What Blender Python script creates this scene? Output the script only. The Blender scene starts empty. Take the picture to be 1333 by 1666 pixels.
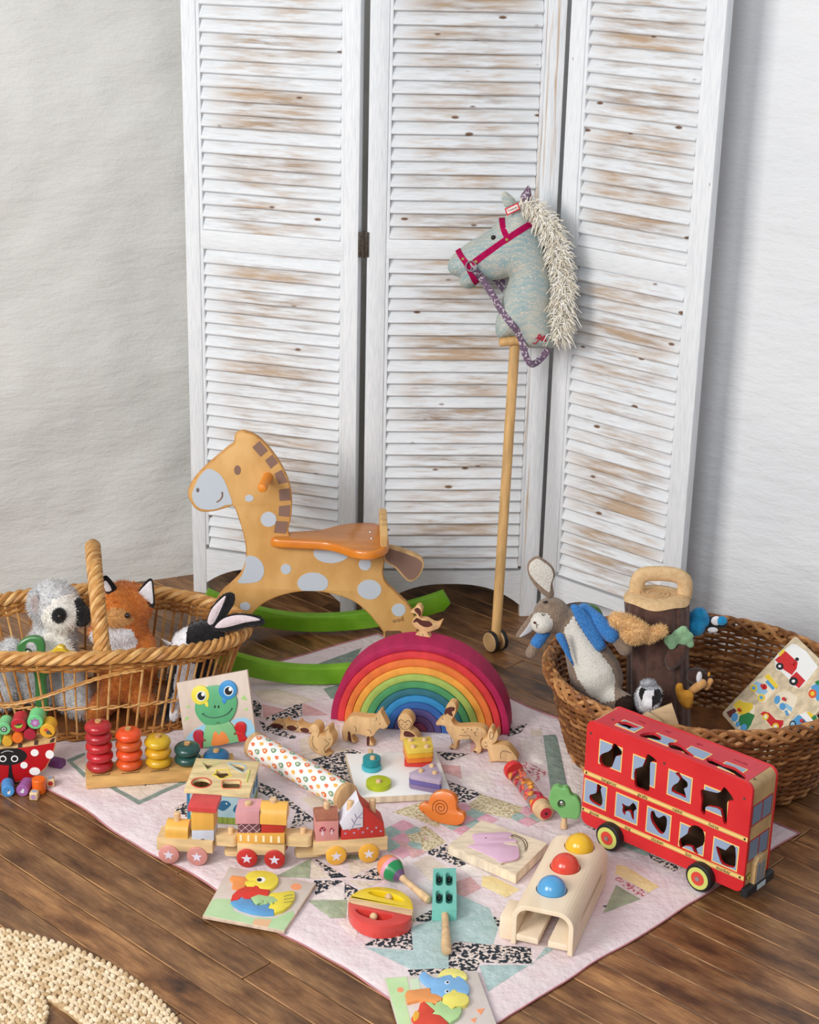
import bpy, bmesh, math, random
from mathutils import Vector as V, Matrix, noise as mnoise
from mathutils.geometry import tessellate_polygon, delaunay_2d_cdt
random.seed(7)
rnd, uni = random.random, random.uniform
PI = math.pi
SC = bpy.context.scene
COL = SC.collection
# ---------------------------------------------------------------- camera
IW, IH, FPX = 1333.0, 1666.0, 2777.0
PITCH, ROLL, CAMH = math.radians(20.0), math.radians(1.35), 1.65
F_ = V((0, math.cos(PITCH), -math.sin(PITCH)))
_r = V((1, 0, 0)); _u = _r.cross(F_)
R_ = _r*math.cos(ROLL)+_u*math.sin(ROLL)
U_ = _u*math.cos(ROLL)-_r*math.sin(ROLL)
CP = V((0, 0, CAMH))
cd = bpy.data.cameras.new('camera'); cam = bpy.data.objects.new('camera', cd); COL.objects.link(cam)
cd.sensor_fit = 'HORIZONTAL'; cd.sensor_width = 36; cd.lens = FPX/IW*36; cd.clip_start = .05
cam.matrix_world = Matrix(((R_.x, U_.x, -F_.x, 0), (R_.y, U_.y, -F_.y, 0), (R_.z, U_.z, -F_.z, CAMH), (0, 0, 0, 1)))
SC.camera = cam
# ---------------------------------------------------------------- light
SC.view_settings.view_transform = 'Standard'; SC.view_settings.look = 'None'
SC.view_settings.exposure = 0.0; SC.view_settings.gamma = 1.0
SC.view_settings.use_curve_mapping = False
wd = bpy.data.worlds.new('world'); SC.world = wd; wd.use_nodes = True
bg = wd.node_tree.nodes['Background']; bg.inputs[0].default_value = (.93, .95, 1, 1); bg.inputs[1].default_value = .46
def area_light(name, loc, target, sx, sy, power, col):
    l = bpy.data.lights.new(name, 'AREA'); l.shape = 'RECTANGLE'; l.size = sx; l.size_y = sy; l.energy = power; l.color = col
    o = bpy.data.objects.new(name, l); COL.objects.link(o); o.location = loc
    o.rotation_euler = (V(target)-V(loc)).to_track_quat('-Z', 'Y').to_euler()
    return o
area_light('window_light', (-2.3, .6, 2.0), (.3, 3.2, .4), 1.2, 1.4, 98, (1, .97, .93))
area_light('second_window_light', (-.9, -.6, 2.5), (.3, 3.2, .4), 1.1, 1.3, 46, (.94, .97, 1))
# ---------------------------------------------------------------- pixel helpers: where a ray of the photograph meets a real plane
def ray(x, y): return F_+R_*((x-IW/2)/FPX)-U_*((y-IH/2)/FPX)
def P(x, y, z=0.0):
    d = ray(x, y); return CP+d*((z-CAMH)/d.z)
def PY(x, y, Y):
    d = ray(x, y); return CP+d*(Y/d.y)
ZQ = .006
def Q(x, y): return P(x, y, ZQ)
def zm(x0, y0, s):
    return lambda pts: [(x0+p[0]/s, y0+p[1]/s) for p in pts]
class PL:
    """a plane in the room: origin, two unit axes, normal towards the viewer"""
    def __init__(s, o, u, v):
        s.o = V(o); s.u = V(u).normalized(); v = V(v); s.v = (v-s.u*v.dot(s.u)).normalized(); s.n = s.u.cross(s.v)
    def p(s, a, b, d=0.0): return s.o+s.u*a+s.v*b+s.n*d
    def px(s, x, y):
        d = ray(x, y); w = CP+d*((s.o-CP).dot(s.n)/d.dot(s.n))-s.o
        return (w.dot(s.u), w.dot(s.v))
    def pxs(s, pts): return [s.px(*p) for p in pts]
    def off(s, d): return PL(s.o+s.n*d, s.u, s.v)
def vplane(o, ang, tilt=0.0):
    a = math.radians(ang); t = math.radians(tilt)
    u = V((math.cos(a), math.sin(a), 0)); back = V((-math.sin(a), math.cos(a), 0))
    return PL(o, u, V((0, 0, 1))*math.cos(t)+back*math.sin(t))
def hplane(o, ang=0.0):
    a = math.radians(ang); return PL(o, (math.cos(a), math.sin(a), 0), (-math.sin(a), math.cos(a), 0))
def cr(pts, n=5, closed=True):
    """Catmull-Rom smoothing, any dimension"""
    m = len(pts); out = []
    for i in range(m if closed else m-1):
        if closed: a, b, c, d = pts[(i-1) % m], pts[i], pts[(i+1) % m], pts[(i+2) % m]
        else: a, b, c, d = pts[max(i-1, 0)], pts[i], pts[i+1], pts[min(i+2, m-1)]
        for k in range(n):
            t = k/n
            out.append(tuple(.5*(2*b[j]+(c[j]-a[j])*t+(2*a[j]-5*b[j]+4*c[j]-d[j])*t*t+(3*b[j]-a[j]-3*c[j]+d[j])*t**3) for j in range(len(b))))
    if not closed: out.append(tuple(pts[-1]))
    return out
def ellp(cx, cy, rx, ry, n=20, rot=0.0):
    c, s = math.cos(math.radians(rot)), math.sin(math.radians(rot))
    return [(cx+rx*math.cos(t)*c-ry*math.sin(t)*s, cy+rx*math.cos(t)*s+ry*math.sin(t)*c) for t in [2*PI*i/n for i in range(n)]]
def star(cx, cy, r, k=5, q=.45, rot=90):
    return [(cx+(r if i % 2 == 0 else r*q)*math.cos(math.radians(rot)+PI*i/k), cy+(r if i % 2 == 0 else r*q)*math.sin(math.radians(rot)+PI*i/k)) for i in range(2*k)]
def rrect(cx, cy, w, h, r, n=4):
    out = []
    for sx, sy, a0 in ((1, 1, 0), (-1, 1, 90), (-1, -1, 180), (1, -1, 270)):
        for i in range(n+1):
            a = math.radians(a0+90*i/n); out.append((cx+sx*(w/2-r)+r*math.cos(a), cy+sy*(h/2-r)+r*math.sin(a)))
    return out
def area2(p): return sum(p[i][0]*p[(i+1) % len(p)][1]-p[(i+1) % len(p)][0]*p[i][1] for i in range(len(p)))/2
def inset(poly, b):
    n = len(poly); out = []
    for i in range(n):
        a, p, c = V(poly[i-1]), V(poly[i]), V(poly[(i+1) % n])
        e1 = (p-a); e2 = (c-p)
        if e1.length < 1e-9 or e2.length < 1e-9: out.append(tuple(p)); continue
        e1.normalize(); e2.normalize()
        n1 = V((-e1.y, e1.x)); n2 = V((-e2.y, e2.x)); m = n1+n2
        if m.length < 1e-6: m = n1
        m.normalize(); k = b/max(.5, m.dot(n1)); out.append(tuple(p+m*k))
    return out
def inpoly(x, y, poly):
    r = False; j = len(poly)-1
    for i in range(len(poly)):
        xi, yi = poly[i]; xj, yj = poly[j]
        if (yi > y) != (yj > y) and x < (xj-xi)*(y-yi)/(yj-yi)+xi: r = not r
        j = i
    return r
def dpoly(x, y, poly):
    best = 9e9
    for i in range(len(poly)):
        ax, ay = poly[i-1]; bx, by = poly[i]; dx, dy = bx-ax, by-ay; L = dx*dx+dy*dy
        t = 0 if L == 0 else max(0, min(1, ((x-ax)*dx+(y-ay)*dy)/L))
        q = (ax+t*dx-x)**2+(ay+t*dy-y)**2
        if q < best: best = q
    return math.sqrt(best)
# ---------------------------------------------------------------- materials
def lin(c):
    if isinstance(c, str): c = tuple(int(c[i:i+2], 16) for i in (0, 2, 4))
    return tuple((x/255/12.92 if x/255 <= .04045 else ((x/255+.055)/1.055)**2.4) for x in c)+(1,)
MATS = {}
def M(c, rough=.5, c2=None, sc=30, bump=0.0, bsc=None, stretch=None, det=4, lo=.35, hi=.65, kind='noise', coat=0.0, metal=0.0, sheen=0.0, spec=.4, c3=None, sc3=8):
    key = (str(c), rough, str(c2), sc, bump, bsc, str(stretch), det, lo, hi, kind, coat, metal, sheen, spec, str(c3), sc3)
    if key in MATS: return MATS[key]
    m = bpy.data.materials.new('m%03d' % len(MATS)); MATS[key] = m; m.use_nodes = True
    nt = m.node_tree; N = nt.nodes; L = nt.links; b = N['Principled BSDF']
    b.inputs['Base Color'].default_value = lin(c); b.inputs['Roughness'].default_value = rough; b.inputs['Metallic'].default_value = metal
    b.inputs['Specular IOR Level'].default_value = spec
    if coat: b.inputs['Coat Weight'].default_value = coat; b.inputs['Coat Roughness'].default_value = .15
    if sheen: b.inputs['Sheen Weight'].default_value = sheen
    m.diffuse_color = lin(c)
    if c2 or bump:
        tc = N.new('ShaderNodeTexCoord'); mp = N.new('ShaderNodeMapping'); L.new(tc.outputs['Object'], mp.inputs[0])
        if stretch: mp.inputs['Scale'].default_value = stretch
    def tex(scale):
        if kind == 'noise':
            t = N.new('ShaderNodeTexNoise'); t.inputs['Scale'].default_value = scale; t.inputs['Detail'].default_value = det
        elif kind == 'voronoi':
            t = N.new('ShaderNodeTexVoronoi'); t.inputs['Scale'].default_value = scale
        else:
            t = N.new('ShaderNodeTexWave'); t.inputs['Scale'].default_value = scale; t.inputs['Distortion'].default_value = 3; t.inputs['Detail'].default_value = 2
        L.new(mp.outputs[0], t.inputs['Vector']); return t
    if c2:
        t = tex(sc); rp = N.new('ShaderNodeValToRGB'); L.new(t.outputs[1 if kind == 'wave' else 0], rp.inputs[0])
        rp.color_ramp.elements[0].position = lo; rp.color_ramp.elements[1].position = hi
        rp.color_ramp.elements[0].color = lin(c); rp.color_ramp.elements[1].color = lin(c2)
        src = rp.outputs[0]
        if c3:
            t3 = N.new('ShaderNodeTexNoise'); t3.inputs['Scale'].default_value = sc3; L.new(mp.outputs[0], t3.inputs['Vector'])
            r3 = N.new('ShaderNodeValToRGB'); L.new(t3.outputs[0], r3.inputs[0]); r3.color_ramp.elements[0].position = .52; r3.color_ramp.elements[1].position = .6
            mx = N.new('ShaderNodeMix'); mx.data_type = 'RGBA'; L.new(r3.outputs[0], mx.inputs[0]); L.new(src, mx.inputs[6]); mx.inputs[7].default_value = lin(c3); src = mx.outputs[2]
        L.new(src, b.inputs['Base Color'])
    if bump:
        t = N.new('ShaderNodeTexNoise'); t.inputs['Scale'].default_value = bsc or sc; t.inputs['Detail'].default_value = 5; L.new(mp.outputs[0], t.inputs['Vector'])
        bp = N.new('ShaderNodeBump'); bp.inputs['Strength'].default_value = bump; bp.inputs['Distance'].default_value = .004
        L.new(t.outputs[0], bp.inputs['Height']); L.new(bp.outputs[0], b.inputs['Normal'])
    return m
def paint(c, rough=.38): 
    """painted wood: slight tone variation and faint grain"""
    cc = lin(c); c = tuple(int(c[i:i+2], 16) for i in (0, 2, 4)) if isinstance(c, str) else c
    d = tuple(max(0, int(x*.93)) for x in c)
    return M(c, rough, d, 25, .06, 180, stretch=(1, 1, .35))
def wood(c=(226, 190, 140), c2=None, rough=.5, st=(1, 1, .12), sc=70):
    c2 = c2 or tuple(int(x*.86) for x in c)
    return M(c, rough, c2, sc, .05, 120, stretch=st, det=6)
def plush(c, c2=None): return M(c, .95, c2 or tuple(int(x*.82) for x in c), 90, .4, 350, sheen=.3, spec=.1)
BEECH = wood((229, 192, 146)); PALE = wood((240, 224, 198)); PINE = wood((219, 172, 104), st=(.12, 1, 1)); ANIMAL = wood((228, 188, 136), st=(1, 1, .2)); PLY = wood((216, 190, 158))
BLACK = M((28, 27, 28), .45); DARKBR = M((84, 40, 32), .6); STEEL = M((190, 190, 190), .25, metal=1.0); WHITE = M((238, 238, 236), .45)
LINE = M((66, 45, 32), .7)
# ---------------------------------------------------------------- objects
def tag(o, label=None, cat=None, group=None, kind=None):
    if label: o['label'] = label
    if cat: o['category'] = cat
    if group: o['group'] = group
    if kind: o['kind'] = kind
    return o
def thing(name, label, cat, loc, group=None):
    o = bpy.data.objects.new(name, None); COL.objects.link(o); o.location = loc; o.empty_display_size = .02
    return tag(o, label, cat, group)
def root_loc(o):
    l = V((0, 0, 0))
    while o is not None: l = l+o.location; o = o.parent
    return l
def link_mesh(name, me, mats, parent=None, loc=None, smooth=35):
    if not isinstance(mats, (list, tuple)): mats = [mats]
    for m in mats: me.materials.append(m)
    if smooth:
        me.polygons.foreach_set('use_smooth', [True]*len(me.polygons)); me.set_sharp_from_angle(angle=math.radians(smooth))
    o = bpy.data.objects.new(name, me); COL.objects.link(o)
    if parent is not None: o.parent = parent
    elif loc is not None: o.location = loc
    return o
class G:
    def __init__(s): s.v = []; s.f = []; s.m = []; s.mi = 0
    def add(s, vs, fs, mi=None):
        k = len(s.v); s.v += [V(p) for p in vs]; s.f += [tuple(i+k for i in f) for f in fs]; s.m += [s.mi if mi is None else mi]*len(fs); return s
    def box(s, c, size, rot=0.0, b=0.0, mi=None, seg=2, pl=None):
        """rot: degrees about z, or a Matrix 3x3; pl: a PL whose u, n, v are x, -y, z"""
        bm = bmesh.new(); bmesh.ops.create_cube(bm, size=1)
        for v in bm.verts: v.co = V((v.co.x*size[0], v.co.y*size[1], v.co.z*size[2]))
        if b: bmesh.ops.bevel(bm, geom=list(bm.edges), offset=b, segments=seg, profile=.5, affect='EDGES')
        if pl is not None: Rm = Matrix((pl.u, -pl.n, pl.v)).transposed()
        elif isinstance(rot, Matrix): Rm = rot
        else: Rm = Matrix.Rotation(math.radians(rot), 3, 'Z')
        bm.verts.index_update(); c = V(c)
        s.add([Rm @ v.co+c for v in bm.verts], [[v.index for v in f.verts] for f in bm.faces], mi); bm.free(); return s
    def prism(s, pl, poly, d0, d1, b=0.0, holes=(), mi=None, mside=None):
        """extrude a 2-d outline on plane pl from depth d0 to d1 (d1 = front), front edge rounded by b"""
        if area2(poly) < 0: poly = list(reversed(poly))
        if not holes:
            n = len(poly); rings = [(poly, d0)]
            if b: rings = [(inset(poly, b), d0), (poly, d0+b*.8), (poly, d1-b), (inset(poly, b*.3), d1-b*.3), (inset(poly, b), d1)]
            else: rings.append((poly, d1))
            vs = []; fs = []; ms = []
            for r, d in rings: vs += [pl.p(a, c, d) for a, c in r]
            for k in range(len(rings)-1):
                for i in range(n): fs.append((k*n+i, k*n+(i+1) % n, (k+1)*n+(i+1) % n, (k+1)*n+i)); ms.append(1)
            tri = tessellate_polygon([[V((a, c, 0)) for a, c in rings[-1][0]]]); o = (len(rings)-1)*n
            for t in tri:
                a_, b_, c_ = [V(rings[-1][0][i]) for i in t]
                t = t if (b_-a_).cross(c_-a_) > 0 else (t[0], t[2], t[1])
                fs.append(tuple(i+o for i in t)); fs.append((t[0], t[2], t[1])); ms += [0, 1]
        else:
            loops = [poly]+[list(reversed(h)) if area2(h) > 0 else h for h in holes]; N_ = sum(len(l) for l in loops)
            lv = [(0, d0), (0, d1)] if not b else [(0, d0), (0, d1-b), (b*.3, d1-b*.3), (b, d1)]; vs = []; fs = []; ms = []; tops_ = []
            for o_, d_ in lv:
                tops_ = [inset(l, o_*(1 if q == 0 else .6)) if o_ else l for q, l in enumerate(loops)]
                vs += [pl.p(a, c, d_) for l in tops_ for a, c in l]
            k = 0
            for l in loops:
                n = len(l)
                for r_ in range(len(lv)-1):
                    o_ = r_*N_
                    for i in range(n): fs.append((o_+k+i, o_+k+(i+1) % n, o_+N_+k+(i+1) % n, o_+N_+k+i)); ms.append(1)
                k += n
            flat = [p for l in tops_ for p in l]; o_ = (len(lv)-1)*N_
            for t in tessellate_polygon([[V((a, c, 0)) for a, c in l] for l in tops_]):
                a_, b_, c_ = [V(flat[i]) for i in t]
                t = t if (b_-a_).cross(c_-a_) > 0 else (t[0], t[2], t[1])
                fs.append(tuple(i+o_ for i in t)); fs.append((t[0], t[2], t[1])); ms += [0, 1]
        base = s.mi if mi is None else mi
        k = len(s.v); s.v += vs; s.f += [tuple(i+k for i in f) for f in fs]; s.m += [base if (q == 0 or mside is None) else mside for q in ms]; return s
    def tube(s, path, r, n=8, caps=True, closed=False, mi=None, flat=1.0, up=None):
        path = [V(p) for p in path]; m = len(path); rs = r if isinstance(r, (list, tuple)) else [r]*m
        vs = []; fs = []; prev = None
        for i in range(m):
            t = (path[(i+1) % m]-path[i-1]) if closed else (path[min(i+1, m-1)]-path[max(i-1, 0)])
            if t.length < 1e-9: t = V((0, 0, 1))
            t.normalize()
            if up is not None: x = V(up)-t*t.dot(V(up))
            elif prev is None: x = t.orthogonal()
            else: x = prev-t*prev.dot(t)
            if x.length < 1e-6: x = t.orthogonal()
            x.normalize(); prev = x; y = t.cross(x)
            vs += [path[i]+x*(rs[i]*flat*math.cos(2*PI*k/n))+y*(rs[i]*math.sin(2*PI*k/n)) for k in range(n)]
        for i in range(m if closed else m-1):
            j = (i+1) % m
            for k in range(n): fs.append((i*n+k, i*n+(k+1) % n, j*n+(k+1) % n, j*n+k))
        if caps and not closed: fs.append(tuple(reversed(range(n)))); fs.append(tuple(range((m-1)*n, m*n)))
        return s.add(vs, fs, mi)
    def lathe(s, prof, base, axis=(0, 0, 1), n=24, mi=None, mis=None):
        ax = V(axis).normalized(); x = ax.orthogonal().normalized(); y = ax.cross(x); vs = []; fs = []; ms = []; base = V(base)
        for r, h in prof: vs += [base+ax*h+(x*math.cos(2*PI*k/n)+y*math.sin(2*PI*k/n))*max(r, 1e-5) for k in range(n)]
        for i in range(len(prof)-1):
            for k in range(n): fs.append((i*n+k, i*n+(k+1) % n, (i+1)*n+(k+1) % n, (i+1)*n+k)); ms.append((s.mi if mi is None else mi) if mis is None else mis[i])
        fs.append(tuple(reversed(range(n)))); fs.append(tuple(range((len(prof)-1)*n, len(prof)*n))); ms += [ms[0], ms[-1]]
        k = len(s.v); s.v += vs; s.f += [tuple(i+k for i in f) for f in fs]; s.m += ms; return s
    def ell(s, c, r, rot=None, nu=16, nv=10, mi=None):
        if not isinstance(r, (list, tuple)): r = (r, r, r)
        vs = []; fs = []; c = V(c); Rm = rot if rot is not None else Matrix.Identity(3)
        for j in range(1, nv):
            ph = PI*j/nv
            for i in range(nu): th = 2*PI*i/nu; vs.append(c+Rm @ V((r[0]*math.sin(ph)*math.cos(th), r[1]*math.sin(ph)*math.sin(th), r[2]*math.cos(ph))))
        top = len(vs); vs.append(c+Rm @ V((0, 0, r[2]))); vs.append(c+Rm @ V((0, 0, -r[2])))
        for j in range(nv-2):
            for i in range(nu): fs.append((j*nu+i, (j+1)*nu+i, (j+1)*nu+(i+1) % nu, j*nu+(i+1) % nu))
        for i in range(nu): fs.append((top, i, (i+1) % nu)); fs.append((top+1, (nv-2)*nu+(i+1) % nu, (nv-2)*nu+i))
        return s.add(vs, fs, mi)
    def pillow(s, pl, poly, T, R, step, back=True, d0=0.0, mi=None, keep=0.0):
        """a stuffed / rounded shape: outline on pl, bulging T to the front (and back) over a rim of width R"""
        if area2(poly) < 0: poly = list(reversed(poly))
        xs = [p[0] for p in poly]; ys = [p[1] for p in poly]; pts = [V(p) for p in poly]; n = len(pts)
        x = min(xs)+step/2; j = 0
        while x < max(xs):
            y = min(ys)+(step/2 if j % 2 else step)
            while y < max(ys):
                if inpoly(x, y, poly) and dpoly(x, y, poly) > step*.45: pts.append(V((x, y)))
                y += step
            x += step*.87; j += 1
        vo, eo, fo, _, _, _ = delaunay_2d_cdt(pts, [], [list(range(n))], 1, 1e-7)
        def h(x, y):
            q = min(dpoly(x, y, poly)/R, 1.0) if inpoly(x, y, poly) else 0.0
            return keep+(T-keep)*math.sqrt(max(0, 1-(1-q)**2))
        hs = [h(*v) if i >= n else keep for i, v in enumerate(vo)]
        vs = [pl.p(v.x, v.y, d0+hs[i]) for i, v in enumerate(vo)]; fs = [tuple(f) for f in fo]
        k = len(vs)
        vs += [pl.p(v.x, v.y, d0-(hs[i] if back else 0)) for i, v in enumerate(vo)]
        fs += [tuple(i+k for i in reversed(f)) for f in fo]
        if keep or not back: 
            for i in range(n): fs.append((i+k, (i+1) % n+k, (i+1) % n, i))
        s.add(vs, fs, mi); return h
    def mesh(s, org=V((0, 0, 0)), merge=False):
        me = bpy.data.meshes.new('mesh'); me.from_pydata([v-org for v in s.v], [], s.f)
        me.polygons.foreach_set('material_index', s.m)
        if merge:
            bm = bmesh.new(); bm.from_mesh(me); bmesh.ops.remove_doubles(bm, verts=bm.verts, dist=1e-6); bm.to_mesh(me); bm.free()
        me.validate(); me.update(); return me
    def part(s, name, mats, parent, label=None, smooth=35, kind=None, merge=False):
        o = link_mesh(name, s.mesh(root_loc(parent), merge), mats, parent, None, smooth)
        if label: o['label'] = label
        if kind: o['kind'] = kind
        return o
    def top(s, name, mats, label, cat, loc=None, group=None, kind=None, smooth=35, merge=False):
        if loc is None:
            k = len(s.v); loc = V((sum(v.x for v in s.v)/k, sum(v.y for v in s.v)/k, min(v.z for v in s.v)))
        return tag(link_mesh(name, s.mesh(V(loc), merge), mats, None, loc, smooth), label, cat, group, kind)
def evaluated(o):
    dg = bpy.context.evaluated_depsgraph_get(); return bpy.data.meshes.new_from_object(o.evaluated_get(dg))
def cut(o, cutter):
    """subtract cutter geometry from mesh object o"""
    cm = cutter.mesh(root_loc(o)); bm = bmesh.new(); bm.from_mesh(cm); bmesh.ops.recalc_face_normals(bm, faces=bm.faces); bm.to_mesh(cm); bm.free()
    bm = bmesh.new(); bm.from_mesh(o.data); bmesh.ops.remove_doubles(bm, verts=bm.verts, dist=1e-7); bmesh.ops.recalc_face_normals(bm, faces=bm.faces); bm.to_mesh(o.data); bm.free()
    co = bpy.data.objects.new('cutter', cm); COL.objects.link(co); co.location = root_loc(o)
    md = o.modifiers.new('b', 'BOOLEAN'); md.object = co; md.operation = 'DIFFERENCE'; md.solver = 'EXACT'
    bpy.context.view_layer.update(); me = evaluated(o); o.modifiers.clear(); old = o.data; o.data = me
    bpy.data.objects.remove(co); bpy.data.meshes.remove(old); bpy.data.meshes.remove(cm)
    me.polygons.foreach_set('use_smooth', [False]*len(me.polygons))
def blob(g, voxel, it=6, org=None):
    """melt overlapping solids into one continuous skin; returns a new G"""
    me = g.mesh(); o = bpy.data.objects.new('tmp', me); COL.objects.link(o)
    r = o.modifiers.new('r', 'REMESH'); r.mode = 'VOXEL'; r.voxel_size = voxel
    sm = o.modifiers.new('s', 'SMOOTH'); sm.iterations = it; sm.factor = .5
    bpy.context.view_layer.update(); e = evaluated(o); h = G()
    h.add([v.co.copy() for v in e.vertices], [tuple(p.vertices) for p in e.polygons])
    bpy.data.objects.remove(o); bpy.data.meshes.remove(me); bpy.data.meshes.remove(e); return h
def recolour(g, fn):
    for i, f in enumerate(g.f):
        c = V((0, 0, 0))
        for k in f: c += g.v[k]
        g.m[i] = fn(c/len(f))
    return g
def fur(g, n, ln, w, droop=.3, rs=.5):
    """short pile standing on every face of g, in the colour of the face it grows from"""
    ar = []; tot = 0.0; F = list(g.f); Mi = list(g.m)
    for f in F:
        a = ((g.v[f[1]]-g.v[f[0]]).cross(g.v[f[2]]-g.v[f[0]])).length*(1 if len(f) > 3 else .5); tot += a; ar.append(tot)
    import bisect
    vs = []; fs = []; ms = []
    for k in range(n):
        i = bisect.bisect(ar, rnd()*tot); i = min(i, len(F)-1); f = F[i]; a, b, c = g.v[f[0]], g.v[f[1]], g.v[f[2]]
        if len(f) > 3 and rnd() < .5: b, c = g.v[f[2]], g.v[f[3]]
        s, t = rnd(), rnd()
        if s+t > 1: s, t = 1-s, 1-t
        p = a+(b-a)*s+(c-a)*t; nn = (b-a).cross(c-a)
        if nn.length < 1e-12: continue
        nn.normalize(); d = (nn+V((uni(-rs, rs), uni(-rs, rs), uni(-rs, rs)-droop))).normalized(); sd = d.orthogonal().normalized(); sd.rotate(Matrix.Rotation(rnd()*6.28, 3, d))
        l = ln*uni(.6, 1.2); q = len(vs); vs += [p-sd*w-nn*.001, p+sd*w-nn*.001, p+d*l]; fs.append((q, q+1, q+2)); ms.append(Mi[i])
    k = len(g.v); g.v += vs; g.f += [tuple(i+k for i in f) for f in fs]; g.m += ms; return g
def text(g, s, pl, a, b, size, rot=0.0, d=.0004, mi=None, shear=0.0, ext=.0002):
    """flat lettering lying on plane pl"""
    cu = bpy.data.curves.new('t', 'FONT'); cu.body = s; cu.size = size; cu.extrude = ext; cu.shear = shear; cu.resolution_u = 2; cu.align_x = 'CENTER'; cu.align_y = 'CENTER'
    o = bpy.data.objects.new('t', cu); COL.objects.link(o); bpy.context.view_layer.update(); me = evaluated(o)
    c, sn = math.cos(math.radians(rot)), math.sin(math.radians(rot))
    g.add([pl.p(a+v.co.x*c-v.co.y*sn, b+v.co.x*sn+v.co.y*c, d+v.co.z) for v in me.vertices], [tuple(p.vertices) for p in me.polygons], mi)
    bpy.data.objects.remove(o); bpy.data.meshes.remove(me); return g
def stroke(g, pl, pts, w, d=.0006, mi=None, n=5):
    """an engraved or printed line on plane pl"""
    return g.tube([pl.p(a, b, d) for a, b in pts], w, n, True, False, mi, 1.0)
# ================================================================ the room
def node_mat(name):
    m = bpy.data.materials.new(name); m.use_nodes = True; nt = m.node_tree
    return m, nt.nodes, nt.links, nt.nodes['Principled BSDF']
def rand_coord(N, L, scale):
    tc = N.new('ShaderNodeTexCoord'); oi = N.new('ShaderNodeObjectInfo'); mu = N.new('ShaderNodeMath'); mu.operation = 'MULTIPLY'; mu.inputs[1].default_value = 37.0
    L.new(oi.outputs['Random'], mu.inputs[0]); ad = N.new('ShaderNodeVectorMath'); L.new(tc.outputs['Object'], ad.inputs[0]); L.new(mu.outputs[0], ad.inputs[1])
    def mp(sc):
        q = N.new('ShaderNodeMapping'); L.new(ad.outputs[0], q.inputs[0]); q.inputs['Scale'].default_value = sc; return q
    return mp, oi
def ntex(N, L, mp, scale, det=5, rough=.55):
    t = N.new('ShaderNodeTexNoise'); t.inputs['Scale'].default_value = scale; t.inputs['Detail'].default_value = det; t.inputs['Roughness'].default_value = rough; L.new(mp.outputs[0], t.inputs['Vector']); return t.outputs[0]
def ramp(N, L, src, stops):
    r = N.new('ShaderNodeValToRGB'); L.new(src, r.inputs[0]); e = r.color_ramp.elements
    while len(e) < len(stops): e.new(.5)
    for k, (p, c) in enumerate(stops): e[k].position = p; e[k].color = lin(c)
    return r.outputs[0]
def mix(N, L, f, a, b, mode='MIX'):
    x = N.new('ShaderNodeMix'); x.data_type = 'RGBA'; x.blend_type = mode
    for s, v in ((0, f), (6, a), (7, b)):
        if hasattr(v, 'is_linked'): L.new(v, x.inputs[s])
        else: x.inputs[s].default_value = v if s == 0 else lin(v)
    return x.outputs[2]
def bumpn(N, L, b, src, st, dist=.003):
    bp = N.new('ShaderNodeBump'); bp.inputs['Strength'].default_value = st; bp.inputs['Distance'].default_value = dist; L.new(src, bp.inputs['Height']); L.new(bp.outputs[0], b.inputs['Normal'])
# floor boards: dark oiled timber, worn
FLOORM, N, L, b = node_mat('floor_board')
mp, oi = rand_coord(N, L, 1)
g1 = ntex(N, L, mp((2.6, 11, 5)), 2.6, 9, .68); g2 = ntex(N, L, mp((3.4, 8, 3)), 1.9, 6, .6); g3 = ntex(N, L, mp((7, 120, 20)), 3.0, 4)
base = ramp(N, L, g1, [(.28, (98, 66, 42)), (.5, (154, 112, 73)), (.72, (206, 157, 104))])
blot = ramp(N, L, g2, [(.44, (255, 255, 255)), (.58, (208, 196, 184)), (.70, (116, 102, 94))])
c = mix(N, L, 1.0, base, blot, 'MULTIPLY')
fine = ramp(N, L, g3, [(.3, (196, 190, 184)), (.6, (255, 255, 255))])
c = mix(N, L, .8, c, fine, 'MULTIPLY')
tone = ramp(N, L, oi.outputs['Random'], [(0, (215, 212, 210)), (1, (255, 246, 236))])
c = mix(N, L, 1.0, c, tone, 'MULTIPLY')
L.new(c, b.inputs['Base Color']); b.inputs['Roughness'].default_value = .36; b.inputs['Specular IOR Level'].default_value = .5
bumpn(N, L, b, g1, .35)
EDGEM = M((176, 130, 84), .5, (96, 66, 40), 12)
sub = G().box((0, 3.0, -.03), (4.4, 3.6, .02))
floor = sub.top('floor', M((30, 22, 16), .8), 'dark worn wooden plank floor running diagonally across the room', None, loc=V((0, 3, -.04)), kind='structure')
FA = math.radians(-42.8); fd = V((math.cos(FA), math.sin(FA), 0)); fe = V((-fd.y, fd.x, 0))
PW = .0632; nplank = 0
for k in range(-28, 40):
    e = 1.912+.0316+k*PW; s = -4.5+uni(0, 1.2)
    while s < .6:
        ln = uni(.7, 1.7); c0 = fd*(s+ln/2)+fe*(e); hit = False
        for t in (0, .25, .5, .75, 1):
            q = fd*(s+ln*t)+fe*e
            if -1.45 < q.x < 1.5 and 1.75 < q.y < 4.25 and q.y < 4.45-.55*abs(q.x): hit = True
        if hit and nplank < 298:
            nplank += 1; g = G(); g.box((0, 0, -.009+uni(-.0006, .0006)), (ln-.0016, PW-.0014, .018), b=.0016, seg=1)
            me = g.mesh(); o = link_mesh('plank', me, [FLOORM, EDGEM], floor, None, 0)
            for pg in me.polygons:
                if .2 < pg.normal.z < .95: pg.material_index = 1
            o.location = c0-floor.location; o.rotation_euler = (0, 0, FA)
        s += ln
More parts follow.
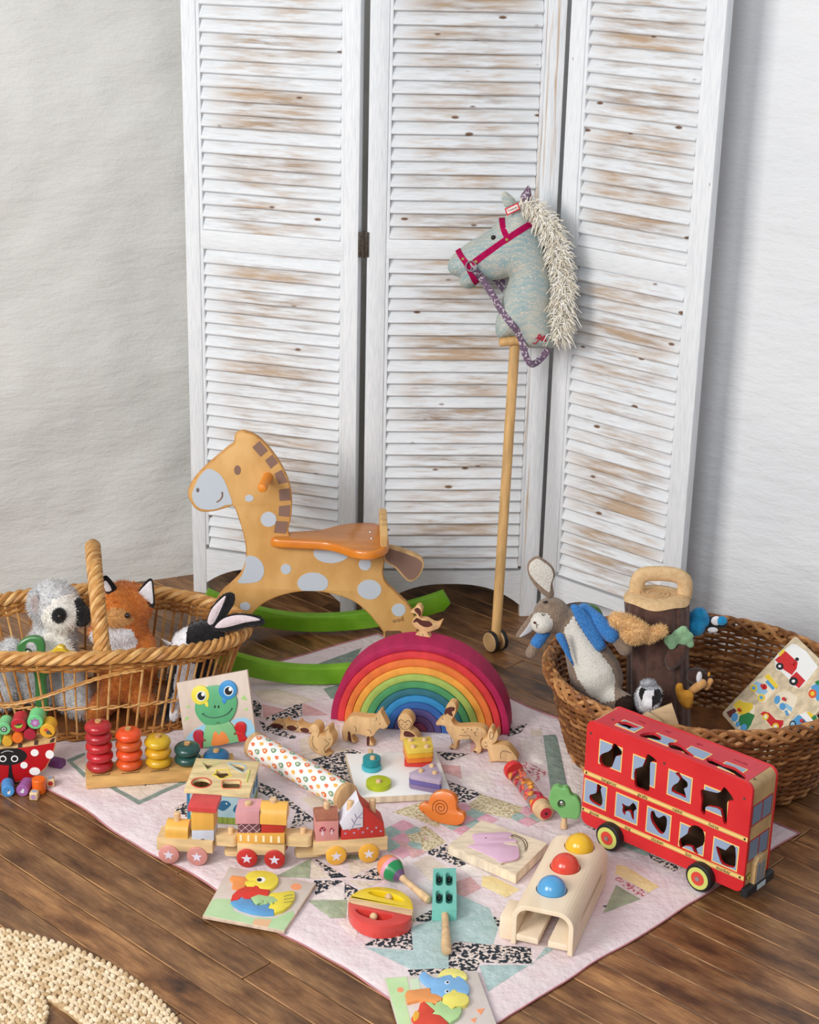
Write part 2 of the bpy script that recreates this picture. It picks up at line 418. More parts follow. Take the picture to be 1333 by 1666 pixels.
# plaster walls: old uneven lime plaster
def plaster(name, c1, c2):
    m, N, L, b = node_mat(name); mp, oi = rand_coord(N, L, 1)
    n1 = ntex(N, L, mp((1, 1, 1)), 2.2, 5); n2 = ntex(N, L, mp((1.0, 1.0, 3.0)), 9, 8, .62); n3 = ntex(N, L, mp((1, 1, 1)), 140, 4)
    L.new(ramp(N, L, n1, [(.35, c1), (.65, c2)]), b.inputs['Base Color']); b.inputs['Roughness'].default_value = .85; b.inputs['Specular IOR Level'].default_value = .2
    ad = N.new('ShaderNodeMath'); ad.operation = 'MULTIPLY_ADD'; L.new(n3, ad.inputs[0]); ad.inputs[1].default_value = .10; L.new(n2, ad.inputs[2])
    bumpn(N, L, b, ad.outputs[0], .55, .012); return m
def wall(name, label, plan, amp, mat):
    path = cr(plan, 40, False); g = G(); nz = 90; H = 2.5; n = len(path); vs = []
    for i, (x, y) in enumerate(path):
        a = path[max(i-1, 0)]; c = path[min(i+1, n-1)]; t = V((c[0]-a[0], c[1]-a[1], 0)).normalized(); nn = V((t.y, -t.x, 0))
        for k in range(nz+1):
            z = H*k/nz-.02; p = V((x, y, z))
            d = amp*mnoise.noise(p*3.1)+amp*.55*mnoise.noise(V((p.x*7, p.y*7, p.z*10)))+amp*.22*mnoise.noise(V((p.x*14, p.y*14, p.z*22)))
            vs.append(p+nn*d)
    fs = [(i*(nz+1)+k, (i+1)*(nz+1)+k, (i+1)*(nz+1)+k+1, i*(nz+1)+k+1) for i in range(n-1) for k in range(nz)]
    g.add(vs, fs); o = g.top(name, mat, label, None, kind='structure', smooth=180); return o
WL = [(-2.3, 3.15), (-1.6, 3.55), (-1.0, 3.84), (-.46, 4.07), (-.03, 4.22)]
WR = [(-.03, 4.22), (.10, 4.08), (.30, 3.925), (.62, 3.715), (1.0, 3.47), (1.5, 3.12), (2.0, 2.75)]
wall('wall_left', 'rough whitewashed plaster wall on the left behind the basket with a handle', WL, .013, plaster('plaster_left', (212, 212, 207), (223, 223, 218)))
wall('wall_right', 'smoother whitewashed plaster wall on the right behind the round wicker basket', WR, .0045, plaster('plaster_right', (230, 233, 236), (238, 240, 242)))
# ---------------------------------------------------------------- folding screen
def worn(name, amount, zdir=False, stain=None):
    m, N, L, b = node_mat(name); mp, oi = rand_coord(N, L, 1)
    s1, s2, s3 = ((4.2, 44, 44), (16, 330, 330), (4, 12, 12)) if not zdir else ((30, 30, 3.2), (200, 200, 12), (9, 9, 3))
    a = ntex(N, L, mp(s1), 2.4, 7, .62); f = ntex(N, L, mp(s2), 2.0, 4); big = ntex(N, L, mp(s3), 1.5, 3)
    ad = N.new('ShaderNodeMath'); ad.operation = 'MULTIPLY_ADD'; L.new(f, ad.inputs[0]); ad.inputs[1].default_value = .42; L.new(a, ad.inputs[2])
    a2 = N.new('ShaderNodeMath'); a2.operation = 'MULTIPLY_ADD'; L.new(big, a2.inputs[0]); a2.inputs[1].default_value = .5; L.new(ad.outputs[0], a2.inputs[2])
    lo = 1.095-amount*.20 if not zdir else 1.17-amount*.20
    st = N.new('ShaderNodeMapRange'); L.new(a2.outputs[0], st.inputs[0]); st.inputs[1].default_value = lo; st.inputs[2].default_value = lo+.34
    wear = st.outputs[0]
    if not zdir:
        tcc = N.new('ShaderNodeTexCoord'); sx = N.new('ShaderNodeSeparateXYZ'); L.new(tcc.outputs['Object'], sx.inputs[0]); ab = N.new('ShaderNodeMath'); ab.operation = 'ABSOLUTE'; L.new(sx.outputs[0], ab.inputs[0])
        ms = N.new('ShaderNodeMapRange'); ms.interpolation_type = 'SMOOTHSTEP'; L.new(ab.outputs[0], ms.inputs[0]); ms.inputs[1].default_value = .175; ms.inputs[2].default_value = .06; mm = N.new('ShaderNodeMath'); mm.operation = 'MULTIPLY'; L.new(wear, mm.inputs[0]); L.new(ms.outputs[0], mm.inputs[1]); wear = mm.outputs[0]
    brown = ramp(N, L, big, [(.35, (150, 132, 118)), (.6, (188, 162, 136))]); white = ramp(N, L, f, [(.3, (214, 219, 224)), (.6, (234, 236, 238))])
    c = mix(N, L, wear, white, brown)
    vo = N.new('ShaderNodeTexVoronoi'); vo.inputs['Scale'].default_value = 1.0; q = mp((9, 9, 21) if not zdir else (16, 16, 4)); L.new(q.outputs[0], vo.inputs['Vector'])
    kn = N.new('ShaderNodeMapRange'); L.new(vo.outputs['Distance'], kn.inputs[0]); kn.inputs[1].default_value = .10 if not zdir else .02; kn.inputs[2].default_value = .06 if not zdir else .01
    c = mix(N, L, kn.outputs[0], c, (120, 92, 74))
    if stain:
        sn = ntex(N, L, mp((60, 60, 2.0)), 1.4, 4); sr = N.new('ShaderNodeMapRange'); L.new(sn, sr.inputs[0]); sr.inputs[1].default_value = .52; sr.inputs[2].default_value = .64; c = mix(N, L, sr.outputs[0], c, stain)
    L.new(c, b.inputs['Base Color']); b.inputs['Roughness'].default_value = .7; b.inputs['Specular IOR Level'].default_value = .25
    bumpn(N, L, b, ad.outputs[0], .35, .002); return m
SLATM = [worn('slat_a', .78), worn('slat_b', 1.12), worn('slat_c', 1.42), worn('slat_d', 1.75)]; STILEM = worn('stile', -.6, True); STAINM = worn('stile_stained', -.2, True, (190, 156, 116)); RAILM = worn('rail', -.5)
screen = thing('folding_screen', 'tall three panel white louvred folding screen with worn paint', 'room divider', (-.05, 3.83, 0))
HP = 1.76; TS = .024; slat_me = {}
panels = [((-.529, 3.928), (-.125, 3.799)), ((-.109, 3.798), (.313, 3.824)), ((.329, 3.818), (.617, 3.553))]
for pi, (A, B) in enumerate(panels):
    A = V((*A, 0)); B = V((*B, 0)); W = (B-A).length; u = (B-A).normalized(); nn = V((u.y, -u.x, 0)); ang = math.atan2(u.y, u.x); ctr = (A+B)/2
    sw = .036 if pi == 0 else .042
    def place(g, name, mats, loc, rx=0.0, sm=35):
        o = link_mesh(name, g if isinstance(g, bpy.types.Mesh) else g.mesh(), mats, screen, None, sm); o.location = V(loc)-screen.location
        o.rotation_euler = Matrix.Rotation(ang, 3, 'Z').to_4x4().to_euler() if not rx else (Matrix.Rotation(ang, 3, 'Z') @ Matrix.Rotation(rx, 3, 'X')).to_euler()
        return o
    for sgn in (-1, 1):
        g = G().box((0, 0, HP/2), (sw, TS, HP), b=.0025)
        g.box((-sgn*(sw/2+.004), -TS*.18, HP/2+.05), (.008, TS*.45, HP-.16), b=.0015)
        place(g, 'stile', STAINM if (pi == 1 and sgn == 1) else STILEM, ctr+u*(sgn*(W/2-sw/2)))
    iw = W-2*sw
    zm0 = (.885, .895, .893)[pi]
    place(G().box((0, 0, 0), (iw, TS*.86, .044), b=.002), 'rail', RAILM, ctr+V((0, 0, zm0)))
    place(G().box((0, 0, 0), (iw, TS*.86, .05), b=.002), 'rail', RAILM, ctr+V((0, 0, HP-.03)))
    # bottom rail with arched underside
    pl = PL((0, 0, 0), (1, 0, 0), (0, 0, 1)); arch = [(-iw/2, .118), (-iw/2, .03)]
    for k in range(1, 20):
        t = k/20; x = -iw/2+iw*t; arch.append((x, .03+.055*(1-abs(2*t-1)**2.6)))
    arch += [(iw/2, .03), (iw/2, .118)]
    place(G().prism(pl, arch, -TS*.43, TS*.43), 'rail', RAILM, ctr, sm=20)
    g = G().box((0, 0, 0), (iw-.016, .0065, .037), b=.0016, seg=1); slat_me = g.mesh()
    for (z0, z1) in ((.126, zm0-.024), (zm0+.024, HP-.06)):
        n = round((z1-z0)/.0288)
        for k in range(n):
            me = slat_me.copy()
            o = place(me, 'slat', random.choices(SLATM, (4, 4, 3, 2))[0], ctr+V((0, 0, z0+(z1-z0)*(k+.5)/n))+nn*.001, math.radians(-32+uni(-2, 2)), 40)
    bpy.data.meshes.remove(slat_me)
HINGE = M((44, 40, 38), .5, (80, 66, 52), 200)
for (p, zs) in (((-.117, 3.7855), (.905, 1.62)),):
    for z in zs:
        g = G(); g.tube([V((*p, z-.03)), V((*p, z+.03))], .0045, 10); g.box((p[0]-.006, p[1]-.001, z), (.012, .003, .056), b=.0006); g.box((p[0]+.006, p[1]-.001, z), (.012, .003, .056), b=.0006)
        for dz in (-.018, 0, .018): g.ell((p[0]-.007, p[1]-.003, z+dz), .0018, nu=8, nv=6)
        g.part('hinge', HINGE, screen)
# ---------------------------------------------------------------- patchwork quilt
qB, qR, qT, qL = V((.10, 2.167)), V((.746, 2.814)), V((-.068, 3.681)), V((-.863, 3.08))
def hq(x, y):
    p = V((x, y, 0)); e = mnoise.noise(p*9)*.0011+mnoise.noise(V((x*30+y*8, y*30-x*8, 3)))*.0011
    return .0042+e
def quilt_uv(s, t): return qB*(1-s)*(1-t)+qR*s*(1-t)+qT*s*t+qL*(1-s)*t
quilt = thing('patchwork_quilt', 'pale pink patchwork quilt with floral and teal patches spread under the toys', 'quilt', (0, 2.9, 0))
g = G(); nu, nv = 84, 112; vs = []
for j in range(nv+1):
    for i in range(nu+1):
        s, t = i/nu, j/nv; q = quilt_uv(s, t); de = min(s, 1-s, t, 1-t)
        w = .006*math.sin(t*23+s*3)*math.exp(-de*22)+.004*mnoise.noise(V((q.x*11, q.y*11, 1)))*math.exp(-de*14)
        ce = (q-quilt_uv(.5, .5)).normalized(); q = q+ce*w
        z = hq(q.x, q.y)+(.0035*max(0, mnoise.noise(V((q.x*14, q.y*14, 5))))*math.exp(-de*16))
        vs.append(V((q.x, q.y, z if de > .004 else .001)))
fs = [(j*(nu+1)+i, j*(nu+1)+i+1, (j+1)*(nu+1)+i+1, (j+1)*(nu+1)+i) for j in range(nv) for i in range(nu)]
g.add(vs, fs); CLOTH = dict(rough=.9, bump=.9, bsc=75, spec=.1)
g.part('backing', M((231, 218, 219), c2=(225, 206, 209), sc=22, **CLOTH), quilt, smooth=180)
rim = [quilt_uv(*st) for st in [(i/40, 0) for i in range(40)]+[(1, i/50) for i in range(50)]+[(1-i/40, 1) for i in range(40)]+[(0, 1-i/50) for i in range(50)]]
g = G(); ctrq = quilt_uv(.5, .5); pth = []
for i, q in enumerate(rim):
    s_ = vs[0]; pth.append(V((q.x, q.y, .0028)))
brd = [vs[i] for i in range(nu+1)]+[vs[(j+1)*(nu+1)-1] for j in range(1, nv+1)]+[vs[nv*(nu+1)+i] for i in range(nu-1, -1, -1)]+[vs[j*(nu+1)] for j in range(nv-1, 0, -1)]
g.tube([V((p.x, p.y, .0026)) for p in brd], .0015, 6, closed=True)
g.part('edge_binding', M((196, 132, 136), .9, (176, 112, 118), 30), quilt, 'thin rose red edge binding', smooth=60)
CL = {
 'floral': M((52, 58, 66), c2=(224, 208, 200), sc=150, lo=.50, hi=.54, det=2, **CLOTH), 'teal': M((184, 204, 202), c2=(166, 190, 188), sc=60, **CLOTH), 'cream': M((226, 212, 196), c2=(216, 200, 184), sc=40, **CLOTH),
 'green': M((178, 184, 156), c2=(156, 166, 140), sc=50, **CLOTH), 'rose': M((220, 178, 176), c2=(210, 164, 164), sc=120, **CLOTH), 'gold': M((222, 210, 180), c2=(176, 158, 116), sc=170, lo=.45, hi=.6, **CLOTH),
 'pink': M((224, 176, 188), c2=(214, 160, 174), sc=80, **CLOTH), 'mint': M((172, 192, 184), c2=(152, 176, 170), sc=80, **CLOTH), 'sage': M((142, 156, 144), c2=(126, 142, 132), sc=60, **CLOTH), 'yellow': M((240, 220, 168), c2=(232, 208, 150), sc=30, **CLOTH),
 'white': M((236, 226, 220), c2=(226, 214, 210), sc=40, **CLOTH), 'berry': M((226, 206, 204), c2=(188, 96, 112), sc=140, lo=.52, hi=.56, **CLOTH)}
def patch(kind, pts):
    poly = [(P(x, y, .004).x, P(x, y, .004).y) for x, y in pts]
    if area2(poly) < 0: poly.reverse()
    den = []
    for i in range(len(poly)):
        a, c = V(poly[i]), V(poly[(i+1) % len(poly)]); k = max(1, int((c-a).length/.012)); den += [tuple(a.lerp(c, t/k)) for t in range(k)]
    pts2 = [V(p) for p in den]; xs = [p[0] for p in den]; ys = [p[1] for p in den]; n = len(den); x = min(xs)+.006
    while x < max(xs):
        y = min(ys)+.006
        while y < max(ys):
            if inpoly(x, y, den) and dpoly(x, y, den) > .005: pts2.append(V((x, y)))
            y += .012
        x += .012
    vo, _, fo, _, _, _ = delaunay_2d_cdt(pts2, [], [list(range(n))], 1, 1e-7)
    vv = []
    for i, p in enumerate(vo):
        d = dpoly(p.x, p.y, den); vv.append(V((p.x, p.y, hq(p.x, p.y)+.0004+.0014*min(1, d/.008))))
    G().add(vv, [tuple(f) for f in fo]).part('patch', CL[kind], quilt, smooth=180)
z1 = zm(420, 1340, 2.777); z3 = zm(400, 960, 2.898); z7 = zm(900, 1120, 3.078); z0 = zm(0, 860, 2.962)
for kind, pts in [
 ('green', z1([(78, 238), (240, 158), (234, 250)])), ('green', z1([(398, 160), (565, 165), (480, 140), (410, 140)])), ('cream', z1([(242, 165), (328, 246), (238, 252)])), ('floral', z1([(246, 152), (402, 243), (330, 246)])),
 ('cream', z1([(405, 168), (560, 172), (418, 246)])), ('floral', z1([(424, 248), (566, 180), (566, 258)])), ('floral', z1([(252, 258), (394, 256), (258, 324)])), ('white', z1([(240, 343), (392, 264), (388, 346)])), ('floral', z1([(392, 268), (462, 306), (392, 346)])),
 ('green', z1([(224, 348), (404, 346), (398, 428), (330, 428)])), ('cream', z1([(400, 255), (560, 262), (470, 300)])), ('floral', z1([(462, 548), (690, 466), (702, 572)])),
 ('teal', z1([(478, 556), (700, 576), (694, 470), (790, 432), (900, 318), (1046, 384), (1086, 476), (1062, 548), (888, 532), (860, 570), (862, 656), (690, 660)])),
 ('floral', z1([(862, 572), (890, 534), (1232, 562), (1240, 634), (1002, 628), (986, 668), (690, 690), (676, 662), (862, 656)])), ('teal', z1([(1000, 640), (1238, 640), (1300, 560), (1340, 566), (1040, 760)])),
 ('floral', z1([(690, 440), (795, 385), (800, 440), (900, 410), (925, 440), (780, 446)])), ('yellow', z1([(1012, 240), (1060, 238), (1184, 300), (1120, 336), (1010, 282)])), ('floral', z1([(768, 128), (850, 92), (945, 190), (930, 205), (770, 140)])),
 ('gold', z1([(640, 60), (760, 10), (850, 85), (765, 130)])), ('rose', z1([(896, 262), (960, 240), (1010, 290), (905, 345)])), ('floral', z1([(1050, 410), (1100, 440), (1080, 480)])),
 ('sage', z3([(325, 356), (548, 272), (500, 356)])), ('sage', z3([(366, 466), (470, 440), (440, 520), (400, 512)])), ('floral', z3([(74, 612), (266, 528), (266, 592), (180, 622)])), ('floral', z3([(34, 520), (76, 526), (72, 602), (34, 592)])), ('floral', z3([(64, 618), (244, 692), (226, 706), (84, 664)])),
 ('rose', z3([(78, 538), (200, 566), (84, 606)])), ('cream', z3([(30, 472), (150, 466), (330, 522), (190, 550), (76, 520)])), ('rose', z3([(268, 532), (390, 590), (270, 592)])), ('cream', z3([(250, 705), (440, 640), (440, 735), (265, 782)])), ('cream', z3([(265, 790), (430, 738), (500, 752), (310, 800)])),
 ('floral', z3([(308, 800), (500, 752), (545, 770), (480, 798), (500, 940), (430, 905), (395, 860)])), ('floral', z3([(58, 905), (140, 938), (330, 1085), (205, 1130), (240, 1040), (60, 950)])), ('floral', z3([(895, 762), (1056, 772), (955, 808)])), ('floral', z3([(950, 900), (1115, 960), (1000, 1020)])), ('rose', z3([(900, 820), (1010, 830), (1020, 890), (935, 860)])),
 ('gold', z3([(690, 1046), (830, 1000), (1020, 1040), (900, 1120), (800, 1080)])), ('gold', z3([(1110, 962), (1330, 1032), (1250, 1080), (1030, 1030)])),
 ('sage', z0([(318, 1118), (408, 1080), (412, 1094), (346, 1126)])), ('sage', z0([(322, 1120), (346, 1122), (412, 1180), (408, 1204)])), ('sage', z0([(516, 1243), (548, 1243), (672, 1310), (668, 1332)])), ('sage', z0([(668, 1332), (672, 1310), (890, 1212), (896, 1228)])), ('cream', z0([(560, 1246), (790, 1225), (880, 1212), (672, 1306)])), ('floral', z0([(598, 1243), (792, 1222), (740, 1262), (660, 1240)])), ('cream', z0([(352, 1126), (412, 1100), (412, 1172)])),
 ('floral', z0([(830, 1352), (900, 1320), (900, 1390), (860, 1368)])), ('sage', [(884, 1197), (906, 1195), (926, 1292), (897, 1294)]), ('berry', [(846, 1240), (862, 1240), (892, 1258), (872, 1272)]), ('white', [(908, 1200), (945, 1218), (945, 1290), (930, 1290)]), ('floral', [(934, 1214), (950, 1222), (950, 1256), (944, 1250)]), ('white', [(846, 1200), (882, 1200), (892, 1250), (850, 1232)]),
 ('yellow', z7([(318, 885), (362, 890), (532, 992), (480, 1022), (312, 930)])), ('berry', z7([(312, 932), (480, 1026), (440, 1052), (312, 960)])), ('green', z7([(316, 985), (440, 1056), (300, 1110), (250, 1130)])), ('floral', z7([(246, 1092), (352, 1068), (300, 1112)])), ('floral', z7([(478, 830), (646, 900), (604, 918), (490, 852)])), ('mint', z7([(330, 762), (492, 830), (462, 842), (336, 790)])), ('floral', z7([(150, 682), (215, 690), (210, 712)])),
 ('white', z1([(905, 200), (1010, 150), (1060, 235), (1010, 238), (960, 238)])), ('rose', z1([(600, 70), (640, 62), (762, 132), (700, 160)])), ('cream', z1([(700, 180), (770, 145), (900, 225), (850, 300), (780, 260)])), ('white', z3([(440, 600), (540, 640), (500, 740), (445, 735)])), ('rose', z3([(1060, 690), (1160, 760), (1060, 765)])), ('white', z3([(1000, 900), (1120, 850), (1180, 930), (1115, 955)])), ('cream', [(862, 1190), (880, 1185), (884, 1197), (866, 1200)]), ('white', z1([(400, 430), (470, 430), (440, 520), (360, 450)])),
 ('cream', [(520, 1290), (560, 1330), (540, 1345), (490, 1300)]), ('floral', [(824, 1186), (858, 1178), (848, 1192), (826, 1200)])]: patch(kind, pts)
# nine-patch checks: little squares in the quilt's own directions
e1 = (qR-qB).normalized(); e2 = V((-e1.y, e1.x))
def checks(px, py, n, m, sq):
    o = P(px, py, .004); o = V((o.x, o.y))
    for i in range(n):
        for j in range(m):
            a = o+e1*(sq*i)+e2*(sq*j); pts = []
            for q in (a, a+e1*sq, a+e1*sq+e2*sq, a+e2*sq):
                w = V((q.x, q.y, .004))-CP; dd = w.dot(F_); pts.append((IW/2+FPX*w.dot(R_)/dd, IH/2-FPX*w.dot(U_)/dd))
            patch('pink' if (i+j) % 2 == 0 else 'mint', pts)
checks(655, 1398, 3, 3, .033); checks(756, 1362, 3, 3, .031); checks(860, 1346, 3, 2, .028)
# ---------------------------------------------------------------- jute rug
def circ(a, b, c):
    ax, ay, bx, by, cx, cy = a.x, a.y, b.x, b.y, c.x, c.y; d = 2*(ax*(by-cy)+bx*(cy-ay)+cx*(ay-by))
    ux = ((ax*ax+ay*ay)*(by-cy)+(bx*bx+by*by)*(cy-ay)+(cx*cx+cy*cy)*(ay-by))/d; uy = ((ax*ax+ay*ay)*(cx-bx)+(bx*bx+by*by)*(ax-cx)+(cx*cx+cy*cy)*(bx-ax))/d
    return V((ux, uy, 0)), math.hypot(ax-ux, ay-uy)
rc, rr = circ(P(0, 1517), P(150, 1560), P(285, 1660)); pc, pr = circ(P(0, 1601), P(58, 1618), P(77, 1662))
rug = thing('jute_rug', 'round natural jute rug of chunky braided rows in the corner', 'rug', (rc.x, rc.y, 0))
JUTE = M((236, 218, 188), .9, (216, 190, 152), 60, .6, 220); JUTED = M((204, 176, 136), .95, (180, 150, 110), 40)
bw = rr-(P(98, 1643)-rc).length
def braid_rows(g, c, r0, r1, step, zc, a0, a1):
    r = r0; k = 0
    while r > r1:
        na = max(6, int(abs(a1-a0)*r/.0135))
        for i in range(na):
            t = a0+(a1-a0)*(i+.5*(k % 2)+uni(-.1, .1))/na
            p = c+V((math.cos(t)*r, math.sin(t)*r, 0))
            if p.x < -1.0 or p.y > 2.75 or p.y < 1.55 or p.x > .1: continue
            tw = t+PI/2+(.55 if k % 2 else -.55)
            g.ell((p.x, p.y, zc+uni(-.0008, .0008)), (.0088, .0046, .0046), Matrix.Rotation(tw, 3, 'Z'), 6, 4, mi=0 if rnd() < .8 else 1)
        r -= step; k += 1
g = G(); n = 90; ring = [(math.cos(2*PI*i/n), math.sin(2*PI*i/n)) for i in range(n)]
g.prism(PL((rc.x, rc.y, 0), (1, 0, 0), (0, 1, 0)), [(a*rr, b_*rr) for a, b_ in ring], .0004, .004, holes=[[(a*(rr-bw), b_*(rr-bw)) for a, b_ in ring]])
g.part('base_band', JUTED, rug)
g = G(); braid_rows(g, rc, rr-.003, rr-bw, .0078, .0065, 0, 2*PI); g.part('braided_band', [JUTE, JUTED], rug, kind='stuff')
g = G(); g.prism(PL((pc.x, pc.y, 0), (1, 0, 0), (0, 1, 0)), [(a*pr, b_*pr) for a, b_ in ring], .0004, .0055); braid_rows(g, pc, pr-.003, .01, .0078, .0085, 0, 2*PI); g.part('braided_lobe', [JUTE, JUTED], rug, kind='stuff')
# ================================================================ rocking horse
hz = zm(280, 680, 2.563)
RHP = vplane(P(505, 1078), 2.5)          # mid plane of the wooden body
rh = thing('rocking_horse', 'wooden rocking horse with pale blue spots, orange seat and green rockers', 'rocking horse', P(505, 1078))
TB = .009; RF = RHP.off(TB)
HWOOD = wood((224, 178, 112), (206, 156, 90), st=(.5, 1, .25), sc=40); HEDGE = M((214, 160, 90), .5, (190, 132, 66), 60); BLUEG = M((196, 205, 214), .5); BROWN = M((138, 108, 94), .55)
body = hz([(258, 118), (262, 88), (288, 70), (322, 76), (362, 97), (402, 137), (437, 182), (467, 232), (490, 290), (500, 350), (498, 420), (487, 500), (560, 520), (700, 520), (830, 520), (884, 545), (886, 610), (880, 660), (892, 700), (934, 742), (985, 792), (1012, 845), (1022, 905), (1000, 930), (890, 930), (884, 912), (860, 878), (820, 830), (770, 787), (720, 762), (660, 746), (600, 737), (540, 737), (480, 747), (430, 763), (380, 788), (345, 820), (318, 860), (300, 905), (290, 925), (150, 925), (146, 880), (160, 820), (190, 765), (216, 732), (250, 702), (285, 665), (304, 620), (308, 560), (298, 500), (280, 440), (258, 384), (230, 388), (180, 402), (130, 406), (98, 392), (78, 365), (67, 338), (70, 306), (92, 268), (132, 224), (182, 180), (230, 140)])
bp = cr(RF.pxs(body), 4)
G().prism(RHP, bp, -TB, TB, b=.003, mside=1).part('body_plate', [HWOOD, HEDGE], rh)
def decal(pts, mat, name, th=.0008, smooth=True, lab=None):
    q = RF.pxs(hz(pts)); q = cr(q, 4) if smooth else q
    return G().prism(RF, q, -.0006, th).part(name, mat, rh, lab)
decal([(150, 225), (190, 240), (217, 272), (240, 330), (250, 370), (225, 375), (190, 390), (150, 395), (112, 386), (90, 360), (84, 330), (94, 300), (116, 255)], BLUEG, 'muzzle_patch')
for (x, y, a, b_) in [(322, 347, 18, 15), (403, 435, 33, 32), (475, 642, 22, 22), (587, 700, 65, 44), (665, 572, 76, 46), (805, 622, 26, 26), (823, 727, 50, 42), (945, 812, 29, 27), (305, 797, 22, 17)]:
    e = ellp(x, y, a, b_, 16); e = [(px+uni(-1, 1), py+uni(-1, 1)) for px, py in e]
    if y == 700: e = [(px, min(py, 733)) for px, py in e]
    if y == 572: e = [(px, max(py, 552)) for px, py in e]
    decal(e, BLUEG, 'spot', smooth=False)
decal([(310, 590), (345, 590), (375, 615), (384, 655), (365, 690), (325, 700), (275, 698), (292, 668), (306, 625)], BLUEG, 'spot')
decal(ellp(273, 230, 14, 20, 14), BROWN, 'eye', smooth=False); decal(ellp(108, 313, 7, 10, 12), BROWN, 'nostril', smooth=False)
g = G(); stroke(g, RF, cr(RF.pxs(hz([(186, 363), (200, 354), (210, 338), (209, 320)])), 4, False), .0022, .0002); g.part('smile', BROWN, rh)
for sq in ([(335, 135), (365, 108), (400, 148), (370, 175)], [(388, 190), (418, 165), (442, 200), (412, 224)], [(427, 245), (458, 228), (483, 280), (445, 288)], [(446, 312), (490, 305), (496, 355), (448, 358)], [(446, 380), (494, 375), (490, 425), (444, 420)], [(433, 442), (485, 445), (475, 495), (425, 490)]):
    decal(sq, BROWN, 'mane_square', smooth=False)
ORANGE = M((226, 138, 46), .28, (212, 122, 34), 18, coat=.4); SEATO = M((206, 134, 58), .35, (190, 116, 46), 30, stretch=(.3, 1, 1), coat=.3)
a, b_ = RF.px(*hz([(402, 258)])[0]); HANDLE = M((228, 140, 48), .4)
G().lathe([(.004, -.065), (.0105, -.06), (.0105, .082), (.0085, .088), (.003, .09)], RHP.p(a, b_), RHP.n-RHP.u*.12, 20).part('handle', HANDLE, rh)
# seat: a shaped board lying across the body
sa, sb = RHP.px(*hz([(650, 500)])[0]); zs = RHP.p(sa, sb).z
seat_top = [(412, 512), (440, 494), (485, 484), (610, 476), (700, 454), (780, 446), (850, 448), (890, 470), (905, 520), (892, 552), (830, 572), (760, 566), (700, 546), (640, 532), (560, 527), (440, 520)]
sp = [(P(x, y, zs).x, P(x, y, zs).y) for x, y in cr(hz(seat_top), 4)]
G().prism(PL((0, 0, zs), (1, 0, 0), (0, 1, 0)), sp, -.021, 0, b=.006, mside=1).part('seat', [SEATO, ORANGE], rh)
sc_ = P(*hz([(884, 500)])[0], zs); bp_ = PL(sc_, RHP.u, V((0, 0, 1))+RHP.u*.16)
arcb = G(); pts = []
prof = cr([(-.074, .0), (-.076, .030), (-.055, .041), (0, .044), (.055, .041), (.076, .030), (.074, .0)], 5, False)
side = PL(sc_-RHP.u*.002, -RHP.n, bp_.v)
arcb.prism(side, prof, -.008, .008, b=.003, mside=1); arcb.part('seat_back', [PINE, wood((232, 186, 120))], rh)
g = G()
for dx, dy in ((-.03, .018), (-.028, -.022)):
    g.lathe([(.0035, 0), (.003, .0012)], sc_+RHP.u*dx-RHP.n*dy, (0, 0, 1), 12)
g.part('screw', STEEL, rh)
tail = RHP.pxs(hz([(884, 548), (925, 546), (1008, 574), (1042, 594), (1050, 620), (1034, 660), (1002, 686), (974, 680), (930, 632), (884, 600)])); tp = cr(tail, 3)
tl = G().prism(RHP, tp, -.007, .011, b=.002).part('tail', wood((222, 180, 124)), rh)
if area2(tp) < 0: tp = tp[::-1]
G().prism(RHP, inset(tp, .005), .0105, .0125).part('tail_paint', BROWN, tl)
# green rockers
GREEN = M((122, 176, 40), .42, (104, 160, 26), 22, .05, 150)
def rocker(px, py):
    o = P(px, py); o2 = RHP.o+RHP.u*(o-RHP.o).dot(RHP.u)-RHP.n*((RHP.o-o).dot(RHP.n)); pl = PL(V((o2.x, o2.y, 0)), RHP.u, (0, 0, 1))
    up, lo = [], []
    for k in range(25):
        t = -1+2*k/24; x = .308*t; z = .056*t*t; lo.append((x+.006*t*0, z+.001)); 
    for k in range(25):
        t = 1-2*k/24; x = .305*t; up.append((x, .042+.062*t*t))
    G().prism(pl, [(x if x > 0 else x*.80, z) for x, z in lo+[(.322, .075)]+up+[(-.322, .075)]], -.024, 0, b=.003).part('rocker', GREEN, rh)
rocker(509, 1034); rocker(509, 1120)
for px in (640, 365):
    a, _ = RHP.px(px, 1010); c = RHP.p(a, 0); k = (.020 if px == 640 else .020)
    G().box((c.x, c.y, .064), (.036, .235, .026), rot=2.5, b=.003).part('cross_bar', M((112, 84, 66), .6, (92, 66, 50), 50), rh)
g = G(); a, b_ = RF.px(648, 1013); text(g, 'ood', RF, a, b_, .016, 13, .0006); g.part('lettering', M((120, 84, 54), .7), rh)
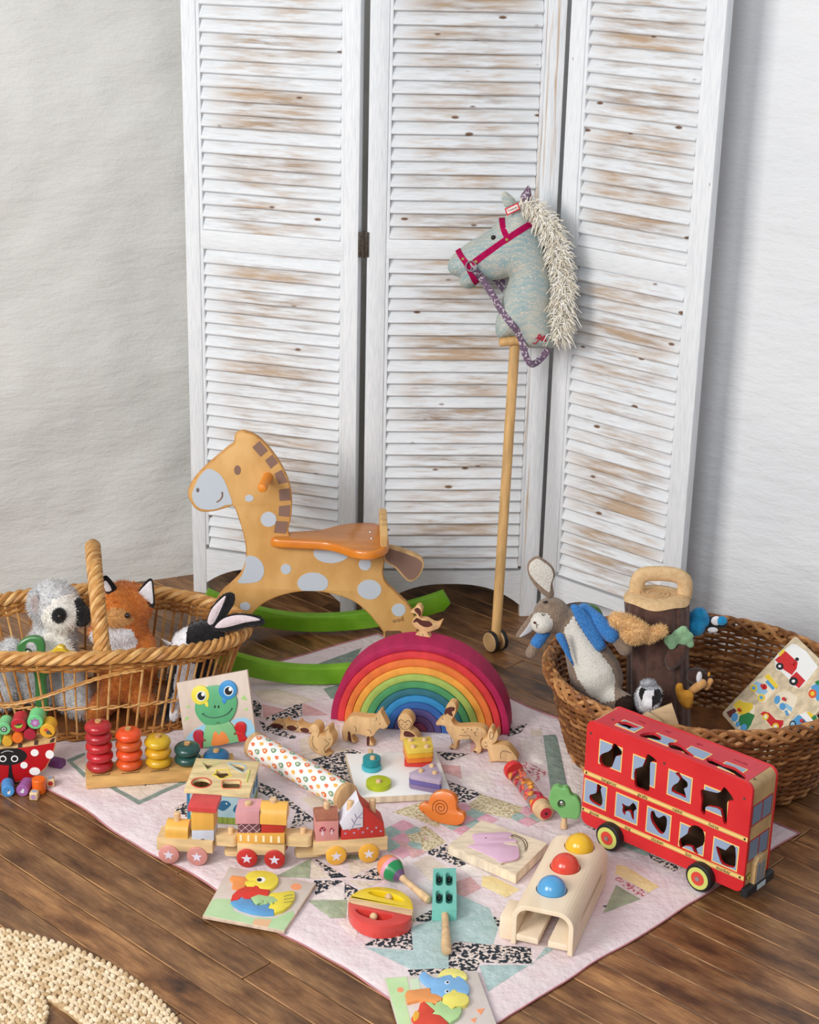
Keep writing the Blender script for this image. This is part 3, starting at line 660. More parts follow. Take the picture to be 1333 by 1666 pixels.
# ================================================================ hobby horse
kz = zm(680, 280, 4.443)
HO = P(806, 1058); HHP = vplane((HO.x, HO.y, .024), -2, 8.0)
hh = thing('hobby_horse', 'hobby horse on a wooden stick leaning against the screen', 'hobby horse', (HO.x, HO.y, 0))
def fabric(name):
    m, N, L, b = node_mat(name); mp, oi = rand_coord(N, L, 1)
    w = N.new('ShaderNodeTexWave'); w.wave_type = 'RINGS'; w.inputs['Scale'].default_value = 26; w.inputs['Distortion'].default_value = 9; w.inputs['Detail'].default_value = 2; w.inputs['Detail Scale'].default_value = 1.2; L.new(mp((1, 1, 1)).outputs[0], w.inputs['Vector'])
    n1 = ntex(N, L, mp((1, 1, 1)), 16, 3); n2 = ntex(N, L, mp((1, 1, 1)), 260, 3)
    vo = N.new('ShaderNodeTexVoronoi'); vo.inputs['Scale'].default_value = 150; L.new(mp((1, 1, 1)).outputs[0], vo.inputs['Vector'])
    base = ramp(N, L, n1, [(.4, (150, 172, 174)), (.55, (168, 180, 176)), (.66, (186, 188, 176))])
    lines = ramp(N, L, w.outputs[0], [(.55, (0, 0, 0)), (.75, (225, 225, 225)), (.95, (60, 60, 60))])
    c = mix(N, L, lines, base, (222, 200, 178)); dots = ramp(N, L, vo.outputs['Distance'], [(.16, (255, 255, 255)), (.26, (0, 0, 0))])
    c = mix(N, L, dots, c, (214, 206, 190)); L.new(c, b.inputs['Base Color']); b.inputs['Roughness'].default_value = .92; b.inputs['Specular IOR Level'].default_value = .1; bumpn(N, L, b, n2, .3, .0015); return m
FAB = fabric('paisley_fabric'); PURP = M((112, 92, 112), .9, (206, 192, 200), 190, lo=.55, hi=.6, spec=.1); MAG = M((178, 20, 84), .85, (160, 12, 72), 90, spec=.1); STICK = wood((224, 178, 116), st=(1, 1, .05), sc=90)
hd = cr(HHP.pxs(kz([(632, 322), (592, 332), (540, 400), (470, 450), (392, 492), (320, 542), (262, 592), (226, 642), (218, 692), (238, 735), (285, 756), (300, 775), (305, 812), (345, 840), (400, 836), (442, 800), (476, 768), (530, 778), (592, 776), (640, 764), (662, 768), (640, 840), (614, 905), (592, 985), (564, 1080), (566, 1170), (602, 1204), (700, 1196), (792, 1264), (880, 1272), (985, 1268), (985, 1180), (965, 1000), (975, 850), (955, 700), (920, 560), (880, 450), (830, 340), (770, 262), (700, 225), (655, 262)])), 4)
g = G(); HH = g.pillow(HHP, hd, .050, .055, .0085); g.part('head', FAB, hh, 'pale blue paisley fabric horse head', smooth=180)
def hat(x, y): a, b_ = HHP.px(*kz([(x, y)])[0]); return HHP.p(a, b_, HH(a, b_))
def strap(pts, w, mat, name, lift=.0015, parent=None, n=8, ends=True):
    pp = cr(HHP.pxs(kz(pts)), n, False); g = G(); vs = []; m = len(pp)
    for i, (a, b_) in enumerate(pp):
        t = V(pp[min(i+1, m-1)])-V(pp[max(i-1, 0)]); t.normalize(); s = V((-t.y, t.x))*w
        for q, l in ((-1, -.002), (-1, lift), (1, lift), (1, -.002)): vs.append(HHP.p(a+s.x*q, b_+s.y*q, HH(a, b_)*.99+.0006+l))
    fs = [(i*4+k, i*4+(k+1) % 4, i*4+4+(k+1) % 4, i*4+4+k) for i in range(m-1) for k in range(4)]+[(3, 2, 1, 0), tuple(range(m*4-4, m*4))]
    g.add(vs, fs); return g.part(name, mat, parent or hh)
strap([(288, 558), (318, 606), (352, 652), (392, 735), (412, 775), (430, 802)], .0062, MAG, 'bridle_strap'); strap([(392, 655), (480, 590), (640, 478), (740, 412), (858, 345)], .0068, MAG, 'bridle_strap'); strap([(606, 328), (610, 372), (622, 420), (645, 470)], .0062, MAG, 'bridle_strap')
GOLD = M((196, 170, 110), .35, metal=.8)
for (x, y) in ((328, 620), (420, 637), (641, 480)):
    p = hat(x, y); G().lathe([(.0034, -.001), (.0036, .0028), (.0022, .004), (.0012, .0032)], p, HHP.n, 14).part('rivet', GOLD, hh)
p = hat(545, 467); G().ell(p+HHP.n*.001, .0055, nu=16, nv=10).part('eye', BLACK, hh)
g = G(); c0 = hat(385, 668)+HHP.n*.006
g.tube([c0+HHP.u*(.011*math.cos(t))+HHP.v*(.011*math.sin(t)) for t in [2*PI*i/20 for i in range(20)]], .0016, 8, closed=True); g.part('ring', STEEL, hh)
rein = [(392, 680), (440, 730), (490, 800), (545, 890), (600, 985), (655, 1060), (705, 1120), (745, 1195), (765, 1275), (790, 1345), (825, 1378), (868, 1362), (912, 1322), (945, 1275)]
rp = cr(HHP.pxs(kz(rein)), 5, False); g = G(); nrp = len(rp)
g.tube([HHP.p(a, b_, max(HH(a, b_)+.004, .03 if i < nrp*.75 else .03-.05*(i/nrp-.75)*4)) for i, (a, b_) in enumerate(rp)], .0075, 8, flat=.22, up=HHP.n); g.part('rein', PURP, hh, 'dotted lilac fabric rein')
fr = HHP.pxs(kz([(540, 792), (600, 780), (640, 775), (630, 840), (612, 880)])); G().prism(HHP, fr, -.036, -.033).part('rein', PURP, hh)
# ears
e1_ = cr(HHP.pxs(kz([(612, 215), (606, 165), (625, 138), (665, 160), (705, 200), (690, 250), (640, 260)])), 4); g = G(); g.pillow(HHP, e1_, .008, .012, .006); g.part('ear', FAB, hh, smooth=180)
e2_ = cr(HHP.pxs(kz([(740, 175), (770, 130), (797, 93), (815, 130), (818, 190), (785, 230), (750, 215)])), 4); g = G(); g.pillow(HHP.off(.02), e2_, .008, .012, .006); g.part('ear', PURP, hh, smooth=180, label='dotted purple ear')
# woollen mane
sp_ = cr([HHP.px(*q) for q in kz([(745, 235), (800, 250), (875, 305), (945, 400), (985, 500), (1012, 620), (1030, 750), (1042, 870), (1035, 1000), (1025, 1100), (1000, 1190)])], 10, False)
WOOL = M((240, 234, 220), .95, (228, 218, 198), 70, spec=.05); WOOL2 = M((248, 245, 238), .95, spec=.05)
g = G(); ms = len(sp_)
for k in range(2300):
    i = int(rnd()*(ms-1)); a, b_ = sp_[i]; t = V(sp_[i+1])-V(sp_[i]); t.normalize(); out = V((t.y, -t.x))*(-1 if t.y > 0 else 1)
    out = V((-t.y, t.x)); wid = .012+.016*min(1, i/18)
    th = uni(-1.45, 1.45); o2 = out*math.sin(th)*(1 if rnd() < .5 else 1); f = math.cos(th)
    st = HHP.p(a+uni(-.006, .006)+out.x*uni(-.5, .5)*wid, b_+uni(-.006, .006), uni(.0, .03))
    d = HHP.u*o2.x+HHP.v*o2.y+HHP.n*(f*uni(-.4, 1)); d = d+HHP.u*(t.x*uni(-.2, .6))+HHP.v*(t.y*uni(-.2, .6))
    ln = uni(.018, .034)*(.8 if i < 15 else 1); m1 = st+d*ln*.6; m2 = st+d*ln*1.0+V((0, 0, -ln*uni(.1, .6)))
    g.tube([st, m1, m2], [.0013, .0013, .0007], 4, mi=0 if rnd() < .6 else 1)
g.part('mane', [WOOL, WOOL2], hh, 'cream woollen fringe mane')
# sewn label and embroidery
RED = M((206, 44, 52), .6); tgl = HHP.pxs(kz([(625, 260), (720, 214), (737, 264), (641, 311)])); tp_ = HHP.off(.046)
lb = G().prism(tp_, tgl, 0, .0012).part('tag', RED, hh, 'small red bordered cloth tag')
if area2(tgl) < 0: tgl = tgl[::-1]
G().prism(tp_, inset(tgl, .0028), .0008, .0016).part('tag_face', M((244, 226, 218), .8), lb)
cxy = (sum(p[0] for p in tgl)/4, sum(p[1] for p in tgl)/4); g = G(); text(g, 'Tweedy', tp_, cxy[0], cxy[1], .0072, 25, .0019); g.part('tag_lettering', M((70, 64, 76), .8), lb)
emb = M((186, 30, 62), .8); g = G()
for pts in ([(828, 1222), (845, 1228), (868, 1196), (884, 1166), (872, 1158), (862, 1180), (880, 1200)], [(880, 1200), (890, 1184), (900, 1196), (890, 1206), (902, 1190), (908, 1202), (914, 1178), (906, 1168), (912, 1208)], [(846, 1190), (880, 1176), (920, 1180)], [(912, 1206), (922, 1196), (918, 1212)]):
    g.tube([HHP.p(a, b_, HH(a, b_)+.0012) for a, b_ in cr(HHP.pxs(kz(pts)), 4, False)], .0011, 5)
g.part('embroidery', emb, hh, 'red embroidered signature')
# stick, peg handle and wheels
a1, b1 = HHP.px(836, 590); G().tube([HHP.p(0, .0), HHP.p(a1*.5, b1*.5), HHP.p(a1, b1), HHP.p(a1+(a1/b1)*.12, b1+.12)], .0115, 20).part('stick', STICK, hh)
a2, b2 = HHP.px(*kz([(586, 1226)])[0]); a3, b3 = HHP.px(*kz([(720, 1212)])[0]); k = (a3-a2, b3-b2)
g = G(); pa = HHP.p(a2, b2, .012); pb = HHP.p(a2+k[0]*2.6, b2+k[1]*2.6, .012-.002); ax = (pb-pa); g.lathe([(.006, 0), (.0105, .003), (.0105, ax.length-.003), (.006, ax.length)], pa, ax, 18); g.part('peg_handle', STICK, hh)
wax = V((.8, .6, 0)).normalized()
for sgn in (-1, 1):
    c = V((HO.x, HO.y, .025))+wax*(.0135*sgn); w = G(); w.lathe([(.004, -.007), (.0215, -.007), (.0235, -.005), (.0235, .005), (.0215, .007), (.004, .007)], c, wax, 32); wo = w.part('wheel', wood((186, 150, 104), st=(1, 1, 1), sc=20), hh)
    t = G(); t.lathe([(.0228, -.0055), (.0252, -.004), (.0252, .004), (.0228, .0055)], c, wax, 32); t.part('tyre', BLACK, wo)
# ================================================================ rainbow stacker: twelve loose arches
A_, B_ = Q(537, 1170), Q(829, 1196); ru = (B_-A_).normalized(); rmid = (A_+B_)/2; RBP = PL(rmid, ru, (0, 0, 1))
cols = [('crimson', (178, 38, 84)), ('red', (218, 62, 66)), ('orange', (232, 122, 62)), ('golden orange', (238, 164, 70)), ('lime green', (166, 190, 96)), ('grass green', (80, 152, 98)), ('dark teal', (52, 112, 126)), ('sky blue', (54, 140, 196)), ('royal blue', (52, 98, 166)), ('indigo', (84, 76, 128)), ('purple', (92, 64, 104)), ('maroon', (118, 52, 76))]
shift = [0, .004, .009, .012, .0145, .016, .017, .018, .0185, .019, .0195, .02]; RO = .1885; TH = .0146; DEP = .068
pos = ['outermost', 'second', 'third', 'fourth', 'fifth', 'sixth', 'seventh', 'eighth', 'ninth', 'tenth', 'eleventh', 'innermost']
for k, (nm, c) in enumerate(cols):
    ro = RO-k*(TH+.0008); ri = ro-TH; n = 40; jit = uni(-.0004, .0004)
    outp = [(math.cos(PI*i/n)*ro+jit, math.sin(PI*i/n)*ro) for i in range(n+1)]; inp = [(math.cos(PI*(n-i)/n)*ri+jit, math.sin(PI*(n-i)/n)*ri) for i in range(n+1)] if ri > .016 else []
    g = G().prism(RBP, outp+inp, -DEP+shift[k], shift[k], b=.0016)
    g.top('rainbow_arch', M(c, .62, tuple(int(x*.92) for x in c), 40, .08, 200, stretch=(1, .3, 1), spec=.25), nm+(' wooden half disc at the heart' if not inp else ' wooden arch, '+pos[k]+' ring')+' of the stacked rainbow', 'rainbow toy', loc=rmid, group='nested arches of the wooden rainbow')
# ================================================================ wooden animals
AN = zm(420, 1110, 5.554); BN = zm(620, 1110, 5.554); CN = zm(600, 950, 7.4)
AEDGE = wood((216, 172, 116), (198, 148, 94), st=(.2, 1, 1), sc=60)
def animal(name, label, pts, conv, base, ang, th, lines=(), patches=(), z=None, dots=()):
    o = Q(*base) if z is None else P(base[0], base[1], z); pl = vplane(o, ang); q = pl.pxs(conv(pts)); mn = min(p[1] for p in q); q = [(a, max(b_, .0) if z is None else b_) for a, b_ in q]
    q = cr(q, 3); mz = min(p[1] for p in q); q = [(a, b_-mz) for a, b_ in q]
    t = thing(name, label, 'wooden animal', o, 'engraved wooden animals')
    G().prism(pl, q, -th, 0, b=.0014, mside=1).part('body', [ANIMAL, AEDGE], t)
    cv = lambda L_: [(a, b_-mz) for a, b_ in pl.pxs(conv(L_))]
    if lines:
        g = G()
        for l in lines: stroke(g, pl, cr(cv(l), 3, False), .00055, .0001)
        for (x, y) in dots: a, b_ = cv([(x, y)])[0]; g.lathe([(.0012, 0), (.0011, .0005)], pl.p(a, b_, 0), pl.n, 8)
        g.part('engraving', LINE, t)
    for l in patches: G().prism(pl, cr(cv(l), 3), -.0005, .0005).part('stained_patch', DARKBR, t)
    return t
animal('wooden_wolf', 'wooden wolf figure standing in front of the left foot of the rainbow', [(800, 340), (840, 312), (890, 310), (950, 320), (1000, 322), (1045, 325), (1062, 308), (1105, 262), (1122, 300), (1170, 395), (1162, 420), (1140, 432), (1100, 425), (1070, 452), (1040, 490), (1012, 502), (1022, 540), (1045, 580), (1022, 588), (992, 575), (982, 502), (930, 482), (870, 476), (848, 486), (862, 530), (885, 548), (860, 556), (838, 536), (812, 490), (806, 535), (772, 528), (756, 460), (770, 400)], AN, (606, 1214), -14, .021,
    [[(985, 435), (1010, 440), (1022, 470)], [(865, 400), (885, 420), (885, 455)], [(1068, 318), (1072, 340), (1064, 352)], [(1140, 430), (1160, 415)]], [[(812, 455), (832, 460), (844, 540), (822, 530)], [(984, 500), (1008, 500), (1004, 572), (984, 572)]], dots=[(1102, 382)])
animal('wooden_squirrel', 'wooden squirrel figure with curled tail beside the patterned tube', [(458, 402), (478, 370), (512, 363), (545, 388), (556, 430), (552, 456), (590, 470), (610, 450), (600, 420), (625, 383), (642, 402), (648, 440), (672, 482), (676, 530), (656, 570), (640, 582), (618, 600), (606, 628), (640, 656), (560, 642), (500, 612), (468, 570), (455, 520), (470, 470), (482, 430)], AN, (520, 1228), -24, .024,
    [[(500, 470), (488, 520), (505, 570), (540, 600)], [(595, 500), (640, 540), (600, 580), (612, 625)], [(552, 456), (540, 480)], [(612, 430), (636, 400)]], dots=[(648, 500)])
animal('wooden_owl', 'wooden owl figure standing in the middle of the rainbow behind the yellow blocks', [(150, 345), (165, 303), (200, 283), (245, 292), (282, 340), (284, 390), (262, 432), (300, 462), (332, 505), (325, 545), (180, 545), (170, 500), (176, 442), (156, 400)], BN, (655, 1206), -16, .024,
    [[(160, 350), (190, 340), (215, 365), (245, 345), (275, 370), (262, 410), (215, 430), (170, 400), (160, 350)], [(215, 395), (222, 412)]], [[(212, 445), (260, 448), (310, 490), (215, 490)]], dots=[(192, 382), (236, 382)])
animal('wooden_deer', 'wooden deer figure with antlers in front of the right foot of the rainbow', [(495, 380), (512, 350), (560, 312), (588, 225), (618, 186), (660, 190), (680, 228), (670, 292), (650, 330), (640, 350), (660, 385), (700, 405), (800, 400), (880, 405), (930, 425), (957, 462), (940, 492), (905, 522), (900, 562), (910, 602), (895, 645), (850, 642), (828, 622), (858, 592), (850, 562), (818, 522), (760, 520), (700, 530), (690, 562), (680, 622), (640, 616), (614, 602), (650, 580), (655, 540), (620, 482), (590, 442), (580, 405), (540, 396), (508, 395)], BN, (755, 1222), -18, .02,
    [[(710, 482), (760, 488), (800, 486), (806, 530)], [(860, 450), (850, 480), (870, 490)], [(630, 500), (645, 560)]], [[(580, 250), (620, 228), (668, 232), (660, 262), (640, 268), (650, 310), (620, 300), (600, 285), (575, 300)], [(622, 596), (648, 606), (640, 612)], [(836, 622), (868, 632), (850, 640)]], dots=[(558, 335), (740, 432), (785, 422), (820, 435), (870, 428), (760, 455), (840, 460)])
animal('wooden_rabbit', 'small wooden rabbit figure sitting at the right of the deer', [(903, 560), (915, 522), (955, 495), (965, 450), (985, 413), (1010, 425), (1026, 470), (1042, 430), (1061, 480), (1040, 540), (1010, 562), (1080, 562), (1140, 580), (1180, 620), (1212, 660), (1232, 700), (1200, 722), (1060, 716), (980, 726), (982, 690), (970, 650), (960, 606), (925, 600)], BN, (805, 1241), -16, .022,
    [[(985, 500), (985, 460), (1005, 450), (1020, 480), (1000, 515), (985, 500)], [(1180, 640), (1110, 620), (1080, 650), (1085, 692)], [(935, 575), (950, 585), (960, 570)]], dots=[(948, 546)])
animal('wooden_ducklings', 'row of wooden ducklings in one piece behind the squirrel', [(104, 388), (140, 372), (205, 372), (230, 348), (252, 378), (330, 395), (352, 364), (378, 395), (452, 420), (470, 396), (492, 420), (482, 456), (380, 452), (260, 432), (240, 437), (170, 424), (112, 405)], AN, (470, 1188), -22, .026,
    [[(230, 365), (245, 385), (235, 400)], [(350, 382), (362, 400), (352, 416)]], [ellp(172, 398, 58, 24, 12, 8), ellp(305, 414, 46, 22, 12, 10), ellp(422, 434, 42, 20, 12, 12)])
tp_z = ZQ+RO
dk = animal('wooden_duck', 'small wooden duck figure perched on top of the rainbow', [(500, 357), (545, 326), (570, 288), (612, 284), (640, 330), (636, 390), (622, 440), (690, 450), (770, 495), (822, 500), (882, 470), (872, 510), (842, 560), (790, 580), (742, 600), (705, 610), (737, 660), (722, 672), (568, 642), (588, 612), (612, 590), (560, 552), (520, 492), (540, 440), (582, 412), (560, 386), (520, 376)], CN, (692, 1037), -14, .016,
    [[(650, 620), (655, 650)], [(645, 535), (700, 525)]], [[(550, 340), (580, 310), (620, 330), (632, 380), (612, 420), (596, 390)], [(540, 470), (580, 430), (640, 460), (720, 470), (770, 515), (700, 545), (620, 515), (580, 480), (545, 490)]], z=tp_z-.0015)
rh.location.z += .007
# ================================================================ wicker baskets
WK = wood((186, 128, 66), (142, 88, 38), st=(1, 1, 1), sc=30); WK2 = wood((204, 150, 84), (158, 104, 50), st=(1, 1, 1), sc=30); WKL = wood((222, 178, 116), (190, 138, 76), st=(1, 1, 1), sc=40); WD = wood((136, 84, 42), (96, 56, 26), st=(1, 1, 1), sc=30); WD2 = wood((168, 112, 62), (118, 72, 36), st=(1, 1, 1), sc=30); WD3 = wood((196, 142, 88), (146, 96, 52), st=(1, 1, 1), sc=30)
class Basket:
    def __init__(s, c, ang, rim, base, h, flare=1.0, wave=0.0):
        s.c = V((c[0], c[1], .005)); a = math.radians(ang); s.u = V((math.cos(a), math.sin(a), 0)); s.w = V((-s.u.y, s.u.x, 0)); s.rim = rim; s.base = base; s.h = h; s.fl = flare; s.wave = wave
    def p(s, th, t, d=0.0, dz=0.0):
        k = t**s.fl; ra = s.base[0]+(s.rim[0]-s.base[0])*k+d; rb = s.base[1]+(s.rim[1]-s.base[1])*k+d
        return s.c+s.u*(ra*math.cos(th))+s.w*(rb*math.sin(th))+V((0, 0, s.h*t*(1+s.wave*math.cos(2*th))+dz))
    def ring(s, t, r, amp=0.0, N=0, ph=0.0, n=None, d=0.0, dz=0.0):
        n = n or 160; return [s.p(2*PI*i/n, t, d+amp*math.cos(N/2*2*PI*i/n+ph), dz) for i in range(n)]
    def strands(s, parent, name, t, d, R, r, turns, k, mats, dz=0.0, n=360, flat=1.0):
        """k strands plaited round the rim"""
        for j in range(k):
            pth = []
            for i in range(n):
                th = 2*PI*i/n; ph = turns*th+2*PI*j/k; pth.append(s.p(th, t, d+R*math.cos(ph)*flat, dz+R*math.sin(ph)))
            G().tube(pth, r, 6, closed=True).part(name, mats[j % len(mats)], parent)
LB = Basket((-.662, 3.236), 7, (.325, .174), (.262, .128), .198, 1.0, -0.05)
bl = thing('wicker_basket', 'honey brown open wicker basket with a tall twisted handle', 'basket', LB.c)
NS = 84
for i in range(NS):
    th = 2*PI*i/NS; lean = .03*math.sin(3*th)
    G().tube([LB.p(th, .03), LB.p(th+lean*.5, .5), LB.p(th+lean, .97)], .0026*uni(.85, 1.15), 6).part('stake', [WK, WK2, WKL][i % 3], bl)
for t, d in ((.02, 0), (.055, .002), (.09, .001)): G().tube(LB.ring(t, 0, .0032, NS, t*60, 336), .0032, 6, closed=True).part('weaver', WK, bl)
for k, t in enumerate((.845, .872, .899, .926, .95)): G().tube(LB.ring(t, 0, .0034, NS, k*PI, 336), .0031, 6, closed=True).part('weaver', [WK, WK2][k % 2], bl)
LB.strands(bl, 'twined_band', .40, .001, .0026, .0018, 28, 2, [WKL, WKL])
def band_path(th0, th1, t0, t1, n=60): return [LB.p(th0+(th1-th0)*i/n, t0+(t1-t0)*(.5-.5*math.cos(PI*i/n)), .004+.0015*math.sin(i*1.9)) for i in range(n+1)]
G().tube(band_path(math.radians(232), math.radians(292), .42, .82), .0024, 6).part('twined_band', WKL, bl); G().tube([p+V((0, 0, .004)) for p in band_path(math.radians(232), math.radians(292), .42, .82)], .002, 6).part('twined_band', WK2, bl)
LB.strands(bl, 'rim_braid', 1.0, .003, .0088, .0064, 22, 4, [WKL, WK2, WKL, WK2])
thH = math.radians(270)
hpts = []; hf, hk = P(167, 1074, .194), P(157, 962, .194); hc = (hf+hk)/2; htop = PY(152, 903, hc.y).z-.194
for i in range(41):
    a = PI*i/40; hpts.append(hc+(hf-hc)*math.cos(a)+V((-.006*math.sin(a), 0, htop*max(0, math.sin(a))**.75)))
for j in range(6):
    n = len(hpts); pth = []; big = cr([tuple(p) for p in hpts], 5, False); m = len(big)
    for i, q in enumerate(big):
        q = V(q); t = (V(big[min(i+1, m-1)])-V(big[max(i-1, 0)])).normalized(); x = V((1, .1, 0)); x = (x-t*t.dot(x)).normalized(); y = t.cross(x); ph = i*.21+2*PI*j/6; rr_ = .0105 if 6 < i < m-6 else .0125
        pth.append(q+x*(rr_*math.cos(ph))+y*(rr_*math.sin(ph)))
    G().tube(pth, .0062, 6).part('handle_strand', [WKL, WK2][j % 2], bl)
G().prism(PL((LB.c.x, LB.c.y, 0), LB.u, LB.w), ellp(0, 0, .26, .128, 60), .0075, .016).part('base', WD, bl)
# the darker round basket on the right
RB = Basket((.588, 3.10), -15, (.298, .270), (.248, .212), .19, .8)
br = thing('wicker_basket', 'dark brown closely woven round wicker basket beside the red bus', 'basket', RB.c)
NR = 56
for i in range(NR): G().tube([RB.p(2*PI*i/NR, t, 0) for t in (.0, .33, .66, 1)], .003, 5).part('stake', WD3 if i % 4 == 0 else WD, br)
rows = 29
for k in range(rows):
    t = .015+.93*k/(rows-1); G().tube([p+V((0, 0, .0012*mnoise.noise(p*30+V((0, 0, k))))) for p in RB.ring(t, 0, .0042, NR, PI*(k % 2), 224)], .0033, 5, closed=True).part('weaver', [WD, WD2, WD, WD3][random.randrange(4)], br)
RB.strands(br, 'rim_braid', .985, .005, .0115, .0052, 17, 4, [WD2, WD3, WD2, WD3], flat=.8)
RB.strands(br, 'rim_braid', .985, .005, .0125, .0050, -13, 4, [WD3, WD2, WD, WD3], flat=.8)
G().prism(PL((RB.c.x, RB.c.y, 0), RB.u, RB.w), ellp(0, 0, .248, .212, 60), .008, .018).part('base', WD, br)
# ================================================================ soft toys in the left basket
def cap(g, p, q, r0, r1, n=14):
    p, q = V(p), V(q); L_ = (q-p).length
    prof = [(r0*math.sin(a), -r0*math.cos(a)) for a in [PI/2*i/5 for i in range(6)]]+[(r1*math.cos(a), L_+r1*math.sin(a)) for a in [PI/2*i/5 for i in range(6)]]
    return g.lathe(prof, p, q-p if L_ > 1e-6 else (0, 0, 1), n)
def leafshape(g, pl, pts, T, R, step, mi=0): return g.pillow(pl, cr(pl.pxs(pts), 4), T, R, step, mi=mi)
# lemur
GREY = plush((186, 186, 188), (212, 212, 212)); CREAM = plush((244, 241, 234), (236, 232, 222)); PBLK = plush((34, 32, 34), (22, 20, 22)); PINKG = plush((196, 180, 178)); ORF = plush((218, 136, 66), (202, 112, 44)); TAN = plush((216, 164, 104), (204, 148, 88)); PWHITE = plush((236, 234, 236), (222, 220, 224))
fl = .018
lh = PY(90, 985, 3.262); lbp = PY(70, 1062, 3.262)
lem = thing('lemur_soft_toy', 'grey and white plush lemur sitting in the left basket facing the fox', 'soft toy', (lbp.x, lbp.y, fl))
g = G(); g.ell(lh+V((-.004, 0, .004)), (.054, .05, .05)); g.ell(lh+V((.014, -.016, -.014)), (.042, .038, .036)); g.ell(lh+V((.036, -.014, -.012)), (.026, .024, .024)); cap(g, (lbp.x+.004, lbp.y, fl+.065), lh+V((-.002, .01, -.05)), .068, .042)
cap(g, lbp+V((.05, -.035, .02)), lbp+V((.085, -.06, -.075)), .022, .024); cap(g, lbp+V((-.06, -.03, .02)), lbp+V((-.075, -.06, -.08)), .024, .025); cap(g, V((lbp.x+.05, lbp.y-.04, fl+.032)), V((lbp.x+.09, lbp.y-.085, fl+.03)), .03, .026); cap(g, V((lbp.x-.06, lbp.y-.02, fl+.03)), V((lbp.x-.10, lbp.y-.05, fl+.03)), .028, .025)
g = blob(g, .006, 5)
def lemc(p):
    d = p-lh
    if (d-V((.024, -.026, -.012))).length < .047+.004*mnoise.noise(p*60): return 1
    if abs(d.x-.012) < .03 and d.y < -.02 and -.12 < d.z <= -.05: return 1
    return 0
recolour(g, lemc); fur(g, 11000, .009, .0007, .25); g.part('body', [GREY, CREAM], lem, smooth=180)
g = G(); g.ell(lh+V((.056, -.016, -.014)), (.021, .02, .024)); g.ell(lh+V((.052, -.012, .012)), (.010, .012, .012)); g = blob(g, .004, 4); fur(g, 1500, .004, .0006, .1); g.part('snout', PBLK, lem, smooth=180)
g = G(); g.ell(lh+V((.018, -.052, .0)), (.0145, .009, .017), Matrix.Rotation(.4, 3, 'Y')); fur(g, 500, .004, .0006, .1); g.part('eye_patch', PBLK, lem, smooth=180)
G().ell(lh+V((.021, -.060, .002)), .0055, nu=12, nv=8).part('eye', M((24, 18, 14), .12, coat=.8), lem)
ep = vplane(lh+V((-.03, -.03, 0)), 10); g = G(); leafshape(g, ep, [(46, 972), (58, 962), (68, 975), (72, 1000), (64, 1012), (52, 1000)], .010, .012, .006); fur(g, 1200, .006, .0006, .1); g.part('ear', GREY, lem, smooth=180)
g = G(); leafshape(g, ep.off(.011), [(50, 975), (58, 968), (65, 980), (68, 998), (62, 1004), (54, 994)], .003, .008, .006); g.part('inner_ear', PINKG, lem, smooth=180)
# fox
fh = PY(202, 988, 3.262); fb = PY(205, 1062, 3.262)
fox = thing('fox_soft_toy', 'orange plush fox with white chin behind the basket handle', 'soft toy', (fb.x, fb.y, fl))
g = G(); g.ell(fh+V((0, 0, .002)), (.058, .05, .052)); g.ell(fh+V((-.016, -.032, -.012)), (.036, .03, .023)); g.ell(fh+V((-.016, -.022, -.046)), (.056, .036, .034)); cap(g, (fb.x, fb.y, fl+.06), fh+V((0, 0, -.045)), .06, .045); cap(g, fh+V((.045, -.01, -.07)), fh+V((.06, -.04, -.11)), .018, .018); cap(g, (fb.x+.03, fb.y-.03, fl+.028), (fb.x+.055, fb.y-.07, fl+.026), .026, .022); cap(g, (fb.x-.03, fb.y-.03, fl+.028), (fb.x-.05, fb.y-.1, fl+.026), .026, .022)
g = blob(g, .006, 5)
def foxc(p):
    d = p-fh
    w = .003*mnoise.noise(p*70)
    if (V((d.x+.018, (d.y+.03)*.7, (d.z+.055)*1.35))).length < .05+w and d.z < -.020+w: return 1
    if (V((d.x+.008, (d.y+.045)*.8, (d.z+.004)*1.6))).length < .034+w: return 2
    return 0
recolour(g, foxc); k0 = [i for i in range(len(g.f)) if g.m[i] == 2]
fur(g, 12000, .008, .0007, .25); g.part('body', [ORF, PWHITE, TAN], fox, smooth=180)
for dx in (.016,): G().ell(fh+V((dx, -.056, .006)), .0062, nu=12, nv=8).part('eye', M((40, 24, 12), .1, coat=.8), fox)
G().ell(fh+V((-.038, -.062, -.008)), (.008, .006, .006), nu=12, nv=8).part('nose', PBLK, fox)
for nm, out, inn in (('r', [(222, 968), (236, 947), (246, 941), (250, 952), (252, 985), (244, 988), (232, 976)], [(225, 966), (238, 949), (246, 944), (248, 956), (249, 980), (240, 976)]), ('l', [(172, 965), (166, 946), (168, 938), (176, 938), (192, 960), (184, 970)], [(172, 960), (169, 946), (174, 944), (182, 958)])):
    pe = vplane(fh+V((.02, -.012, 0)), 8); g = G(); leafshape(g, pe, out, .006, .008, .005); eo = g.part('ear', PBLK, fox, smooth=180, label='black backed pointed ear')
    g = G(); g.prism(pe, cr(pe.pxs(inn), 4), .004, .0068, b=.001); g.part('inner_ear', PWHITE, eo)
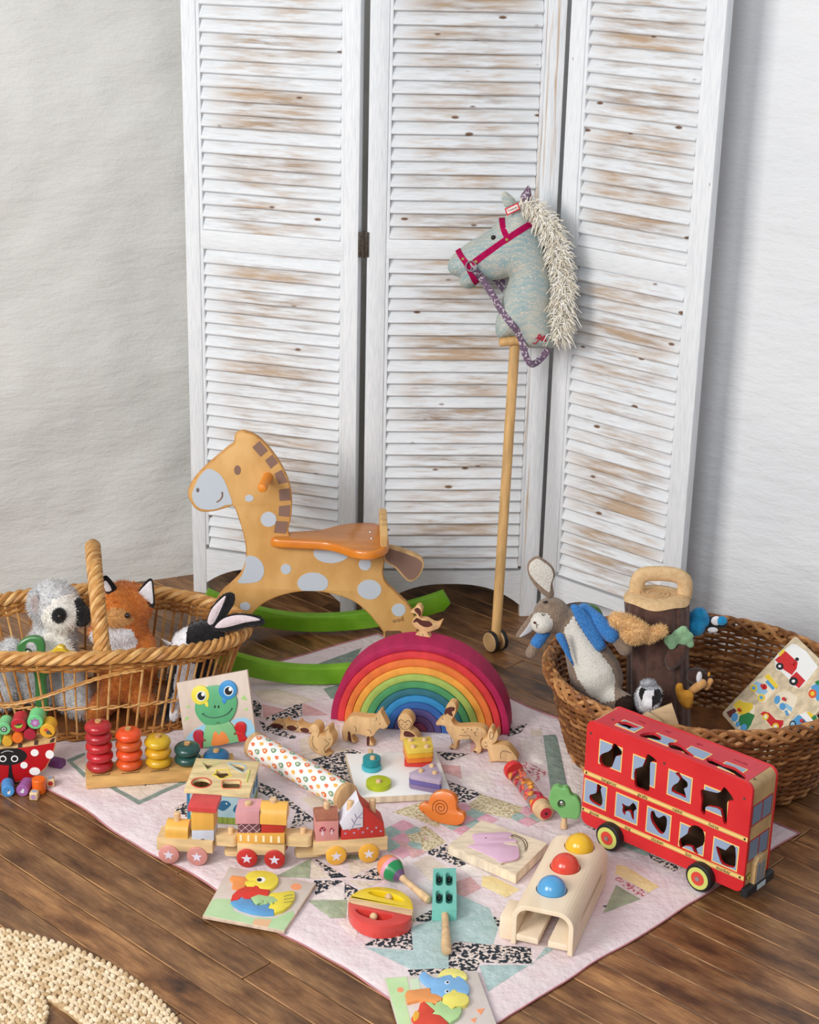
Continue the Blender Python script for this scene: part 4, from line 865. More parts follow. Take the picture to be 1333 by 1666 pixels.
# black and white rabbit, head on the basket rim
bh = PY(322, 1035, 3.235); rab = thing('rabbit_soft_toy', 'black and white plush rabbit with long ears over the basket rim', 'soft toy', (bh.x-.03, bh.y, fl))
g = G(); g.ell(bh+V((.012, 0, -.004)), (.046, .042, .036)); g.ell(bh+V((-.022, -.008, -.016)), (.032, .034, .032)); cap(g, (bh.x-.02, bh.y+.015, fl+.055), bh+V((-.004, .0, -.03)), .05, .036); cap(g, (bh.x-.035, bh.y-.03, fl+.03), (bh.x-.05, bh.y-.07, fl+.03), .025, .022); cap(g, (bh.x-.0, bh.y-.02, fl+.03), (bh.x+.02, bh.y-.05, fl+.03), .025, .022)
g = blob(g, .006, 5)
def rabc(p):
    d = p-bh
    if d.z > -.06 and d.x < -.017-.25*d.z: return 1
    if d.z < -.05 and d.y < -.02 and -.05 < d.x < -.005: return 1
    return 0
recolour(g, rabc); fur(g, 8000, .005, .0006, .2); g.part('body', [PBLK, PWHITE], rab, smooth=180)
g = G()
for a in range(5): st = bh+V((-.052, -.02, -.008)); g.tube([st, st+V((-.008-.003*a, -.006, .004*a-.004))], .0006, 4)
g.part('whiskers', PWHITE, rab)
for out, inn, an in (([(338, 1012), (344, 990), (358, 972), (372, 964), (382, 968), (380, 984), (366, 1004), (352, 1022)], [(338, 1010), (344, 990), (358, 974), (368, 967), (362, 985), (348, 1012)], 0), ([(346, 1024), (362, 1006), (384, 998), (410, 1000), (428, 1006), (429, 1016), (404, 1020), (370, 1028)], [(350, 1018), (364, 1004), (386, 998), (408, 1000), (424, 1006), (400, 1010), (368, 1018)], 0)):
    pe = vplane(bh+V((.02, -.012 if out[0][0] == 338 else -.03, 0)), 4); g = G(); leafshape(g, pe, out, .010, .010, .005); fur(g, 1500, .004, .0005, .1); eo = g.part('ear', PBLK, rab, smooth=180)
    g = G(); g.prism(pe, cr(pe.pxs(inn), 4), .006, .0115, b=.003); g.part('inner_ear', M((228, 214, 218), .95, (216, 200, 206), 200), eo)
# green butterfly rattle and yellow star rattle between lemur and rim
TG = M((70, 132, 74), .35, (58, 118, 62), 30, coat=.3); TY = M((222, 190, 50), .35, (208, 174, 36), 30, coat=.3)
gz = zm(0, 900, 5.333); gp = vplane(PY(60, 1060, 3.176), 6, 8)
gt = thing('wooden_rattle', 'green wooden rattle with a bell propped up in the left basket', 'rattle', gp.p(0, -.02))
oc = gp.pxs(gz([(150, 800), (190, 750), (260, 718), (330, 718), (378, 745), (396, 800), (395, 860), (430, 880), (455, 905), (460, 960), (440, 1020), (400, 1100), (420, 1300), (400, 1500), (330, 1500), (310, 1300), (300, 1060), (240, 970), (200, 910), (160, 860)]))
ob = G().prism(gp, cr(oc, 4), -.009, .009, b=.004).part('body', TG, gt)
cu = G(); cu.prism(gp, cr(gp.pxs(gz([(225, 800), (250, 765), (295, 765), (320, 800), (315, 850), (280, 880), (235, 870)])), 4), -.02, .02); cu.prism(gp, cr(gp.pxs(gz([(290, 960), (310, 925), (350, 915), (385, 940), (385, 975), (340, 990)])), 4), -.02, .02); cut(ob, cu)
a, b_ = gp.px(*gz([(246, 855)])[0]); G().ell(gp.p(a, b_, .001), .0078, nu=16, nv=10).part('bell', STEEL, gt)
yp = vplane(PY(100, 1058, 3.138), -6, 6); yt = thing('wooden_rattle', 'yellow wooden star rattle with a smiling face in the left basket', 'rattle', yp.p(0, -.02))
yb = G().prism(yp, cr(yp.pxs(gz([(405, 865), (450, 845), (480, 815), (515, 793), (555, 805), (580, 840), (640, 880), (660, 905), (600, 940), (600, 1010), (500, 990), (430, 1000), (440, 930)])), 4), -.009, .008, b=.004).part('body', TY, yt)
cu = G(); a, b_ = yp.px(*gz([(515, 915)])[0]); cu.prism(yp, ellp(a, b_, .0095, .008, 20), -.02, .02); cut(yb, cu); G().ell(yp.p(a, b_, .001), .006, nu=14, nv=10).part('bell', STEEL, yt)
g = G(); stroke(g, yp, cr(yp.pxs(gz([(495, 862), (512, 873), (535, 862)])), 4, False), .0008, .008)
for x in (497, 530): a, b_ = yp.px(*gz([(x, 848)])[0]); g.lathe([(.0014, .0075), (.0012, .0088)], yp.p(a, b_, 0), yp.n, 8)
g.part('face', LINE, yt)
# ================================================================ things in the round basket
def proj(p):
    w = p-CP; d = w.dot(F_); return (IW/2+FPX*w.dot(R_)/d, IH/2-FPX*w.dot(U_)/d)
KBR = M((128, 108, 92), .95, (148, 128, 110), 240, .6, 420, sheen=.3, spec=.1, stretch=(1, 1, .4)); KBL = M((72, 138, 204), .95, (52, 112, 180), 300, .7, 380, sheen=.2, spec=.1); KCR = M((226, 222, 212), .95, (208, 202, 192), 320, .6, 420, spec=.1); KDK = M((58, 42, 36), .95, (44, 32, 28), 200, .5, 300, spec=.1)
rz = zm(830, 890, 5.796)
def rp_(x, y, Y): q = rz([(x, y)])[0]; return PY(q[0], q[1], Y)
hb = rp_(390, 640, 3.13); rbt = thing('knitted_rabbit', 'knitted brown rabbit in a blue jacket leaning over the round basket rim', 'soft toy', P(985, 1150, .02))
g = G(); cap(g, rp_(600, 720, 3.125), rp_(800, 1180, 3.095), .030, .054); g.ell(rp_(830, 1240, 3.09), (.052, .046, .05)); g.ell(hb, (.038, .037, .037)); g.ell(rp_(300, 715, 3.103), (.024, .024, .022)); cap(g, hb+V((.012, 0, -.01)), rp_(600, 720, 3.125), .026, .028)
cap(g, rp_(960, 1430, 3.06), rp_(1090, 1480, 3.03), .026, .022)
g = blob(g, .005, 4); belly = rz([(600, 650), (500, 790), (540, 870), (590, 1100), (640, 1240), (740, 1390), (870, 1470), (980, 1450), (995, 1240), (950, 1120), (850, 1000), (720, 850), (650, 740)]); muz = rz(ellp(297, 718, 112, 100, 20, 30)); foot = rz(ellp(1110, 1490, 120, 90, 16))
pcv = {}
def rcol(p):
    q = proj(p); x, y = q
    if p.y < 3.135 and inpoly(x, y, muz): return 1
    if p.y < 3.12 and inpoly(x, y, belly): return 1
    if inpoly(x, y, foot): return 2
    return 0
recolour(g, rcol); g.part('body', [KBR, KCR, KDK], rbt, smooth=180)
ep = vplane(hb+V((-.01, .0, 0)), 0); g = G(); g.pillow(ep, cr(ep.pxs(rz([(340, 470), (222, 350), (168, 240), (172, 140), (250, 86), (330, 120), (400, 180), (428, 260), (402, 340), (415, 460)])), 4), .007, .01, .006); eo = g.part('ear', KBR, rbt, smooth=180)
g = G(); g.prism(ep, cr(ep.pxs(rz([(340, 400), (240, 310), (182, 230), (186, 150), (252, 100), (322, 134), (388, 190), (408, 262), (384, 340), (376, 410)])), 4), .004, .0085, b=.002); g.part('inner_ear', KCR, eo)
ep2 = vplane(hb+V((-.03, -.01, 0)), 15); g = G(); g.pillow(ep2, cr(ep2.pxs(rz([(212, 630), (150, 690), (58, 822), (85, 852), (195, 800), (245, 740)])), 4), .006, .008, .005); eo = g.part('ear', KBR, rbt, smooth=180)
g = G(); g.prism(ep2, cr(ep2.pxs(rz([(190, 690), (140, 760), (82, 838), (180, 790), (215, 740)])), 4), .003, .0075, b=.001); g.part('inner_ear', M((206, 206, 210), .95, (190, 190, 196), 300), eo)
p = rp_(335, 520, 3.097); G().ell(p, (.0055, .002, .003), Matrix.Rotation(-.2, 3, 'Y'), 10, 6).part('eye', BLACK, rbt)
g = G()
for a, b_, c_ in (((290, 630), (310, 645), (335, 632)), ((300, 610), (312, 640), (318, 655))): g.tube([rp_(a[0], a[1], 3.094), rp_(b_[0], b_[1], 3.091), rp_(c_[0], c_[1], 3.094)], .0006, 5)
g.part('eyelash', LINE, rbt)
g = G(); g.ell(rp_(232, 713, 3.083), (.0028, .002, .0026), nu=8, nv=6); g.tube([rp_(240, 720, 3.083), rp_(255, 740, 3.083), rp_(250, 765, 3.083)], .0007, 5); g.tube([rp_(255, 740, 3.083), rp_(275, 728, 3.083)], .0007, 5); g.part('nose', DARKBR, rbt)
jp = vplane(rp_(700, 800, 3.072), 6, 12)
g = G(); g.pillow(jp, cr(jp.pxs(rz([(572, 560), (620, 540), (690, 590), (780, 690), (840, 790), (905, 930), (832, 985), (760, 900), (690, 800), (610, 660)])), 4), .008, .010, .006); g.part('jacket', KBL, rbt, smooth=180)
g = G(); g.pillow(jp, cr(jp.pxs(rz([(430, 835), (492, 812), (540, 900), (570, 1000), (605, 1120), (555, 1060), (490, 950)])), 4), .006, .008, .006); g.part('jacket', KBL, rbt, smooth=180)
g = G(); cap(g, rp_(700, 610, 3.11), rp_(820, 690, 3.09), .018, .016); cap(g, rp_(820, 690, 3.09), rp_(960, 830, 3.075), .016, .017); g = blob(g, .004, 3); g.part('sleeve', KBL, rbt, smooth=180)
g = G(); cap(g, rp_(1000, 860, 3.075), rp_(1085, 955, 3.07), .012, .015); g.part('paw', KBR, rbt, smooth=180)
g = G(); cap(g, rp_(330, 800, 3.12), rp_(255, 900, 3.10), .012, .013); g.part('sleeve', KBL, rbt, smooth=180)
g = G(); cap(g, rp_(235, 930, 3.10), rp_(200, 995, 3.095), .0105, .0115); g.part('paw', KBR, rbt, smooth=180)
# soft tree stump
TST = PY(1069, 970, 3.145); _tb = PY(1075, 1180, 3.14); TSB = V((_tb.x, 3.14, .02)); stp = thing('stump_soft_toy', 'dark brown soft tree stump bag with a tan carry handle in the round basket', 'soft toy', TSB)
H_ = TST.z-TSB.z; SB = plush((98, 70, 60), (82, 58, 50)); STN = M((222, 190, 146), .9, (208, 172, 126), 90, .4, 300, spec=.1)
g = G(); n = 96; prof = [(.060, 0), (.064, .01), (.0635, H_*.3), (.0615, H_*.6), (.063, H_*.82), (.0645, H_*.95), (.059, H_+.002)]; vs = []
for r, h in prof:
    for i in range(n):
        th = 2*PI*i/n; rr_ = r*(1+.065*abs(math.sin(9*th))**.6-.05); cc = TSB.lerp(V((TST.x, TST.y, TSB.z)), h/H_); zz = h; vs.append(V((cc.x+rr_*math.cos(th), cc.y+rr_*.88*math.sin(th), TSB.z+zz)))
fs = [(j*n+i, j*n+(i+1) % n, (j+1)*n+(i+1) % n, (j+1)*n+i) for j in range(len(prof)-1) for i in range(n)]+[tuple(reversed(range(n)))]
g.add(vs, fs); g.part('trunk', SB, stp, smooth=60)
g = G(); topc = TST; vs = [topc+V((0, 0, .006))]
for q, (k, dz) in enumerate(((.4, .006), (.75, .005), (.97, .003), (1.06, -.006))):
    for i in range(n): th = 2*PI*i/n; vs.append(topc+V((.062*k*math.cos(th), .0545*k*math.sin(th), dz+(.0025*math.sin(5*th+1) if k > .98 else 0))))
fs = [(0, 1+i, 1+(i+1) % n) for i in range(n)]+[(1+j*n+i, 1+(j+1)*n+i, 1+(j+1)*n+(i+1) % n, 1+j*n+(i+1) % n) for j in range(3) for i in range(n)]
g.add(vs, fs); tt = g.part('top', STN, stp, smooth=60)
g = G()
for k in (.2, .34, .48): g.tube([topc+V((.062*k*math.cos(2*PI*i/40)-.004, .054*k*math.sin(2*PI*i/40), .0066)) for i in range(40)], .0006, 4, closed=True)
g.part('ring_stitching', M((190, 150, 106), .9), tt)
hpl = vplane(topc+V((0, .012, 0)), -4); hp = hpl.pxs([(1036, 968), (1038, 946), (1048, 935), (1072, 933), (1096, 935), (1110, 941), (1115, 952), (1113, 972)]); path = [hpl.p(a, b_) for a, b_ in cr(hp, 5, False)]
G().tube(path, .0155, 14, flat=.7, up=hpl.n).part('handle', STN, stp)
fpl = vplane(PY(1100, 1062, TSB.y-.062), -10)
g = G(); g.pillow(fpl, cr(fpl.pxs([(1083, 1080), (1082, 1068), (1094, 1050), (1110, 1040), (1122, 1046), (1118, 1066), (1104, 1084), (1090, 1090)]), 4), .012, .014, .006); g.part('knot', plush((92, 64, 54)), stp, smooth=180)
LEAF = plush((150, 190, 148), (132, 174, 132))
g = G()
for (x, y, r) in ((1089, 1042, .012), (1094, 1050, .010), (1104, 1032, .012), (1112, 1026, .011), (1120, 1036, .012), (1124, 1048, .009), (1113, 1042, .011), (1098, 1038, .010)): g.ell(PY(x, y, TSB.y-.072), (r, r*.7, r), nu=10, nv=8)
g = blob(g, .004, 3); g.part('leaf_sprig', LEAF, stp, smooth=180)
# small animals peeping out of the stump
FZ = plush((244, 208, 152), (232, 188, 126)); YF = TSB.y-.092
g = G(); g.ell(PY(1033, 1028, YF), (.025, .022, .021)); cap(g, PY(1004, 1008, YF+.01), PY(1026, 1016, YF+.005), .013, .014); cap(g, PY(1055, 1034, YF), PY(1076, 1026, YF), .012, .010); g = blob(g, .004, 4); fur(g, 5000, .009, .0007, .2, .8)
fz = g.top('fluffy_soft_toy', FZ, 'small fluffy golden soft toy peeping out of the stump front', 'soft toy', smooth=180)
bz = thing('bird_soft_toy', 'turquoise and black plush bird sticking out at the right of the stump', 'soft toy', PY(1140, 1030, 3.17)); BLU = plush((44, 152, 200), (30, 132, 184)); Yb = 3.17
g = G(); g.ell(PY(1138, 1002, Yb), (.018, .016, .018)); g.ell(PY(1132, 1022, Yb-.01), (.019, .016, .017)); g.ell(PY(1146, 1010, Yb), (.013, .013, .013)); g.ell(PY(1122, 1012, Yb+.01), (.018, .016, .022)); g = blob(g, .004, 3); fur(g, 1500, .003, .0005, .1); g.part('head', BLU, bz, smooth=180)
g = G(); cap(g, PY(1148, 1012, Yb+.005), PY(1176, 1014, Yb+.005), .014, .010); fur(g, 700, .003, .0005, .1); g.part('body', PBLK, bz, smooth=180)
g = G(); g.ell(PY(1166, 1010, Yb-.012), (.011, .005, .010)); g.ell(PY(1160, 1025, Yb-.010), (.011, .005, .006)); g.part('wing_spot', PWHITE, bz, smooth=180)
G().ell(PY(1175, 1010, Yb-.014), (.011, .006, .010), nu=14, nv=8).part('tail_tip', BLU, bz, smooth=180)
bd = thing('badger_soft_toy', 'little black and white plush badger at the foot of the stump', 'soft toy', P(1058, 1160, .02)); Yd = TSB.y-.135
cB = PY(1057, 1130, Yd); g = G(); g.ell(cB, (.025, .023, .025)); g.ell(cB+V((0, -.012, -.01)), (.016, .018, .015)); g.ell(cB+V((.0, .02, -.02)), (.026, .026, .03)); g = blob(g, .0035, 3); bst = zm(980, 910, 5.373)
blk = [bst([(330, 1130), (370, 1115), (385, 1140), (355, 1190), (345, 1250), (320, 1190)]), bst([(460, 1120), (500, 1130), (525, 1190), (500, 1250), (440, 1290), (430, 1220), (452, 1190)])]
def bcol(p):
    x, y = proj(p)
    if p.y > cB.y+.004 or (p.z > cB.z+.017): return 2
    return 1 if any(inpoly(x, y, q) for q in blk) else 0
recolour(g, bcol); fur(g, 2500, .004, .0005, .1); g.part('body', [PWHITE, PBLK, plush((176, 178, 184))], bd, smooth=180)
g = G(); g.ell(cB+V((-.004, -.004, .026)), (.016, .008, .008)); fur(g, 400, .004, .0005, .1); g.part('ear', plush((176, 178, 184)), bd, smooth=180)
od = PY(1112, 1135, TSB.y-.07); g = G(); opl = vplane(od, -8); OR_ = M((218, 158, 66), .95, (204, 140, 50), 120, .5, 300, spec=.1)
g.pillow(opl, cr(opl.pxs(bst([(642, 1120), (660, 1085), (700, 1088), (715, 1140), (760, 1145), (798, 1180), (795, 1240), (775, 1300), (730, 1305), (680, 1260), (650, 1190)])), 4), .011, .013, .005); g.top('felt_mushroom', OR_, 'orange felt mushroom shape on the lower front of the stump', 'soft toy', smooth=180)
hg = thing('owl_soft_toy', 'small dark brown and white soft toy bird low at the right of the stump', 'soft toy', PY(1140, 1130, 3.10)); Yh = 3.10
g = G(); g.ell(PY(1134, 1100, Yh), (.022, .02, .018)); g.ell(PY(1148, 1104, Yh), (.015, .014, .013)); g = blob(g, .004, 3); fur(g, 900, .004, .0005, .1); g.part('body', plush((70, 48, 40)), hg, smooth=180)
g = G(); cap(g, PY(1126, 1124, Yh-.015), PY(1142, 1112, Yh-.018), .008, .010); cap(g, PY(1150, 1118, Yh-.012), PY(1156, 1108, Yh-.012), .006, .006); g.part('foot', TAN, hg, smooth=180)
G().ell(PY(1138, 1102, Yh-.02), (.006, .004, .013), nu=12, nv=8).part('breast_spot', PWHITE, hg, smooth=180); G().ell(PY(1154, 1097, Yh-.014), (.003, .003, .005), nu=8, nv=6).part('beak', OR_, hg)
ga = vplane(PY(955, 990, 3.17), 5); g = G(); ap = lambda r0, r1: [(math.cos(math.radians(t))*r0, math.sin(math.radians(t))*r0) for t in range(10, 171, 10)]+[(math.cos(math.radians(t))*r1, math.sin(math.radians(t))*r1) for t in range(170, 9, -10)]
gr_ = thing('felt_arch', 'green and ochre felt arch peeping out behind the blue sleeve', 'soft toy', ga.p(0, -.02)); a, b_ = ga.px(955, 1008); gp2 = PL(ga.p(a, b_), ga.u, V((0, 0, 1))*.8+ga.u*-.5)
G().prism(gp2, ap(.034, .022), -.006, .006, b=.003).part('outer_band', plush((96, 140, 72)), gr_); G().prism(gp2, ap(.0215, .008), -.005, .005, b=.003).part('inner_band', plush((196, 146, 72)), gr_)
# loose wooden blocks in the basket
for lab, pts, Yk, an in (('large tan wooden tile standing beside the stump above the bus roof', bst([(425, 1330), (610, 1258), (690, 1500), (560, 1560), (470, 1440)]), 2.955, -8), ('thin wooden tile half hidden between the bus roof and the badger', bst([(345, 1365), (400, 1330), (480, 1380), (580, 1470), (540, 1500)]), 2.935, -8), ('small triangular wooden block near the basket front behind the bus', bst([(735, 1520), (850, 1470), (872, 1560), (800, 1580)]), 2.925, -14)):
    pl = vplane(PY(pts[0][0], pts[0][1], Yk), an, 20); G().prism(pl, pl.pxs(pts), -.012, 0, b=.0012).top('wooden_block', wood((214, 180, 136), st=(.3, 1, 1)), lab, 'block')
# vehicle puzzle leaning in the basket
vz = zm(1160, 1020, 7.705); VO = P(1300, 1062, .2); VP = vplane(VO, -68, 41)
vt = thing('vehicle_puzzle', 'wooden peg puzzle board with printed cars and trucks leaning in the basket', 'puzzle', VP.p(0, -.12))
qa, qb, = VP.px(1294, 1034), VP.px(1174, 1161); qc0 = VP.px(1204, 1207); d1 = (V(qb)-V(qa)); d2 = (V(qc0)-V(qb)).normalized(); d2 = (d2-d1.normalized()*d2.dot(d1.normalized())).normalized()
wv = .20; cor = [V(qa), V(qb), V(qb)+d2*wv, V(qa)+d2*wv]
cc = sum((v for v in cor), V((0, 0)))/4; rot = math.degrees(math.atan2(d1.y, d1.x)); rr2 = rrect(0, 0, d1.length, wv, .007); cs, sn = math.cos(math.radians(rot)), math.sin(math.radians(rot))
G().prism(VP, [(cc.x+x*cs-y*sn, cc.y+x*sn+y*cs) for x, y in rr2], -.006, 0, b=.0008).part('board', wood((232, 212, 178), st=(.3, 1, 1)), vt)
VC = {'r': M((208, 44, 46), .4), 'y': M((236, 204, 60), .4), 'base': M((238, 224, 198), .5), 'b': M((86, 158, 208), .4), 'lb': M((150, 196, 224), .4), 'g': M((44, 126, 70), .4), 'w': M((240, 240, 238), .4), 'k': M((36, 36, 40), .4), 'o': M((226, 96, 48), .4), 'br': M((104, 44, 40), .4)}
def vpiece(name, base, lst, knob=None):
    q = VP.pxs(vz(base)); po = G().prism(VP, q, -.001, .0022, b=.0004).part(name, VC['w' if name == 'fire_engine_piece' else 'base'], vt)
    for n_, (c, pts) in enumerate(lst): G().prism(VP, VP.pxs(vz(pts)), .0018, .0028+.00012*n_).part('painted_area', VC[c], po)
    if knob: a, b_ = VP.px(*vz([knob])[0]); G().lathe([(.0016, .002), (.0018, .007), (.0038, .009), (.0038, .011), (.0015, .0125)], VP.p(a, b_), VP.n, 14).part('knob', VC['r'], po)
vpiece('fire_engine_piece', [(780, 410), (830, 330), (905, 290), (1000, 215), (1060, 230), (1180, 310), (1325, 500), (1180, 690), (1090, 780), (980, 740), (960, 660), (860, 560), (800, 540)], [('r', [(790, 420), (920, 310), (1075, 450), (1060, 530), (1000, 610), (880, 530), (850, 480)]), ('r', [(985, 640), (1060, 570), (1170, 680), (1090, 775), (1030, 730)]), ('y', [(830, 350), (900, 285), (920, 310), (850, 380)]), ('w', [(1000, 260), (1180, 330), (1300, 500), (1180, 660), (1070, 560), (1080, 450), (940, 310)]), ('k', ellp(852, 502, 48, 44, 16)), ('w', ellp(852, 502, 18, 16, 10)), ('k', ellp(1025, 690, 55, 52, 16)), ('w', ellp(1025, 690, 22, 20, 10)), ('k', ellp(1070, 415, 24, 22, 10))], (1030, 480))
vpiece('vintage_car_piece', [(475, 780), (490, 720), (560, 660), (620, 650), (660, 610), (720, 590), (835, 740), (700, 900), (660, 955), (590, 950), (560, 860)], [('lb', [(500, 740), (560, 690), (640, 720), (700, 820), (640, 870), (560, 830)]), ('y', [(655, 625), (715, 598), (830, 745), (800, 785)]), ('b', [(670, 700), (700, 670), (790, 775), (760, 800)]), ('y', ellp(525, 775, 44, 46, 16)), ('b', ellp(525, 775, 24, 24, 10)), ('y', ellp(620, 895, 46, 46, 16)), ('b', ellp(620, 895, 24, 24, 10)), ('r', ellp(655, 760, 36, 36, 12))], (655, 765))
vpiece('white_truck_piece', [(785, 900), (800, 850), (850, 820), (960, 810), (1080, 890), (1010, 1060), (960, 1115), (860, 1050), (790, 980)], [('b', ellp(818, 920, 36, 55, 16, 15)), ('b', ellp(885, 1005, 40, 45, 16)), ('b', [(910, 1060), (940, 1050), (970, 1110), (930, 1115)]), ('lb', [(920, 960), (1010, 1020), (1000, 1070), (930, 1030)])], (925, 930))
vpiece('tractor_piece', [(180, 1070), (260, 1030), (260, 990), (330, 915), (390, 930), (450, 950), (540, 990), (520, 1110), (500, 1220), (440, 1310), (360, 1330), (290, 1240), (220, 1150)], [('br', [(182, 1075), (280, 1025), (310, 1060), (225, 1150)]), ('y', [(265, 990), (335, 920), (400, 950), (510, 965), (515, 1020), (460, 1080), (430, 1120), (330, 1100), (300, 1030)]), ('g', [(350, 1120), (460, 1080), (530, 1110), (490, 1230), (440, 1300), (380, 1290), (330, 1200)]), ('b', ellp(285, 1140, 40, 55, 16, 20)), ('b', ellp(325, 1225, 26, 36, 12, 20)), ('b', ellp(400, 1275, 40, 52, 16, 20))], (365, 1065))
vpiece('race_car_piece', [(600, 1090), (640, 1060), (720, 1080), (790, 1140), (900, 1190), (905, 1240), (860, 1310), (820, 1380), (750, 1290), (680, 1200), (620, 1130)], [('r', [(605, 1095), (650, 1065), (720, 1085), (800, 1170), (895, 1180), (895, 1230), (850, 1290), (740, 1250), (660, 1150)]), ('y', ellp(675, 1135, 36, 42, 14, 25)), ('w', ellp(675, 1135, 18, 22, 10, 25)), ('y', ellp(798, 1260, 42, 48, 14, 25)), ('w', ellp(798, 1260, 20, 24, 10, 25))])
vpiece('motorcycle_piece', [(420, 1400), (450, 1350), (540, 1270), (640, 1290), (660, 1330), (610, 1420), (560, 1450), (440, 1445)], [('b', ellp(465, 1400, 44, 44, 14)), ('r', [(500, 1330), (560, 1320), (590, 1380), (550, 1420), (500, 1400)]), ('g', [(560, 1350), (610, 1310), (620, 1350), (590, 1380)]), ('y', ellp(515, 1320, 18, 18, 10))], (545, 1370))
vpiece('blue_car_piece', [(975, 1200), (1060, 1110), (1180, 1060), (1230, 1075), (1320, 1130), (1340, 1200), (1250, 1320), (1120, 1370), (1000, 1280)], [('b', [(985, 1200), (1080, 1110), (1190, 1140), (1290, 1240), (1240, 1320), (1130, 1350), (1050, 1270)]), ('w', [(1100, 1110), (1170, 1080), (1300, 1180), (1280, 1230), (1180, 1190)]), ('y', [(1190, 1080), (1230, 1075), (1280, 1120), (1240, 1150)]), ('g', [(1245, 1150), (1290, 1110), (1320, 1150), (1280, 1190)]), ('k', ellp(1015, 1230, 42, 48, 14)), ('lb', ellp(1015, 1232, 28, 34, 12)), ('k', ellp(1125, 1345, 40, 40, 14)), ('lb', ellp(1125, 1345, 26, 26, 12))], (1150, 1205))
vpiece('red_wheel_car_piece', [(1200, 800), (1260, 720), (1330, 680), (1420, 800), (1400, 900), (1320, 950), (1220, 880)], [('b', [(1240, 760), (1330, 700), (1410, 810), (1390, 900), (1320, 940)]), ('g', [(1290, 700), (1330, 675), (1360, 720), (1320, 740)]), ('o', ellp(1262, 845, 52, 56, 16)), ('y', ellp(1262, 845, 26, 28, 12))])
# ================================================================ counting ring stacker
zt = ZQ+.024; pa, pb = P(163, 1252, zt), P(352, 1238, zt); rdir = (pb-pa); rdir.z = 0; rang = math.degrees(math.atan2(rdir.y, rdir.x)); rl = rdir.length; rd = rdir.normalized(); mid = (pa+pb)/2
rs = thing('stacker_base', 'long pine base board with pegs of the counting ring stacker', 'stacking toy', (mid.x, mid.y, ZQ))
G().box((mid.x+rd.x*.004, mid.y, ZQ+.012), (rl+.064, .062, .024), rot=rang, b=.0025).part('base_board', PINE, rs)
rcol = [('red', (196, 40, 48), 5), ('orange', (232, 92, 38), 4), ('yellow', (222, 172, 34), 3), ('dark green', (38, 82, 74), 2), ('blue', (30, 104, 152), 1)]
words = {5: ['bottom', 'second from bottom', 'middle', 'second from top', 'top'], 4: ['bottom', 'second from bottom', 'third from bottom', 'top'], 3: ['bottom', 'middle', 'top'], 2: ['lower', 'upper'], 1: ['single']}
RPF = [(.0065, 0), (.016, .0003), (.0218, .0028), (.0252, .007), (.0260, .0105), (.0252, .014), (.0218, .0182), (.016, .0207), (.0065, .021)]
for k, (cn, c, n) in enumerate(rcol):
    b0 = pa.lerp(pb, k/4); G().tube([V((b0.x, b0.y, zt-.002)), V((b0.x, b0.y, zt+.0205*n+.0045))], .0062, 14).part('peg', wood((206, 160, 104)), rs)
    g = G(); sl = b0-rd.orthogonal()*0; nv_ = V((rd.y, -rd.x, 0)); e = sl+nv_*.024
    if k < 3: g.tube([e-rd*.016+V((0, 0, .0006)), e+rd*.016+V((0, 0, .0006)), e+rd*.018+nv_*-.004+V((0, 0, .0006))], .0008, 5); g.part('pencil_mark', LINE, rs)
    for j in range(n):
        v = tuple(int(x*uni(.9, 1.02)) for x in c); v = tuple(min(255, x) for x in v)
        lab = ('single blue ring on the shortest peg of the ring stacker' if n == 1 else words[n][j]+' '+cn+' ring on the stacker peg holding '+{5: 'five', 4: 'four', 3: 'three', 2: 'two'}[n])
        o = V((b0.x+uni(-.0006, .0006), b0.y+uni(-.0006, .0006), zt+.0206*j))
        G().lathe(RPF, o, (uni(-.015, .015), uni(-.015, .015), 1), 36).top('stacking_ring', M(v, .32, tuple(int(x*.9) for x in v), 40, .05, 120, coat=.3), lab, 'ring', loc=o, group='rings on the counting stacker')
# ================================================================ frog puzzle leaning on the basket
fz_ = zm(270, 1070, 6.665); FP = vplane(Q(362, 1219), -12, 10)
fp = thing('frog_puzzle', 'wooden frog jigsaw puzzle board leaning against the left basket', 'puzzle', Q(362, 1212))
def piece(pl, conv, pts, mat, name, parent, d0, d1, sm=4, b=.0006, lab=None):
    q = pl.pxs(conv(pts)); q = cr(q, sm) if sm > 1 else q
    return G().prism(pl, q, d0, d1, b=b).part(name, mat, parent, lab)
GRYB = wood((214, 198, 184), (204, 186, 172), st=(1, 1, .3), sc=40)
piece(FP, fz_, [(115, 275), (880, 135), (978, 868), (215, 1010)], GRYB, 'board', fp, -.007, 0, 1)
piece(FP, fz_, [(205, 905), (250, 830), (330, 765), (430, 715), (430, 800), (400, 985), (215, 1008)], M((150, 198, 222), .5), 'painted_water', fp, -.0003, .0004, 1, 0); piece(FP, fz_, [(700, 690), (760, 660), (850, 645), (920, 680), (960, 760), (977, 866), (800, 910), (790, 750)], M((150, 198, 222), .5), 'painted_water', fp, -.0003, .0004, 1, 0)
piece(FP, fz_, [(390, 985), (880, 900), (885, 890), (977, 866), (978, 868), (400, 998)], M((112, 160, 200), .5), 'painted_water', fp, -.0003, .0006, 1, 0)
for gpts in ([(812, 450), (850, 405), (885, 462)], [(848, 572), (880, 540), (890, 575)], [(215, 550), (240, 515), (268, 530)], [(198, 690), (225, 640), (262, 650)]): piece(FP, fz_, gpts, M((158, 204, 120), .5), 'painted_grass', fp, -.0003, .0004, 1, 0)
FG = paint((96, 176, 124)); FG2 = paint((132, 190, 134)); PH = .0045
head = piece(FP, fz_, [(440, 320), (520, 300), (590, 300), (680, 330), (750, 390), (778, 470), (765, 560), (730, 640), (670, 700), (600, 715), (560, 718), (440, 720), (370, 665), (328, 590), (322, 520), (350, 430)], FG, 'head_piece', fp, 0, PH)
